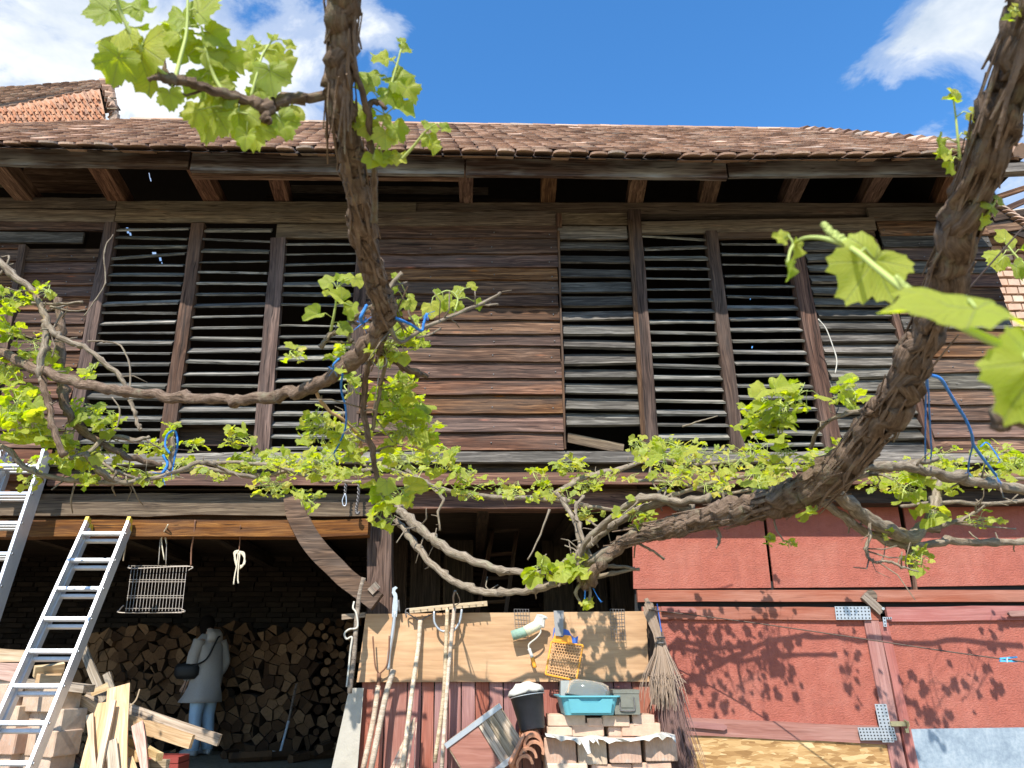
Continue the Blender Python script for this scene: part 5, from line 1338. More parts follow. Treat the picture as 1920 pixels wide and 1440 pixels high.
strand('white_cable', [(664, 1128, Yw), (662, 1140, Yw - .02), (668, 1150, Yw - .03), (670, 1176, Yw - .03), (655, 1180, Yw - .04), (646, 1188, Yw - .04), (650, 1198, Yw - .04), (660, 1195, Yw - .04), (657, 1220, Yw - .04), (653, 1262, Yw - .04), (650, 1288, Yw - .04)], .009, 'white_cord', 'looped white cable hanging beside the dark pole', 'cable')
stick('peg_board', 640, 1157, Yg - .1, 682, 1153, Yg - .14, 9, .03, 'plank_old', 'short rough wooden peg sticking out left of the plywood', 'peg', up=(0, 0, 1))
stick('dark_board', 1224, 1135, Yg - .1, 1226, 1300, Yg - .1, 20, .03, 'post_wood', 'dark upright board behind the twig brooms', 'board')

def net(name, u0, v0, u1, v1, cols, rows, Y, label, sk=0):
    mb = MB()
    for i in range(cols + 1):
        u = lerp(u0, u1, i / cols); mb.tube([P(u, v0, Y + .02), P(u + sk * .5 + rk.uniform(-.8, .8), (v0 + v1) / 2, Y), P(u + sk, v1 + rk.uniform(-2, 2), Y - .02)], .0022, 4)
    for j in range(rows + 1):
        v = lerp(v0, v1, j / rows); f = j / rows; mb.tube([P(u0 + sk * f, v, Y + .02 - .04 * f), P(u1 + sk * f, v + rk.uniform(-1.5, 1.5), Y + .02 - .04 * f)], .0022, 4)
    tag(mb.build(name, MATS['iron']), label, 'wire mesh')
net('wire_mesh', 964, 1142, 991, 1200, 5, 9, Yt + .02, 'small square wire mesh strip behind the paint roller', 4)
net('wire_mesh', 1144, 1142, 1170, 1200, 5, 9, Yt + .02, 'small square wire mesh strip near the right end of the plywood', 3)
ro = thing('paint_roller', P(1000, 1250, Yt), 'paint roller with pale green sleeve hooked on the wire mesh', 'paint roller')
MB().tube([P(960, 1192, Yt - .03), P(985, 1184, Yt - .04), P(1008, 1172, Yt - .04)], [M_of(9, P(960, 1192, Yt))] * 3, 16, wob=.06).build('sleeve', MATS['roller_green'], ro, True)
MB().tube([P(985, 1184, Yt - .045), P(1010, 1171, Yt - .045)], [M_of(9.6, P(960, 1192, Yt))] * 2, 16, wob=.08).build('sleeve_cover', MATS['roller_cream'], ro, True)
cb = MB().lathe([(.01, -.05), (.05, -.03), (.045, .03), (.06, .05), (.03, .065)], Matrix.Translation(P(1013, 1166, Yt - .05)) @ Matrix.Rotation(R(25), 4, 'Y'), 10, 1, .4)
for q in cb.v: q += Vector((mn.noise(q * 30), 0, mn.noise(q * 30 + Vector((7, 0, 0))))) * .018
cb.build('plastic_bag', MATS['torn_sheet'], ro)
tooltube('wire_frame', [(1008, 1172, Yt - .06), (1014, 1184, Yt - .06), (1006, 1196, Yt - .06), (992, 1208, Yt - .05), (992, 1218, Yt - .05)], 3, 'white_cord', ro)
tooltube('handle', [(992, 1216, Yt - .05), (998, 1233, Yt - .05)], 6.5, 'white_plastic', ro); tooltube('grip', [(998, 1233, Yt - .05), (1003, 1252, Yt - .05)], 7.5, 'orange_plastic', ro)
pg = thing('paint_grid', P(1055, 1270, Yt), 'orange plastic paint scraper grid hung by grey tape on the plywood', 'paint grid')
Yq = Yt - .02
def G(fu, fv, dy=0): # grid coordinates on the tilted frame
    a, c, d, e = P(1034, 1203, Yq), P(1093, 1210, Yq), P(1023, 1264, Yq - .03), P(1080, 1276, Yq - .03)
    q = a.lerp(c, fu).lerp(d.lerp(e, fu), fv); return q + Vector((0, dy, 0))
for k in range(4):
    cs = [(0, 0), (1, 0), (1, 1), (0, 1)]; a, c = cs[k], cs[(k + 1) % 4]
    MB().tube([G(*a), G(*c)], .009, 6).build('rim', MATS['orange_plastic'], pg)
gm = MB()
for i in range(11):
    for j in range(12):
        fu, fv = (i + .5 + (.5 if j % 2 else 0)) / 11.5, (j + .5) / 12
        q = G(fu, fv, -.004); r_ = .0135; n = 6
        gm.tube([q + Vector((r_ * math.cos(a * math.tau / n), -.004 * (a % 2), r_ * math.sin(a * math.tau / n))) for a in range(n + 1)], .0032, 3, cap=False)
tag(gm.build('grid_mesh', MATS['amber_mesh'], pg), kind='stuff')
MB().prism([(-.12, -.03), (.12, -.03), (.10, .05), (.02, .05), (.0, .02), (-.05, .02), (-.05, .06), (-.10, .07)], frame(P(1038, 1196, Yq), P(1072, 1200, Yq)) @ Matrix.Scale(.75, 4), .01).build('hook_plate', MATS['orange_plastic'], pg)
MB().prism([(-.13, -.02), (.14, -.04), (.14, .05), (.10, .02), (.06, .05), (.03, .09), (-.06, .10), (-.13, .09)], frame(P(1042, 1194, Yq + .012), P(1076, 1200, Yq + .012)) @ Matrix.Scale(.85, 4), .006).build('blue_card', MATS['blue_plastic'], pg)
a_, c_, d_, e_ = P(1038, 1145, Yq - .015), P(1057, 1145, Yq - .015), P(1041, 1192, Yq - .022), P(1056, 1193, Yq - .022)
MB().add([a_, d_, e_, c_] + [q + Vector((0, .004, 0)) for q in (a_, d_, e_, c_)], [(0, 1, 2, 3), (7, 6, 5, 4), (0, 4, 5, 1), (2, 6, 7, 3), (0, 3, 7, 4), (1, 5, 6, 2)]).build('tape_loop', MATS['grey_tape'], pg)

# ------------------------------------------------------------------ twig brooms
def broom(name, tie, top, low, spread, n, mat, label, Yb_, r_=.0026, seed=1):
    t = thing(name, P(low[0], low[1], Yb_), label, 'broom'); rs = random.Random(seed); mb = MB()
    for i in range(n):
        g = rs.gauss(0, .5) * rs.choice((1, 1, 1.5)); g2 = rs.gauss(0, .5); e = rs.uniform(-60, 16)
        p0 = P(top[0] + g * 5, top[1] + rs.uniform(0, 25), Yb_ + .01 * g2); p1 = P(tie[0] + g * 5, tie[1], Yb_ + .012 * g2)
        p2 = P(lerp(tie[0], low[0], .5) + g * spread * .75, lerp(tie[1], low[1], .5), Yb_ + .05 * g2 - .03); p3 = P(low[0] + g * spread + rs.uniform(-5, 5), low[1] + e, Yb_ + .07 * g2 - .05)
        mb.tube(catmull([p0, p1, p2, p3], 3), [r_ * k for k in np.linspace(1.5, .5, 10)], 3, cap=False)
    tag(mb.build('twigs', MATS[mat], t), kind='stuff')
    return t
b2 = broom('twig_broom', (1242, 1215), (1222, 1140), (1285, 1475), 22, 380, 'twig', 'dark purplish birch twig broom reaching down past the brick pile', Yg - .26, .004, 2)
b1 = broom('twig_broom', (1238, 1208), (1215, 1128), (1244, 1318), 25, 420, 'twig_pale', 'pale twig broom hung upside down at the right end of the plywood', Yg - .33, .0035, 3)
MB().tube(catmull([P(1211, 1122, Yg - .3), P(1218, 1140, Yg - .3), P(1228, 1170, Yg - .3), P(1238, 1212, Yg - .3)], 5), .02, 8, wob=.3).build('handle_bundle', MATS['twig_pale'], b1)
for v in (1196, 1206): MB().tube([P(1238, v, Yg - .33) + Vector((.04 * math.cos(a), .035 * math.sin(a), 0)) for a in np.linspace(0, math.tau, 12)], .008, 5).build('binding', MATS['iron'], b1)
strand('blue_tie', [(1232, 1132, Yg - .36), (1235, 1150, Yg - .37), (1238, 1170, Yg - .37), (1240, 1185, Yg - .37)], .005, 'blue_plastic', 'short blue cord tied round the neck of the pale twig broom', 'twine')
strand('washing_line', [(1216, 1143, Yg - .35), (1400, 1166, 6.7), (1600, 1195, 6.3), (1780, 1222, 6.0), (1950, 1245, 5.8)], .005, 'thin_wire', 'thin dark washing line stretched across the red gate', 'washing line')
cp = thing('clothes_peg', P(1890, 1238, 5.86), 'blue clothes peg clipped on the washing line', 'clothes peg')
for s_ in (-1, 1):
    MB().box(frame(P(1876, 1237 + s_ * 2.2, 5.86), P(1905, 1236 + s_ * 4, 5.86)), .13, .012, .012).build('jaw', MATS['sky_plastic'], cp)
MB().tube([P(1888, 1233, 5.85), P(1888, 1242, 5.85)], .008, 6).build('spring', MATS['steel'], cp)

# ================================================================== VINES
def leaf_outline(n=66):
    out = []
    for i in range(n):
        th = -math.pi + math.tau * (i + .5) / n
        r_ = .40
        for (tl, ln) in ((0, 1.0), (R(54), .90), (-R(54), .90), (R(108), .74), (-R(108), .74)):
            d = abs((th - tl + math.pi) % math.tau - math.pi)
            if d < R(70): r_ = max(r_, ln * max(0, math.cos(d * 1.28)) ** 1.25)
        if abs(th) > R(150): r_ *= lerp(1, .45, (abs(th) - R(150)) / R(30))
        r_ *= 1 + (.055 if i % 3 == 0 else (-.02 if i % 3 == 1 else -.045))
        out.append((r_ * math.cos(th), r_ * math.sin(th)))
    return out
def leaf_mesh(fold, droop, wave, seed, n=66):
    o = leaf_outline(n); vs_ = [(0, 0, 0)]; fs = []
    rings = (.33, .68, 1.0)
    for k in rings:
        for (x, y) in o:
            x_, y_ = x * k, y * k; r_ = math.hypot(x_, y_)
            z_ = fold * abs(y_) - droop * r_ ** 2 + wave * mn.noise(Vector((x_ * 2.3 + seed, y_ * 2.3, seed))) + .35 * wave * math.sin(5 * math.atan2(y_, x_) + seed) * r_
            vs_.append((x_, y_ * (1 - .25 * abs(fold)), z_))
    for i in range(n):
        j = (i + 1) % n
        if i == n - 1: continue            # the open notch at the stalk
        fs.append((0, 1 + i, 1 + j))
        for q in range(2): fs.append((1 + q * n + i, 1 + (q + 1) * n + i, 1 + (q + 1) * n + j, 1 + q * n + j))
    return mesh_of('leaf', vs_, fs, MATS['leaf'], True)
LEAF = [leaf_mesh(.12, .22, .16, 1.3), leaf_mesh(.35, .30, .20, 4.1), leaf_mesh(-.15, .35, .22, 7.7), leaf_mesh(.65, .20, .15, 9.2), leaf_mesh(.05, .05, .30, 12.9)]
SLEAF = [leaf_mesh(.12, .22, .16, 1.3, 27), leaf_mesh(.35, .30, .22, 4.1, 27), leaf_mesh(-.15, .35, .25, 7.7, 27), leaf_mesh(.75, .20, .2, 9.2, 27), leaf_mesh(.05, .05, .34, 12.9, 27)]
rv = random.Random(99)
def leaf_mat(p, tip, nrm, scale):
    z_ = Vector(nrm).normalized(); x_ = Vector(tip); x_ = (x_ - z_ * x_.dot(z_))
    if x_.length < 1e-4: x_ = z_.orthogonal()
    x_.normalize(); y_ = z_.cross(x_)
    m = Matrix((x_, y_, z_)).transposed().to_4x4(); m.translation = p
    return m @ Matrix.Scale(scale, 4)
TWIGS = {}
def cane(vine, name, pts, mat='cane_bark', n=9, per=7, ridge=.32, wob=.22, knob=0.0):
    c_ = catmull(pts, per); q = []; rad = []; sd_ = rv.random() * 50
    for i, (u, v, Y, w) in enumerate(c_):
        p = P(u, v, Y); r_ = max(.0018, M_of(w * (.80 if w > 30 else .84), p) / 2)
        j = Vector((mn.noise(Vector((i * .37, sd_, 1))), mn.noise(Vector((i * .37, sd_, 5))), mn.noise(Vector((i * .37, sd_, 9))))) * r_ * .7
        if i % per == 0 and w < 26: r_ *= 1.12 + .35 * rv.random()      # swollen nodes
        if w < 26 and i % per == 0 and i: q_kink = Vector((rv.uniform(-1, 1), rv.uniform(-1, 1), rv.uniform(-1, 1))) * r_ * .5; j = j + q_kink
        q.append(p + j); rad.append(r_)
    if 6 < c_[0][3] < 26 and name not in ('trunk', 'side_branch', 'spur', 'side_cane'):
        for i in range(2, len(q) - 2):
            if rv.random() < .16 + .10 * (c_[0][3] < 14):
                t = (q[i + 1] - q[i - 1]).normalized(); d = (t.orthogonal() if rv.random() < .5 else t.cross(t.orthogonal())).normalized() * rv.choice((-1, 1)) + t * rv.uniform(-.6, .9) + Vector((0, 0, rv.uniform(-.2, .6)))
                L = rv.uniform(.015, .10) * (1.0 if rv.random() < .8 else 1.8); r2 = min(rad[i] * .45, .0035) * rv.uniform(.5, 1.1)
                a_ = q[i] + d.normalized() * rad[i] * .6; e_ = a_ + d.normalized() * L; mid = (a_ + e_) / 2 + Vector((rv.uniform(-1, 1), rv.uniform(-1, 1), rv.uniform(-1, 1))) * L * .16
                TWIGS.setdefault(vine, MB()).tube([a_, mid, e_], [r2 * 1.3, r2, r2 * .8], 5)
    return MB().tube(q, rad, n, ridge=ridge, wob=wob, seed=sd_).build(name, MATS[mat], vine, True)
def bark_strips(vine, pts, count, l0=.05, l1=.16, per=8):
    c_ = catmull(pts, per); mb = MB(); q = [(P(u, v, Y), M_of(w, P(u, v, Y)) / 2) for u, v, Y, w in c_]
    for k in range(count):
        i = rv.randrange(1, len(q) - 2); p, r_ = q[i]; t = (q[i + 1][0] - q[i - 1][0]).normalized()
        a = rv.uniform(0, math.tau); o1 = t.orthogonal().normalized(); o2 = t.cross(o1); d = o1 * math.cos(a) + o2 * math.sin(a); e = t.cross(d)
        L = rv.uniform(l0, l1) * 1.5 * rv.choice((1, 1, -1)); w = rv.uniform(.0018, .0055); lift = rv.choice((.001, .002, .003, .004, .007))
        pts_ = [p + d * r_ * .82, p + d * (r_ * .86 + lift * .25) + t * L * .5, p + d * (r_ * .88 + lift) + t * L + e * rv.uniform(-.02, .02)]
        vs_ = []
        for j, s_ in enumerate(pts_): ww = w * (1, .9, .35)[j]; vs_ += [s_ - e * ww, s_ + e * ww, s_ + e * ww + d * .0025, s_ - e * ww + d * .0025]
        fs = []
        for j in range(2):
            for z_ in range(4): fs.append((j * 4 + z_, j * 4 + (z_ + 1) % 4, j * 4 + 4 + (z_ + 1) % 4, j * 4 + 4 + z_))
        fs.append((8, 9, 10, 11))
        mb.add(vs_, fs)
    return tag(mb.build('bark_strips', MATS['bark'], vine), kind='stuff')
LEAVES = {}
def put_leaf(vine, so, me, m, px):
    if 60 < px < 160: m = m @ Matrix.Scale(.9, 4)
    LEAVES.setdefault(vine, []).append((px, so, me, m))
def shoot(vine, base, leaves, stem_mat='young_stem', stem=None, sw=4):
    """one leafy shoot: stem points in picture units and leaves (u, v, Y, size px, tip angle deg, tilt x, tilt y, shape)"""
    mb = MB()
    if stem:
        c_ = catmull([P(*a) for a in stem], 5); r0 = M_of(sw, c_[0]) / 2
        mb.tube(c_, [lerp(r0, r0 * .5, i / (len(c_) - 1)) for i in range(len(c_))], 6)
    B0 = Vector(c_[len(c_) // 2]) if stem else P(*base)
    for (u, v, Y, s_, a, tx, ty, k) in leaves:
        p = P(u, v, Y)
        anc = min([Vector(q) for q in c_], key=lambda q: (q - p).length) if stem else B0
        mid = (anc + p) / 2 + Vector((0, 0, .01)); r_ = max(.0012, M_of(max(1.2, s_ * .028), p) / 2)
        mb.tube([anc, mid, p], [r_, r_, r_ * .8], 5)
    so = mb.build('shoot', MATS[stem_mat], vine, True)
    for (u, v, Y, s_, a, tx, ty, k) in leaves:
        p = P(u, v, Y); tip = RT * math.cos(R(a)) + UP * math.sin(R(a))
        nrm = (-FW + RT * tx + UP * ty)
        me = (LEAF if s_ > 60 else SLEAF)[k % 5]
        put_leaf(vine, so, me, leaf_mat(p, tip, nrm, M_of(s_, p) / 1.75), s_ + 15)
    return so
SN = SUN_DIR
def vd_(): return globals().get('vd')
def cluster(vine, u, v, Y, ru, rv_, n, size, dy=.12, stem_mat='young_stem', up=1.0):
    """tuft of leaves on short shoots round a point"""
    n = int(n * (1.5 if vine is vd_() else 1.9)); size *= .92
    lv = []; c0 = P(u, v, Y); mb = MB(); n_st = max(1, n // 5)
    tips = []
    for k in range(n_st):
        a = rv.uniform(0, math.tau); q = P(u + ru * .75 * math.cos(a), v - abs(rv_) * rv.uniform(.1, .85) * up + rv_ * .2, Y + rv.uniform(-dy, dy))
        b_ = P(u + rv.uniform(-ru, ru) * .5, v + rv_ * .7 * up, Y)
        tips.append((b_, q)); mid = (b_ + q) / 2 + Vector((rv.uniform(-.02, .02), 0, .01))
        r_ = M_of(max(1.6, size * .07), q) / 2
        mb.tube(catmull([b_, mid, q], 3), [lerp(r_, r_ * .5, i / 6) for i in range(7)], 5)
    for k in range(n):
        while True:
            a, c = rv.uniform(-1, 1), rv.uniform(-1, 1)
            if a * a + c * c < 1: break
        b_, q = tips[k % n_st]
        p = P(u + a * ru, v + c * rv_, Y + rv.uniform(-dy, dy)); st = b_.lerp(q, rv.uniform(.2, 1.0))
        s_ = size * rv.choice((.5, .7, .85, 1, 1.1)) * rv.uniform(.8, 1.15)
        r_ = max(.001, M_of(size * .03, p) / 2)
        mb.tube([st, (st + p) / 2 + Vector((0, 0, .008)), p], r_, 4, cap=False)
        lv.append((p, s_))
    so = mb.build('shoot', MATS[stem_mat], vine, True)
    for p, s_ in lv:
        out = (p - c0); out.z *= .3
        tip = out.normalized() * .8 + Vector((rv.gauss(0, .5), rv.gauss(0, .5), rv.gauss(-.35, .4)))
        nrm = Vector((rv.gauss(0, .55), rv.gauss(-.35, .5), rv.gauss(.75, .4))) + SN * .35
        put_leaf(vine, so, (SLEAF if s_ < 60 else LEAF)[rv.randrange(5)], leaf_mat(p, tip, nrm, M_of(s_, p) / 1.7), s_)
    return so

# ---------------------------------------------- vine 1: trunk in front of the left half
va = thing('grape_vine', P(700, 640, 1.7), 'thick dark vine trunk coming down from the top, its long arm curving left', 'vine')
TA = [(600, -900, .50, 70), (630, -400, .72, 62), (640, -90, .92, 58), (642, -20, .97, 60), (640, 100, 1.05, 60), (636, 180, 1.1, 56), (652, 270, 1.2, 52), (670, 360, 1.3, 52), (684, 440, 1.42, 52), (704, 530, 1.55, 46), (722, 585, 1.65, 46), (705, 630, 1.72, 44)]
cane(va, 'trunk', TA, 'bark', 30, 16, ridge=.30, wob=.22)
bark_strips(va, TA, 170, .03, .10, 16)
cane(va, 'arm', [(718, 600, 1.66, 40), (690, 645, 1.74, 44), (640, 690, 1.82, 36), (590, 722, 1.95, 28), (520, 744, 2.1, 25), (440, 750, 2.25, 24), (340, 745, 2.4, 22), (240, 735, 2.55, 21), (150, 718, 2.7, 21), (60, 688, 2.85, 22), (-30, 645, 3.0, 22)], 'bark', 16, 12, ridge=.28, wob=.22)
cane(va, 'side_branch', [(620, 178, 1.1, 22), (560, 186, 1.08, 24), (512, 196, 1.05, 34), (492, 206, 1.04, 36), (468, 190, 1.03, 24), (420, 176, 1.0, 21), (360, 156, .97, 20), (325, 148, .95, 22), (300, 145, .93, 14), (281, 147, .92, 9)], 'bark', 14, 9, ridge=.28, wob=.22)
cane(va, 'spur', [(494, 200, 1.04, 28), (498, 222, 1.04, 20), (505, 232, 1.04, 14)], 'bark', 10, 5)
cane(va, 'spur', [(318, 148, .95, 14), (310, 128, .95, 9), (306, 104, .95, 8)], 'bark', 8, 5)
cane(va, 'spur', [(388, 166, .99, 8), (350, 178, .98, 5), (330, 168, .97, 4)], 'bark', 6, 5)
cane(va, 'side_cane', [(655, 90, 1.04, 12), (668, 140, 1.07, 13), (688, 205, 1.12, 15), (698, 270, 1.17, 13), (702, 340, 1.22, 13), (703, 415, 1.3, 12)], 'bark', 10, 7)
cane(va, 'spur', [(688, 200, 1.12, 12), (705, 190, 1.12, 12), (722, 203, 1.12, 9)], 'bark', 8, 5)
cane(va, 'pruned_cane', [(722, 590, 1.66, 14), (748, 640, 1.7, 9), (790, 618, 1.75, 9), (850, 592, 1.8, 8), (905, 568, 1.85, 7), (938, 549, 1.88, 6)], 'cane_bark', 8, 7, ridge=.1)
cane(va, 'pruned_cane', [(900, 570, 1.85, 6), (915, 572, 1.86, 5), (935, 570, 1.87, 4)], 'cane_bark', 6, 5)
cane(va, 'pruned_cane', [(780, 634, 1.74, 6), (805, 628, 1.76, 5), (826, 616, 1.78, 4)], 'cane_bark', 6, 5)
cane(va, 'pruned_cane', [(722, 552, 1.6, 13), (735, 532, 1.6, 10), (752, 510, 1.6, 9)], 'cane_bark', 8, 5)
cane(va, 'pruned_cane', [(660, 640, 1.8, 12), (652, 610, 1.8, 10), (672, 592, 1.8, 9), (702, 570, 1.75, 7)], 'cane_bark', 8, 5)
cane(va, 'pruned_cane', [(660, 625, 1.8, 9), (630, 622, 1.8, 9), (612, 634, 1.8, 10), (603, 648, 1.8, 12)], 'cane_bark', 8, 5)
cane(va, 'lower_arm', [(700, 625, 1.75, 26), (715, 655, 1.8, 20), (752, 685, 1.85, 16), (785, 700, 1.9, 14), (802, 706, 1.92, 8)], 'bark', 12, 8)
cane(va, 'hanging_cane', [(702, 640, 1.8, 18), (690, 680, 1.85, 14), (683, 725, 1.9, 13), (680, 780, 1.95, 12), (698, 840, 2.0, 13), (703, 880, 2.05, 11), (712, 915, 2.1, 9)], 'bark', 10, 7)
cane(va, 'hanging_cane', [(724, 670, 1.82, 10), (715, 720, 1.9, 9), (704, 770, 1.95, 9), (700, 806, 2.0, 8)], 'cane_bark', 8, 6, ridge=.1)
cane(va, 'green_cane', [(588, 722, 1.95, 8), (606, 760, 2.0, 8), (640, 785, 2.05, 7), (668, 812, 2.1, 7), (680, 850, 2.15, 6)], 'brown_stem', 8, 6, ridge=.05)
# leaves of the long side branch, against the sky
shoot(va, (330, 140, .95), [(205, 20, .9, 95, 200, .3, .5, 0), (238, 52, .9, 135, 185, -.2, .8, 2), (222, 108, .9, 105, 255, .3, -.2, 0), (268, 88, .92, 150, 270, -.3, .1, 1), (262, 20, .9, 90, 150, .4, .6, 4)], stem=[(322, 150, .95), (285, 120, .93), (250, 70, .9), (225, 20, .88), (215, -20, .86)], sw=11)
shoot(va, (330, 140, .95), [(318, 175, .95, 66, 280, .1, .1, 0), (335, 62, .95, 95, 120, .3, .5, 2), (372, 24, .95, 105, 60, -.3, .4, 0), (350, 38, .96, 95, 200, .2, .7, 4), (392, 62, .97, 90, 330, .3, .5, 1)], stem=[(328, 150, .95), (338, 110, .95), (350, 60, .95), (352, 0, .94), (350, -40, .94)], sw=9)
shoot(va, (420, 150, 1), [(352, 104, .98, 105, 110, .3, .4, 1), (392, 132, 1.0, 115, 320, .2, .3, 2), (418, 108, 1.0, 90, 330, .4, .4, 3), (372, 152, 1.0, 80, 240, .2, .2, 0), (408, 158, 1.0, 70, 300, .1, .3, 4), (386, 96, .97, 80, 30, .3, .5, 2)], stem=[(420, 176, 1.0), (400, 140, .99), (385, 90, .97), (378, 50, .96)], sw=9)
shoot(va, (480, 160, 1), [(498, 92, 1.02, 92, 60, .2, .7, 2), (470, 84, 1.02, 60, 150, .2, .6, 4), (505, 132, 1.02, 100, 280, .1, .2, 0), (476, 116, 1.02, 66, 190, .3, .4, 1), (533, 112, 1.03, 60, 290, .4, .3, 3), (485, 170, 1.03, 66, 300, .2, .3, 4), (540, 85, 1.03, 34, 30, .4, .5, 1), (512, 74, 1.02, 30, 90, .2, .5, 3)], stem=[(470, 184, 1.03), (482, 140, 1.02), (492, 104, 1.02), (510, 76, 1.02)], sw=7)
shoot(va, (480, 200, 1), [(402, 210, 1.02, 120, 250, -.2, .1, 0), (372, 206, 1.0, 70, 200, .3, .2, 2), (448, 205, 1.03, 115, 270, .2, .2, 1), (470, 232, 1.04, 100, 285, -.1, .2, 2), (462, 255, 1.04, 60, 265, .2, .3, 3), (525, 222, 1.05, 84, 300, .3, .1, 0), (548, 212, 1.06, 50, 350, .2, .4, 4), (512, 186, 1.05, 60, 20, .3, .6, 2), (425, 182, 1.01, 66, 230, .3, .3, 1), (533, 240, 1.05, 40, 280, .3, .3, 3)], stem=[(494, 204, 1.04), (470, 214, 1.03), (440, 208, 1.02)], sw=7)
# leaves right of the trunk
shoot(va, (712, 200, 1.12), [(705, 140, 1.1, 70, 160, .2, .6, 2), (722, 112, 1.1, 62, 150, .4, .7, 4), (742, 148, 1.12, 84, 320, .2, .4, 1), (762, 166, 1.12, 66, 300, .3, .3, 3), (757, 92, 1.1, 34, 30, .3, .5, 1), (752, 80, 1.1, 26, 100, .3, .5, 3), (730, 172, 1.12, 66, 300, .3, .2, 0)], stem=[(705, 190, 1.12), (728, 170, 1.12), (742, 130, 1.11), (752, 92, 1.1)], sw=7)
shoot(va, (700, 240, 1.15), [(742, 238, 1.14, 62, 300, .4, .2, 1), (722, 250, 1.14, 66, 270, .2, .3, 0), (752, 205, 1.13, 60, 340, .3, .5, 3), (678, 205, 1.14, 80, 250, .3, .3, 2), (690, 235, 1.15, 60, 280, .1, .3, 4), (718, 290, 1.17, 44, 270, .3, .4, 1), (698, 295, 1.18, 50, 260, .2, .4, 0), (690, 160, 1.1, 60, 200, .2, .5, 4), (720, 225, 1.13, 44, 60, .3, .5, 2)], stem=[(700, 300, 1.18), (712, 260, 1.16), (722, 215, 1.14)], sw=6)
shoot(va, (760, 290, 1.16), [(806, 255, 1.13, 42, 280, .3, .3, 2), (808, 240, 1.12, 36, 60, .3, .6, 0), (832, 240, 1.12, 32, 20, .3, .5, 1), (812, 272, 1.13, 36, 270, .5, .2, 3), (752, 296, 1.17, 52, 190, .2, .7, 4), (735, 292, 1.17, 44, 160, .2, .6, 2), (796, 232, 1.12, 18, 90, .3, .3, 1)], stem=[(752, 300, 1.17), (775, 275, 1.15), (795, 250, 1.13), (808, 238, 1.12)], sw=7)
# middle tufts
shoot(va, (628, 590, 1.75), [(618, 530, 1.75, 40, 170, .2, .6, 0), (634, 524, 1.75, 26, 60, .3, .5, 3), (594, 590, 1.75, 56, 215, .2, .8, 3), (640, 560, 1.75, 52, 150, .5, .4, 3), (660, 575, 1.76, 52, 260, -.6, .2, 1), (612, 552, 1.75, 20, 120, .2, .3, 3), (640, 615, 1.78, 40, 0, .2, .6, 0), (655, 520, 1.76, 34, 150, .2, .6, 2), (668, 522, 1.76, 36, 300, .2, .4, 0)], stem=[(620, 622, 1.8), (628, 580, 1.76), (632, 540, 1.75)], sw=6)
shoot(va, (855, 560, 1.83), [(808, 572, 1.78, 52, 280, .1, .6, 2), (832, 560, 1.8, 44, 270, .3, .3, 1), (845, 566, 1.8, 30, 240, .2, .4, 3), (864, 547, 1.83, 34, 190, .2, .6, 0), (884, 538, 1.84, 26, 60, .3, .6, 4), (893, 568, 1.85, 30, 300, .6, .2, 3), (858, 572, 1.83, 28, 290, .3, .3, 1), (820, 550, 1.8, 20, 130, .2, .5, 3), (845, 582, 1.82, 16, 200, .2, .5, 0)], stem=[(850, 590, 1.82), (858, 560, 1.82), (840, 545, 1.81), (815, 555, 1.79)], sw=4)
shoot(va, (760, 570, 1.66), [(766, 567, 1.66, 34, 300, .2, .4, 0), (752, 570, 1.66, 26, 200, .2, .5, 1), (768, 558, 1.66, 20, 40, .2, .5, 4), (738, 540, 1.62, 22, 270, .4, .2, 3), (740, 520, 1.62, 20, 90, .2, .3, 3), (748, 583, 1.67, 26, 200, .2, .7, 2)], stem=[(736, 590, 1.66), (752, 578, 1.66), (766, 560, 1.66)], sw=4)
for (u, v, Y, ru, r2, n, s_) in ((730, 640, 1.8, 38, 40, 16, 38), (775, 625, 1.85, 22, 30, 10, 36), (640, 665, 1.85, 26, 30, 5, 32), (555, 660, 1.95, 16, 22, 5, 34), (762, 720, 1.95, 26, 22, 6, 46), (735, 745, 2.0, 34, 34, 14, 42), (770, 765, 2.05, 32, 30, 13, 48), (742, 805, 2.1, 48, 34, 18, 40),
                                  (660, 720, 2.0, 24, 28, 6, 36), (600, 800, 2.1, 42, 42, 18, 38), (660, 830, 2.15, 44, 34, 16, 34), (790, 810, 2.2, 36, 34, 14, 36), (735, 925, 2.1, 40, 30, 9, 54), (720, 965, 2.1, 30, 26, 6, 40), (590, 870, 2.4, 40, 26, 14, 30), (760, 860, 2.3, 50, 30, 16, 32),
                                  (575, 935, 2.3, 30, 22, 12, 26), (510, 912, 2.5, 40, 22, 14, 26), (520, 855, 2.5, 36, 18, 10, 26)):
    cluster(va, u, v, Y, ru, r2, n, s_, .10)

# ---------------------------------------------- vine 2: thick shaggy trunk on the right
vb = thing('grape_vine', P(1500, 930, 2.2), 'massive shaggy vine trunk slanting in from the top right corner', 'vine')
TB = [(2250, -600, .55, 100), (2060, -250, .72, 92), (1960, -40, .86, 88), (1925, 70, .92, 84), (1880, 200, 1.02, 82), (1838, 320, 1.13, 78), (1800, 440, 1.25, 74), (1768, 540, 1.38, 70), (1722, 650, 1.52, 68), (1680, 740, 1.65, 70), (1630, 815, 1.8, 70), (1570, 885, 1.95, 70), (1500, 925, 2.12, 68), (1420, 950, 2.3, 56), (1330, 970, 2.5, 46), (1250, 990, 2.65, 38), (1200, 1000, 2.75, 33)]
cane(vb, 'trunk', TB, 'bark', 36, 14, ridge=.34, wob=.25)
bark_strips(vb, TB, 330, .04, .14, 14)
cane(vb, 'knot', [(1662, 770, 1.7, 40), (1640, 760, 1.68, 34), (1625, 775, 1.7, 22)], 'bark', 14, 8, ridge=.4, wob=.4)
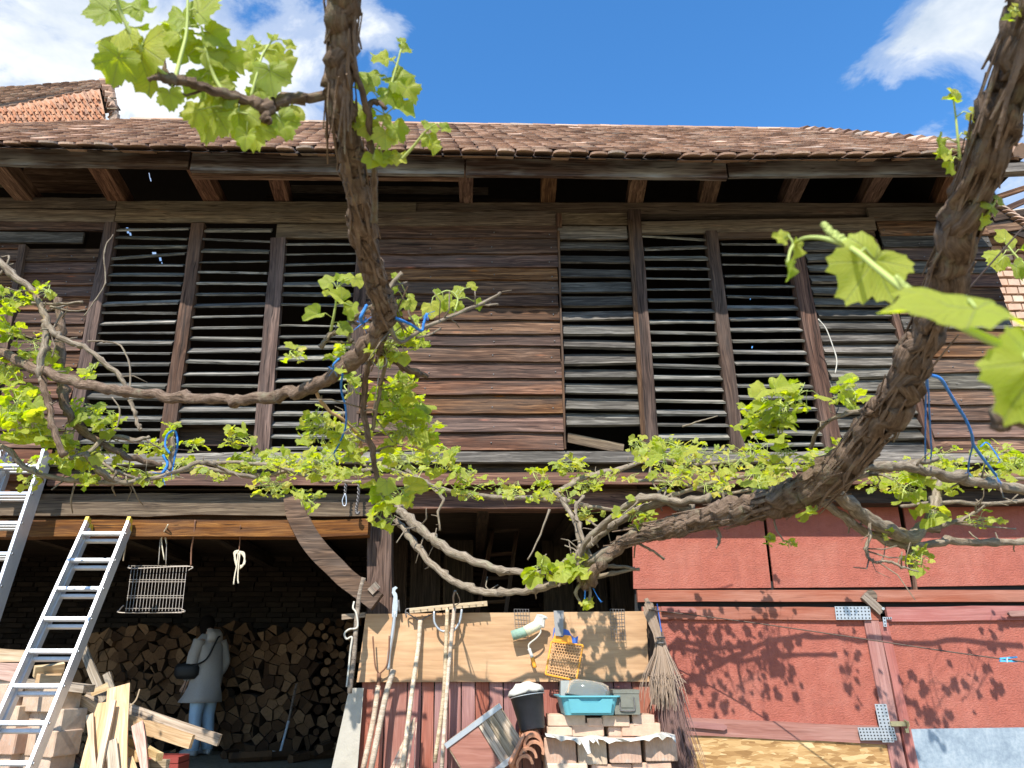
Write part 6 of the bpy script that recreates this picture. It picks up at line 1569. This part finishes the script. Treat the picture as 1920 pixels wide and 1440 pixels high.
cane(vb, 'arm', [(1215, 995, 2.75, 32), (1170, 1020, 2.85, 25), (1130, 1055, 2.9, 22), (1105, 1085, 2.95, 22), (1095, 1100, 3.0, 18)], 'bark', 12, 8, ridge=.3, wob=.25)
cane(vb, 'swag_cane', [(1300, 955, 2.6, 18), (1230, 945, 2.7, 17), (1150, 985, 2.9, 16), (1100, 1025, 3.0, 15), (1050, 1062, 3.1, 15), (1000, 1075, 3.2, 15), (940, 1068, 3.3, 16), (870, 1045, 3.4, 17), (810, 1010, 3.5, 18), (770, 975, 3.6, 19), (748, 955, 3.65, 19)], 'cane_bark', 12, 9)
cane(vb, 'swag_cane', [(1330, 960, 2.55, 18), (1260, 975, 2.7, 18), (1190, 1000, 2.8, 18), (1120, 1045, 2.95, 17), (1060, 1085, 3.1, 16), (1000, 1105, 3.2, 15), (940, 1112, 3.3, 15), (880, 1103, 3.4, 15), (830, 1075, 3.5, 15), (785, 1030, 3.6, 15), (760, 995, 3.65, 14), (742, 975, 3.7, 12)], 'cane_bark', 12, 9)
cane(vb, 'swag_cane', [(1330, 935, 2.5, 16), (1270, 940, 2.6, 16), (1200, 935, 2.7, 16), (1130, 985, 2.85, 14), (1090, 1030, 2.95, 13), (1085, 1090, 3.0, 10)], 'cane_bark', 10, 8)
cane(vb, 'up_cane', [(1095, 1075, 3.0, 14), (1090, 1030, 3.05, 13), (1080, 980, 3.1, 12), (1055, 940, 3.2, 12), (1045, 925, 3.2, 9)], 'cane_bark', 9, 7)
cane(vb, 'up_cane', [(1110, 1050, 3.0, 10), (1085, 985, 3.05, 9), (1080, 950, 3.1, 8), (1095, 930, 3.1, 8)], 'cane_bark', 8, 7)
for pts_ in ([(1100, 1085, 3.0, 12), (1150, 1075, 2.95, 9), (1198, 1065, 2.9, 6)], [(1110, 1070, 3.0, 10), (1150, 1062, 2.95, 8), (1190, 1066, 2.9, 6)], [(1090, 1080, 3.0, 8), (1055, 1090, 3.0, 6), (1048, 1100, 3.0, 4)],
             [(1090, 1090, 3.0, 8), (1080, 1110, 3.0, 7), (1090, 1135, 3.0, 5)], [(1105, 1095, 3.0, 7), (1106, 1120, 3.0, 6), (1100, 1140, 3.0, 3)],
             [(1190, 1015, 2.8, 8), (1220, 1030, 2.8, 6), (1245, 1048, 2.8, 5)], [(1340, 985, 2.5, 9), (1350, 1010, 2.5, 8), (1342, 1028, 2.5, 3)], [(1450, 955, 2.3, 4), (1455, 990, 2.3, 4), (1470, 1015, 2.3, 3)],
             [(1030, 955, 3.2, 5), (1010, 1010, 3.2, 4), (990, 1050, 3.2, 3)]):
    cane(vb, 'spur', pts_, 'cane_bark', 8, 6)
cane(vb, 'side_arm', [(1540, 905, 2.05, 34), (1600, 950, 2.15, 32), (1650, 985, 2.25, 32), (1700, 1003, 2.35, 30), (1740, 985, 2.4, 24), (1755, 940, 2.45, 20), (1758, 900, 2.5, 18), (1745, 875, 2.5, 14)], 'cane_bark', 14, 9)
cane(vb, 'side_arm', [(1530, 935, 2.1, 18), (1590, 975, 2.2, 18), (1640, 1005, 2.3, 18), (1700, 1022, 2.4, 16), (1780, 1016, 2.5, 16), (1860, 1018, 2.6, 15), (1960, 1014, 2.7, 15), (2200, 1000, 2.9, 14), (2500, 980, 3.1, 12)], 'cane_bark', 12, 9)
cane(vb, 'side_arm', [(1610, 880, 1.95, 16), (1660, 872, 2.05, 20), (1720, 876, 2.15, 21), (1800, 898, 2.3, 22), (1870, 912, 2.4, 22), (1960, 925, 2.5, 22), (2200, 940, 2.8, 20), (2500, 930, 3.0, 17)], 'cane_bark', 12, 9)
cane(vb, 'side_arm', [(1600, 895, 2.0, 12), (1640, 885, 2.05, 12), (1700, 870, 2.15, 13), (1760, 862, 2.25, 10)], 'cane_bark', 10, 8)
cane(vb, 'thin_arm', [(1690, 948, 2.6, 7), (1780, 942, 2.7, 9), (1850, 944, 2.8, 9), (1960, 938, 2.9, 9), (2300, 930, 3.1, 7)], 'cane_bark', 8, 7)
cane(vb, 'thin_arm', [(1765, 985, 2.5, 10), (1800, 975, 2.5, 8), (1830, 960, 2.5, 8), (1845, 948, 2.5, 5)], 'cane_bark', 8, 7)
cane(vb, 'thin_arm', [(1770, 980, 2.5, 6), (1830, 985, 2.5, 5), (1905, 992, 2.5, 3)], 'cane_bark', 6, 6)
cane(vb, 'drooping_cane', [(1628, 965, 2.2, 7), (1631, 1000, 2.2, 7), (1624, 1030, 2.2, 8), (1635, 1052, 2.2, 7), (1665, 1052, 2.2, 6), (1690, 1062, 2.2, 6), (1722, 1072, 2.2, 3)], 'cane_bark', 8, 7)
cane(vb, 'stub', [(1712, 1015, 2.4, 14), (1712, 1035, 2.4, 13), (1706, 1060, 2.4, 8)], 'cane_bark', 8, 6)
cane(vb, 'thin_arm', [(1640, 770, 1.72, 10), (1590, 775, 1.8, 9), (1540, 800, 1.9, 8), (1520, 840, 2.0, 8)], 'cane_bark', 8, 6)
cane(vb, 'knobbly_end', [(2700, 300, 1.1, 50), (2450, 560, 1.0, 52), (2200, 730, .85, 56), (2010, 775, .75, 60), (1940, 770, .72, 64), (1895, 775, .70, 66), (1868, 790, .70, 50)], 'bark', 16, 9, ridge=.3, wob=.35)
# foreground shoot with big leaves
fs_ = shoot(vb, (1700, 550, .62), [(1640, 488, .66, 165, 235, -.25, .25, 0), (1950, 680, .47, 215, 240, -.35, .3, 1)],
      stem=[(2250, 720, .42), (2080, 715, .43), (1960, 685, .46), (1880, 648, .49), (1800, 610, .53), (1720, 562, .57), (1650, 508, .62), (1600, 468, .66), (1550, 448, .70), (1510, 446, .73), (1490, 458, .75)], sw=26)
shoot(vb, (1810, 605, .5), [(1830, 578, .50, 290, 176, .25, 2.6, 0)], stem=[(1802, 612, .53), (1818, 590, .51)], sw=12)
shoot(vb, (1490, 455, .75), [(1488, 462, .75, 56, 250, .9, .2, 3), (1476, 500, .75, 56, 275, 1.2, .1, 3), (1470, 448, .75, 40, 150, .2, .4, 1)], stem=[(1494, 452, .75), (1482, 470, .75), (1476, 500, .75)], sw=8)
def flower(vine, pts, w):
    mb = MB(); c_ = catmull([P(*q) for q in pts], 8); r0 = M_of(w, c_[0]) / 2
    for i, q in enumerate(c_):
        for k in range(7):
            a = rv.uniform(0, math.tau); f = 1 - i / len(c_) * .55; o_ = Vector((math.cos(a), rv.uniform(-1, 1) * .5, math.sin(a))) * r0 * .55 * f
            mb.lathe([(.0, -.3 * r0), (.26 * r0, -.15 * r0), (.3 * r0, 0), (.26 * r0, .15 * r0), (.0, .3 * r0)], Matrix.Translation(Vector(q) + o_), 6)
    return tag(mb.build('flower_buds', MATS['young_stem'], vine, True), kind='stuff')
flower(vb, [(1590, 456, .67), (1572, 446, .67), (1556, 434, .67), (1546, 422, .67)], 26)
flower(vb, [(1722, 556, .58), (1705, 545, .58), (1692, 532, .58), (1682, 520, .58)], 22)
shoot(vb, (1815, 250, 1.08), [(1758, 268, 1.06, 62, 250, 1.0, .2, 3), (1826, 215, 1.06, 66, 320, .2, .5, 0), (1790, 190, 1.06, 40, 150, .2, .9, 3), (1785, 180, 1.06, 34, 100, .4, .3, 3), (1776, 292, 1.07, 44, 170, .3, .8, 4), (1784, 305, 1.08, 40, 300, .5, .3, 2), (1815, 255, 1.08, 32, 0, .2, .6, 1)], stem=[(1800, 300, 1.1), (1796, 260, 1.08), (1792, 220, 1.07), (1788, 188, 1.06)], sw=6)
shoot(vb, (1850, 400, 1.2), [(1860, 388, 1.15, 52, 60, .2, .4, 2), (1842, 410, 1.17, 34, 250, .3, .3, 3), (1872, 376, 1.15, 30, 20, .3, .4, 0)], stem=[(1838, 430, 1.2), (1850, 405, 1.17), (1866, 380, 1.15)], sw=7)
shoot(vb, (1905, 20, .9), [(1905, 25, .88, 36, 100, .3, .3, 0), (1912, 10, .88, 30, 60, .2, .5, 2), (1890, 38, .88, 28, 190, .4, .6, 3)], stem=[(1935, 60, .92), (1918, 40, .9), (1908, 20, .88)], sw=7)
shoot(vb, (1900, 470, 1.9), [(1885, 450, 1.9, 60, 60, .2, .4, 0), (1880, 480, 1.9, 62, 210, .2, .5, 2), (1905, 500, 1.9, 60, 300, .2, .3, 1), (1868, 495, 1.9, 34, 200, .3, .4, 4), (1920, 470, 1.9, 50, 330, .3, .3, 3)], stem=[(1960, 520, 1.9), (1915, 490, 1.9), (1885, 455, 1.9)], sw=6)
for (u, v, Y, ru, r2, n, s_) in ((1450, 775, 1.95, 52, 52, 18, 56), (1500, 735, 2.0, 36, 30, 8, 36), (1590, 742, 1.85, 38, 34, 11, 38), (1470, 850, 2.0, 36, 34, 10, 40), (1405, 800, 2.1, 24, 24, 6, 36), (1518, 955, 2.1, 16, 16, 2, 52), (1250, 850, 2.7, 40, 30, 9, 40),
                                 (1420, 905, 2.4, 30, 22, 6, 36), (1700, 915, 2.3, 46, 30, 14, 44), (1790, 900, 2.5, 34, 22, 10, 36), (1745, 965, 2.35, 24, 20, 5, 46), (1720, 1045, 2.35, 26, 26, 10, 34), (1480, 1020, 2.3, 16, 12, 4, 24), (1440, 1010, 2.3, 10, 10, 3, 24), (1900, 870, 2.6, 40, 22, 12, 30),
                                 (1085, 1060, 3.0, 40, 24, 10, 42), (1010, 1065, 3.05, 26, 20, 4, 56), (1190, 960, 2.8, 36, 26, 9, 34), (1100, 1130, 3.0, 12, 12, 6, 22), (1660, 1000, 2.3, 30, 16, 5, 26), (1840, 975, 2.5, 40, 22, 7, 22)):
    cluster(vb, u, v, Y, ru, r2, n, s_, .10)

# ---------------------------------------------- vine 3: canes at the left edge
vc = thing('grape_vine', P(60, 860, 3.0), 'tangle of grey vine canes at the left edge above the ladders', 'vine')
for nm, mt, pts_ in (('cane', 'cane_bark', [(-20, 470, 2.8, 11), (20, 510, 2.8, 14), (60, 545, 2.8, 13), (78, 580, 2.8, 14), (88, 610, 2.8, 15), (82, 650, 2.8, 16), (74, 700, 2.8, 15), (80, 715, 2.8, 12)]),
                     ('cane', 'cane_bark', [(84, 600, 2.8, 14), (105, 630, 2.8, 14), (150, 645, 2.8, 12), (190, 675, 2.8, 11), (225, 705, 2.8, 11), (238, 735, 2.8, 9)]),
                     ('cane', 'bark', [(108, 560, 3.0, 14), (114, 620, 3.0, 18), (112, 690, 3.0, 20), (118, 730, 3.0, 22), (128, 775, 3.0, 17), (155, 808, 3.05, 15), (200, 838, 3.1, 14), (255, 862, 3.15, 12), (305, 872, 3.2, 10)]),
                     ('cane', 'bark', [(78, 700, 2.8, 14), (88, 750, 2.8, 14), (102, 800, 2.8, 14), (118, 855, 2.8, 13)]),
                     ('cane', 'cane_bark', [(-20, 820, 3.0, 11), (20, 850, 3.0, 11), (60, 885, 3.0, 11), (130, 900, 3.05, 11), (200, 905, 3.1, 11), (260, 902, 3.15, 11), (320, 888, 3.2, 10), (370, 868, 3.25, 9), (400, 870, 3.3, 8), (430, 885, 3.35, 8), (480, 895, 3.4, 8)]),
                     ('cane', 'cane_bark', [(160, 850, 3.0, 13), (185, 880, 3.05, 14), (215, 900, 3.1, 12), (260, 905, 3.15, 10)]), ('cane', 'cane_bark', [(130, 860, 3.0, 9), (170, 845, 3.05, 9), (200, 820, 3.1, 10), (250, 825, 3.15, 11), (280, 820, 3.2, 7)]),
                     ('cane', 'cane_bark', [(175, 845, 3.1, 7), (195, 870, 3.1, 7), (220, 885, 3.1, 7), (258, 900, 3.15, 7)]), ('spur', 'cane_bark', [(244, 750, 2.5, 9), (252, 775, 2.5, 9), (260, 800, 2.5, 9), (265, 806, 2.5, 6)]),
                     ('stub', 'cane_bark', [(326, 820, 3.2, 9), (322, 850, 3.2, 11), (320, 880, 3.2, 9)]),
                     ('dry_twig', 'cane_bark', [(60, 568, 2.8, 5), (110, 570, 2.8, 6), (156, 566, 2.8, 5)]), ('dry_twig', 'cane_bark', [(95, 575, 2.8, 5), (130, 582, 2.8, 4), (160, 582, 2.8, 4)]), ('dry_twig', 'cane_bark', [(20, 620, 2.9, 3), (60, 634, 2.9, 3), (100, 640, 2.9, 3), (155, 643, 2.9, 2)]),
                     ('dry_twig', 'cane_bark', [(165, 640, 2.6, 4), (195, 640, 2.6, 4), (225, 648, 2.6, 4), (242, 680, 2.6, 4), (244, 725, 2.6, 4), (240, 750, 2.6, 3)]), ('dry_twig', 'cane_bark', [(212, 440, 3.4, 2), (196, 470, 3.4, 3), (197, 530, 3.4, 3), (180, 560, 3.4, 3), (158, 592, 3.4, 2)]),
                     ('dry_twig', 'cane_bark', [(117, 585, 2.8, 4), (98, 622, 2.8, 4), (102, 650, 2.8, 3), (97, 670, 2.8, 3)]), ('dry_twig', 'cane_bark', [(210, 745, 2.5, 3), (224, 765, 2.5, 4), (223, 790, 2.5, 3), (215, 808, 2.5, 2)]),
                     ('dry_twig', 'cane_bark', [(0, 515, 2.8, 4), (18, 482, 2.8, 4), (2, 482, 2.8, 2)])):
    cane(vc, nm, pts_, mt, 10 if pts_[0][3] > 8 else 6, 7)
for (u, v, Y, ru, r2, n, s_) in ((20, 560, 2.8, 36, 24, 14, 30), (85, 545, 2.8, 22, 20, 6, 30), (20, 625, 2.9, 22, 24, 7, 34), (70, 650, 2.9, 40, 26, 9, 30), (20, 690, 3.0, 30, 30, 10, 36), (30, 760, 2.9, 46, 36, 20, 44), (50, 800, 2.9, 40, 28, 14, 46), (95, 690, 3.0, 26, 20, 6, 34), (110, 815, 3.1, 44, 24, 14, 34),
                                 (165, 690, 2.7, 20, 18, 5, 34), (160, 770, 3.1, 34, 26, 12, 36), (200, 790, 3.1, 26, 24, 12, 32), (140, 850, 3.1, 50, 22, 14, 32), (115, 868, 2.9, 20, 16, 4, 36), (160, 890, 3.1, 24, 20, 7, 32), (270, 895, 3.2, 26, 14, 10, 26), (285, 840, 3.3, 30, 18, 9, 28), (325, 802, 3.2, 16, 14, 5, 24), (60, 905, 3.0, 30, 14, 4, 30), (200, 845, 3.2, 40, 16, 8, 26)):
    cluster(vc, u, v, Y, ru, r2, n, s_, .12)

# ---------------------------------------------- vine 4: canes trained along the barn front, whose shade falls on the gate
vd = thing('grape_vine', P(1100, 900, 6.0), 'small leaved vine canes trained along the sill in front of the barn', 'vine')
YD = 6.1
for pts_ in ([(280, 888, 5.6, 8), (380, 880, 5.6, 9), (480, 893, 5.7, 9), (560, 880, 5.7, 9), (640, 886, 5.8, 9), (720, 880, 5.8, 10), (800, 905, 5.9, 10), (860, 925, 5.9, 10), (930, 932, 6.0, 10), (1000, 935, 6.0, 11), (1060, 938, 6.0, 10), (1100, 950, 6.0, 9)],
             [(400, 865, 5.6, 7), (500, 872, 5.6, 8), (600, 898, 5.7, 8), (680, 905, 5.7, 8)], [(1040, 930, 6.0, 12), (1075, 905, 6.0, 12), (1110, 890, 6.0, 13), (1160, 880, 6.0, 11), (1230, 860, 6.1, 9), (1300, 870, 6.1, 8), (1380, 865, 6.1, 8)],
             [(1100, 950, 6.0, 8), (1180, 955, 6.1, 8), (1260, 930, 6.1, 9), (1340, 905, 6.15, 9), (1420, 890, 6.2, 9), (1500, 880, 6.2, 9), (1600, 885, 6.2, 9), (1700, 895, 6.2, 9), (1800, 890, 6.2, 9), (1940, 900, 6.2, 9)],
             [(1180, 900, 6.2, 6), (1260, 905, 6.2, 7), (1350, 925, 6.2, 7), (1450, 915, 6.2, 7), (1560, 930, 6.25, 7)], [(760, 880, 5.9, 8), (800, 905, 5.9, 8), (830, 935, 5.9, 7), (822, 960, 5.9, 5), (825, 995, 5.9, 4)],
             [(1230, 860, 6.1, 5), (1218, 890, 6.1, 5), (1240, 930, 6.1, 4)], [(1330, 860, 6.1, 6), (1350, 900, 6.1, 7), (1360, 945, 6.1, 5)], [(1280, 800, 6.2, 4), (1310, 790, 6.2, 3), (1345, 780, 6.2, 2)]):
    cane(vd, 'cane', pts_, 'cane_bark', 8, 7)
for (u, v, ru, r2, n, s_) in ((330, 870, 30, 16, 8, 26), (360, 835, 26, 14, 8, 24), (450, 820, 40, 20, 14, 28), (480, 862, 44, 18, 16, 26), (430, 880, 30, 14, 8, 24), (540, 880, 40, 20, 14, 26), (620, 850, 34, 24, 14, 26), (640, 890, 40, 18, 12, 26), (830, 860, 42, 30, 22, 30), (800, 830, 30, 26, 12, 32), (870, 890, 30, 22, 16, 26),
                              (880, 925, 26, 14, 10, 20), (960, 925, 36, 14, 14, 20), (1010, 895, 26, 20, 9, 26), (1030, 925, 26, 16, 10, 24), (1068, 872, 34, 20, 22, 22), (1100, 905, 24, 22, 14, 22), (1095, 960, 34, 16, 12, 20), (1200, 835, 26, 22, 16, 24), (1255, 832, 34, 18, 18, 20), (1310, 850, 40, 26, 22, 20), (1370, 860, 44, 30, 24, 20),
                              (1420, 840, 30, 24, 14, 24), (1540, 860, 40, 22, 18, 22), (1250, 900, 36, 20, 14, 24), (1340, 910, 40, 22, 16, 22), (1300, 880, 36, 22, 14, 22), (1440, 890, 40, 24, 14, 24), (1580, 840, 26, 16, 10, 22), (1680, 890, 50, 22, 16, 24), (1780, 860, 44, 24, 16, 24), (1870, 850, 44, 26, 18, 24), (1860, 900, 44, 18, 14, 22), (1640, 905, 34, 16, 8, 22)):
    cluster(vd, u, v, (YD if u > 1000 else (5.0 if u > 560 else YD - .3)) - (rv.choice((0, .15, .35, 1.1)) if u > 1180 else 0), ru, r2, n, s_, .28)

for i in range(64):
    u = -10 + i * 30.5 + rv.uniform(-8, 8); v = float(np.interp(u, [0, 300, 700, 850, 1050, 1200, 1500, 1920], [872, 880, 885, 905, 925, 880, 880, 880])) + rv.uniform(-16, 14)
    cluster(vd, u, v, (4.9 if 500 < u else 5.8) + rv.uniform(-.3, .25), 22, 15, 4, rv.uniform(17, 25), .2)
# ------------------------------------------------------------------ twine and wires on the vines
def twine(pts, label, r_=3.4, mat='blue_twine', cat='twine', name='blue_twine'):
    c_ = catmull([P(*q) for q in pts], 7); r0 = M_of(r_ * .8, c_[0]) / 2
    mb = MB().tube(c_, r0, 7, wob=.35)
    if mat == 'blue_twine':
        for k in range(6):
            a_ = Vector(c_[-1]) + Vector((rv.uniform(-1, 1), rv.uniform(-1, 1), rv.uniform(-1.5, .5))) * r0 * 6; mb.tube([Vector(c_[-1]), a_], r0 * .25, 3)
    return tag(mb.build(name, MATS[mat], None, True), label, cat)
t_ = twine([(1738, 700, 1.60), (1736, 740, 1.8), (1735, 790, 2.0), (1735, 850, 2.2), (1737, 862, 2.25), (1746, 855, 2.2), (1744, 800, 2.0), (1741, 740, 1.8), (1738, 700, 1.62)], 'taut blue twine loop hanging from the massive trunk to a cane', 4.5)
twine([(1738, 702, 1.58), (1765, 712, 1.65), (1785, 745, 1.75), (1810, 785, 1.85), (1822, 815, 1.9), (1826, 835, 2.0), (1845, 862, 2.1), (1868, 892, 2.2)], 'loose twisted blue twine slanting right from the massive trunk', 8)
twine([(1825, 830, 2.0), (1818, 860, 2.1), (1815, 885, 2.2)], 'short blue twine end below the loose twisted twine', 4)
twine([(1838, 838, 2.2), (1850, 830, 2.2), (1864, 846, 2.2), (1874, 862, 2.2)], 'small blue twine curl right of the loose twine', 3)
twine([(688, 572, 1.62), (676, 596, 1.62), (680, 606, 1.66)], 'blue twine wrapped on the left trunk above the elbow', 8)
twine([(742, 596, 1.64), (770, 608, 1.68), (790, 620, 1.72), (795, 605, 1.72), (801, 588, 1.72)], 'blue twine tying the pruned cane right of the left trunk', 7)
twine([(636, 672, 1.76), (625, 684, 1.76), (626, 692, 1.78)], 'blue twine band round the long arm near the elbow', 5)
twine([(642, 700, 1.8), (640, 730, 1.9), (648, 765, 1.95), (648, 800, 2.0), (638, 828, 2.05), (626, 850, 2.1)], 'blue twine hanging down from the long arm into the leaves', 5)
twine([(318, 850, 3.15), (310, 835, 3.15), (314, 815, 3.15), (328, 808, 3.15), (333, 830, 3.15), (328, 855, 3.2), (322, 885, 3.2)], 'blue twine looped round a cane stub above the short ladder', 5)
twine([(306, 853, 3.2), (314, 870, 3.2), (304, 888, 3.2)], 'frayed blue twine knot below the looped cane stub', 7)
twine([(1096, 1094, 2.98), (1097, 1110, 2.98), (1096, 1128, 2.98)], 'short blue twine hanging under the cane knot above the plywood', 3)
twine([(1020, 1071, 3.1), (1040, 1068, 3.05), (1072, 1070, 3.0)], 'blue twine stretched between the two hanging canes', 4)
twine([(1112, 1103, 2.98), (1120, 1118, 2.98), (1127, 1128, 2.98)], 'thin blue twine end hanging above the plywood', 2)
twine([(1534, 598, 6.7), (1548, 615, 6.7), (1560, 645, 6.7), (1569, 675, 6.7), (1566, 700, 6.7)], 'whitish curved cord hanging on the right louvres', 2.6, 'white_cord', 'cord', 'hanging_cord')
twine([(1530, 895, 1.9), (1600, 800, 1.75), (1690, 690, 1.6), (1800, 560, 1.45), (1960, 380, 1.3)], 'thin rusty wire running up behind the massive trunk', 3, 'thin_wire', 'wire', 'tie_wire')
twine([(710, 660, 1.76), (722, 668, 1.74), (724, 682, 1.74), (712, 688, 1.74), (700, 680, 1.75), (702, 664, 1.76)], 'pale wire ring tied below the elbow of the left trunk', 2.2, 'wire_grey', 'wire', 'wire_ring')
twine([(707, 660, 1.75), (710, 700, 1.78), (705, 735, 1.8), (700, 770, 1.85)], 'pale wire hanging from the ring below the elbow', 2.2, 'wire_grey', 'wire', 'tie_wire')
twine([(-20, 790, 3.1), (150, 810, 3.1), (300, 838, 3.1), (420, 850, 3.2)], 'thin trellis wire along the left canes', 1.6, 'thin_wire', 'wire', 'trellis_wire')

# the 290 leaves that show largest on each vine are parts of their shoots, the rest one leafy mass
for vine, ls in LEAVES.items():
    ls.sort(key=lambda q: -q[0])
    for (px, so, me, m) in ls[:290]: obj('leaf', me, so, m)
    if len(ls) > 290:
        mb = MB()
        for (px, so, me, m) in ls[290:]: mb.add([m @ q.co for q in me.vertices], [tuple(f.vertices) for f in me.polygons])
        tag(mb.build('foliage', MATS['leaf_small'], vine, True), kind='stuff')
for vine, mb in TWIGS.items(): tag(mb.build('dry_twigs', MATS['cane_bark'], vine, True), kind='stuff')
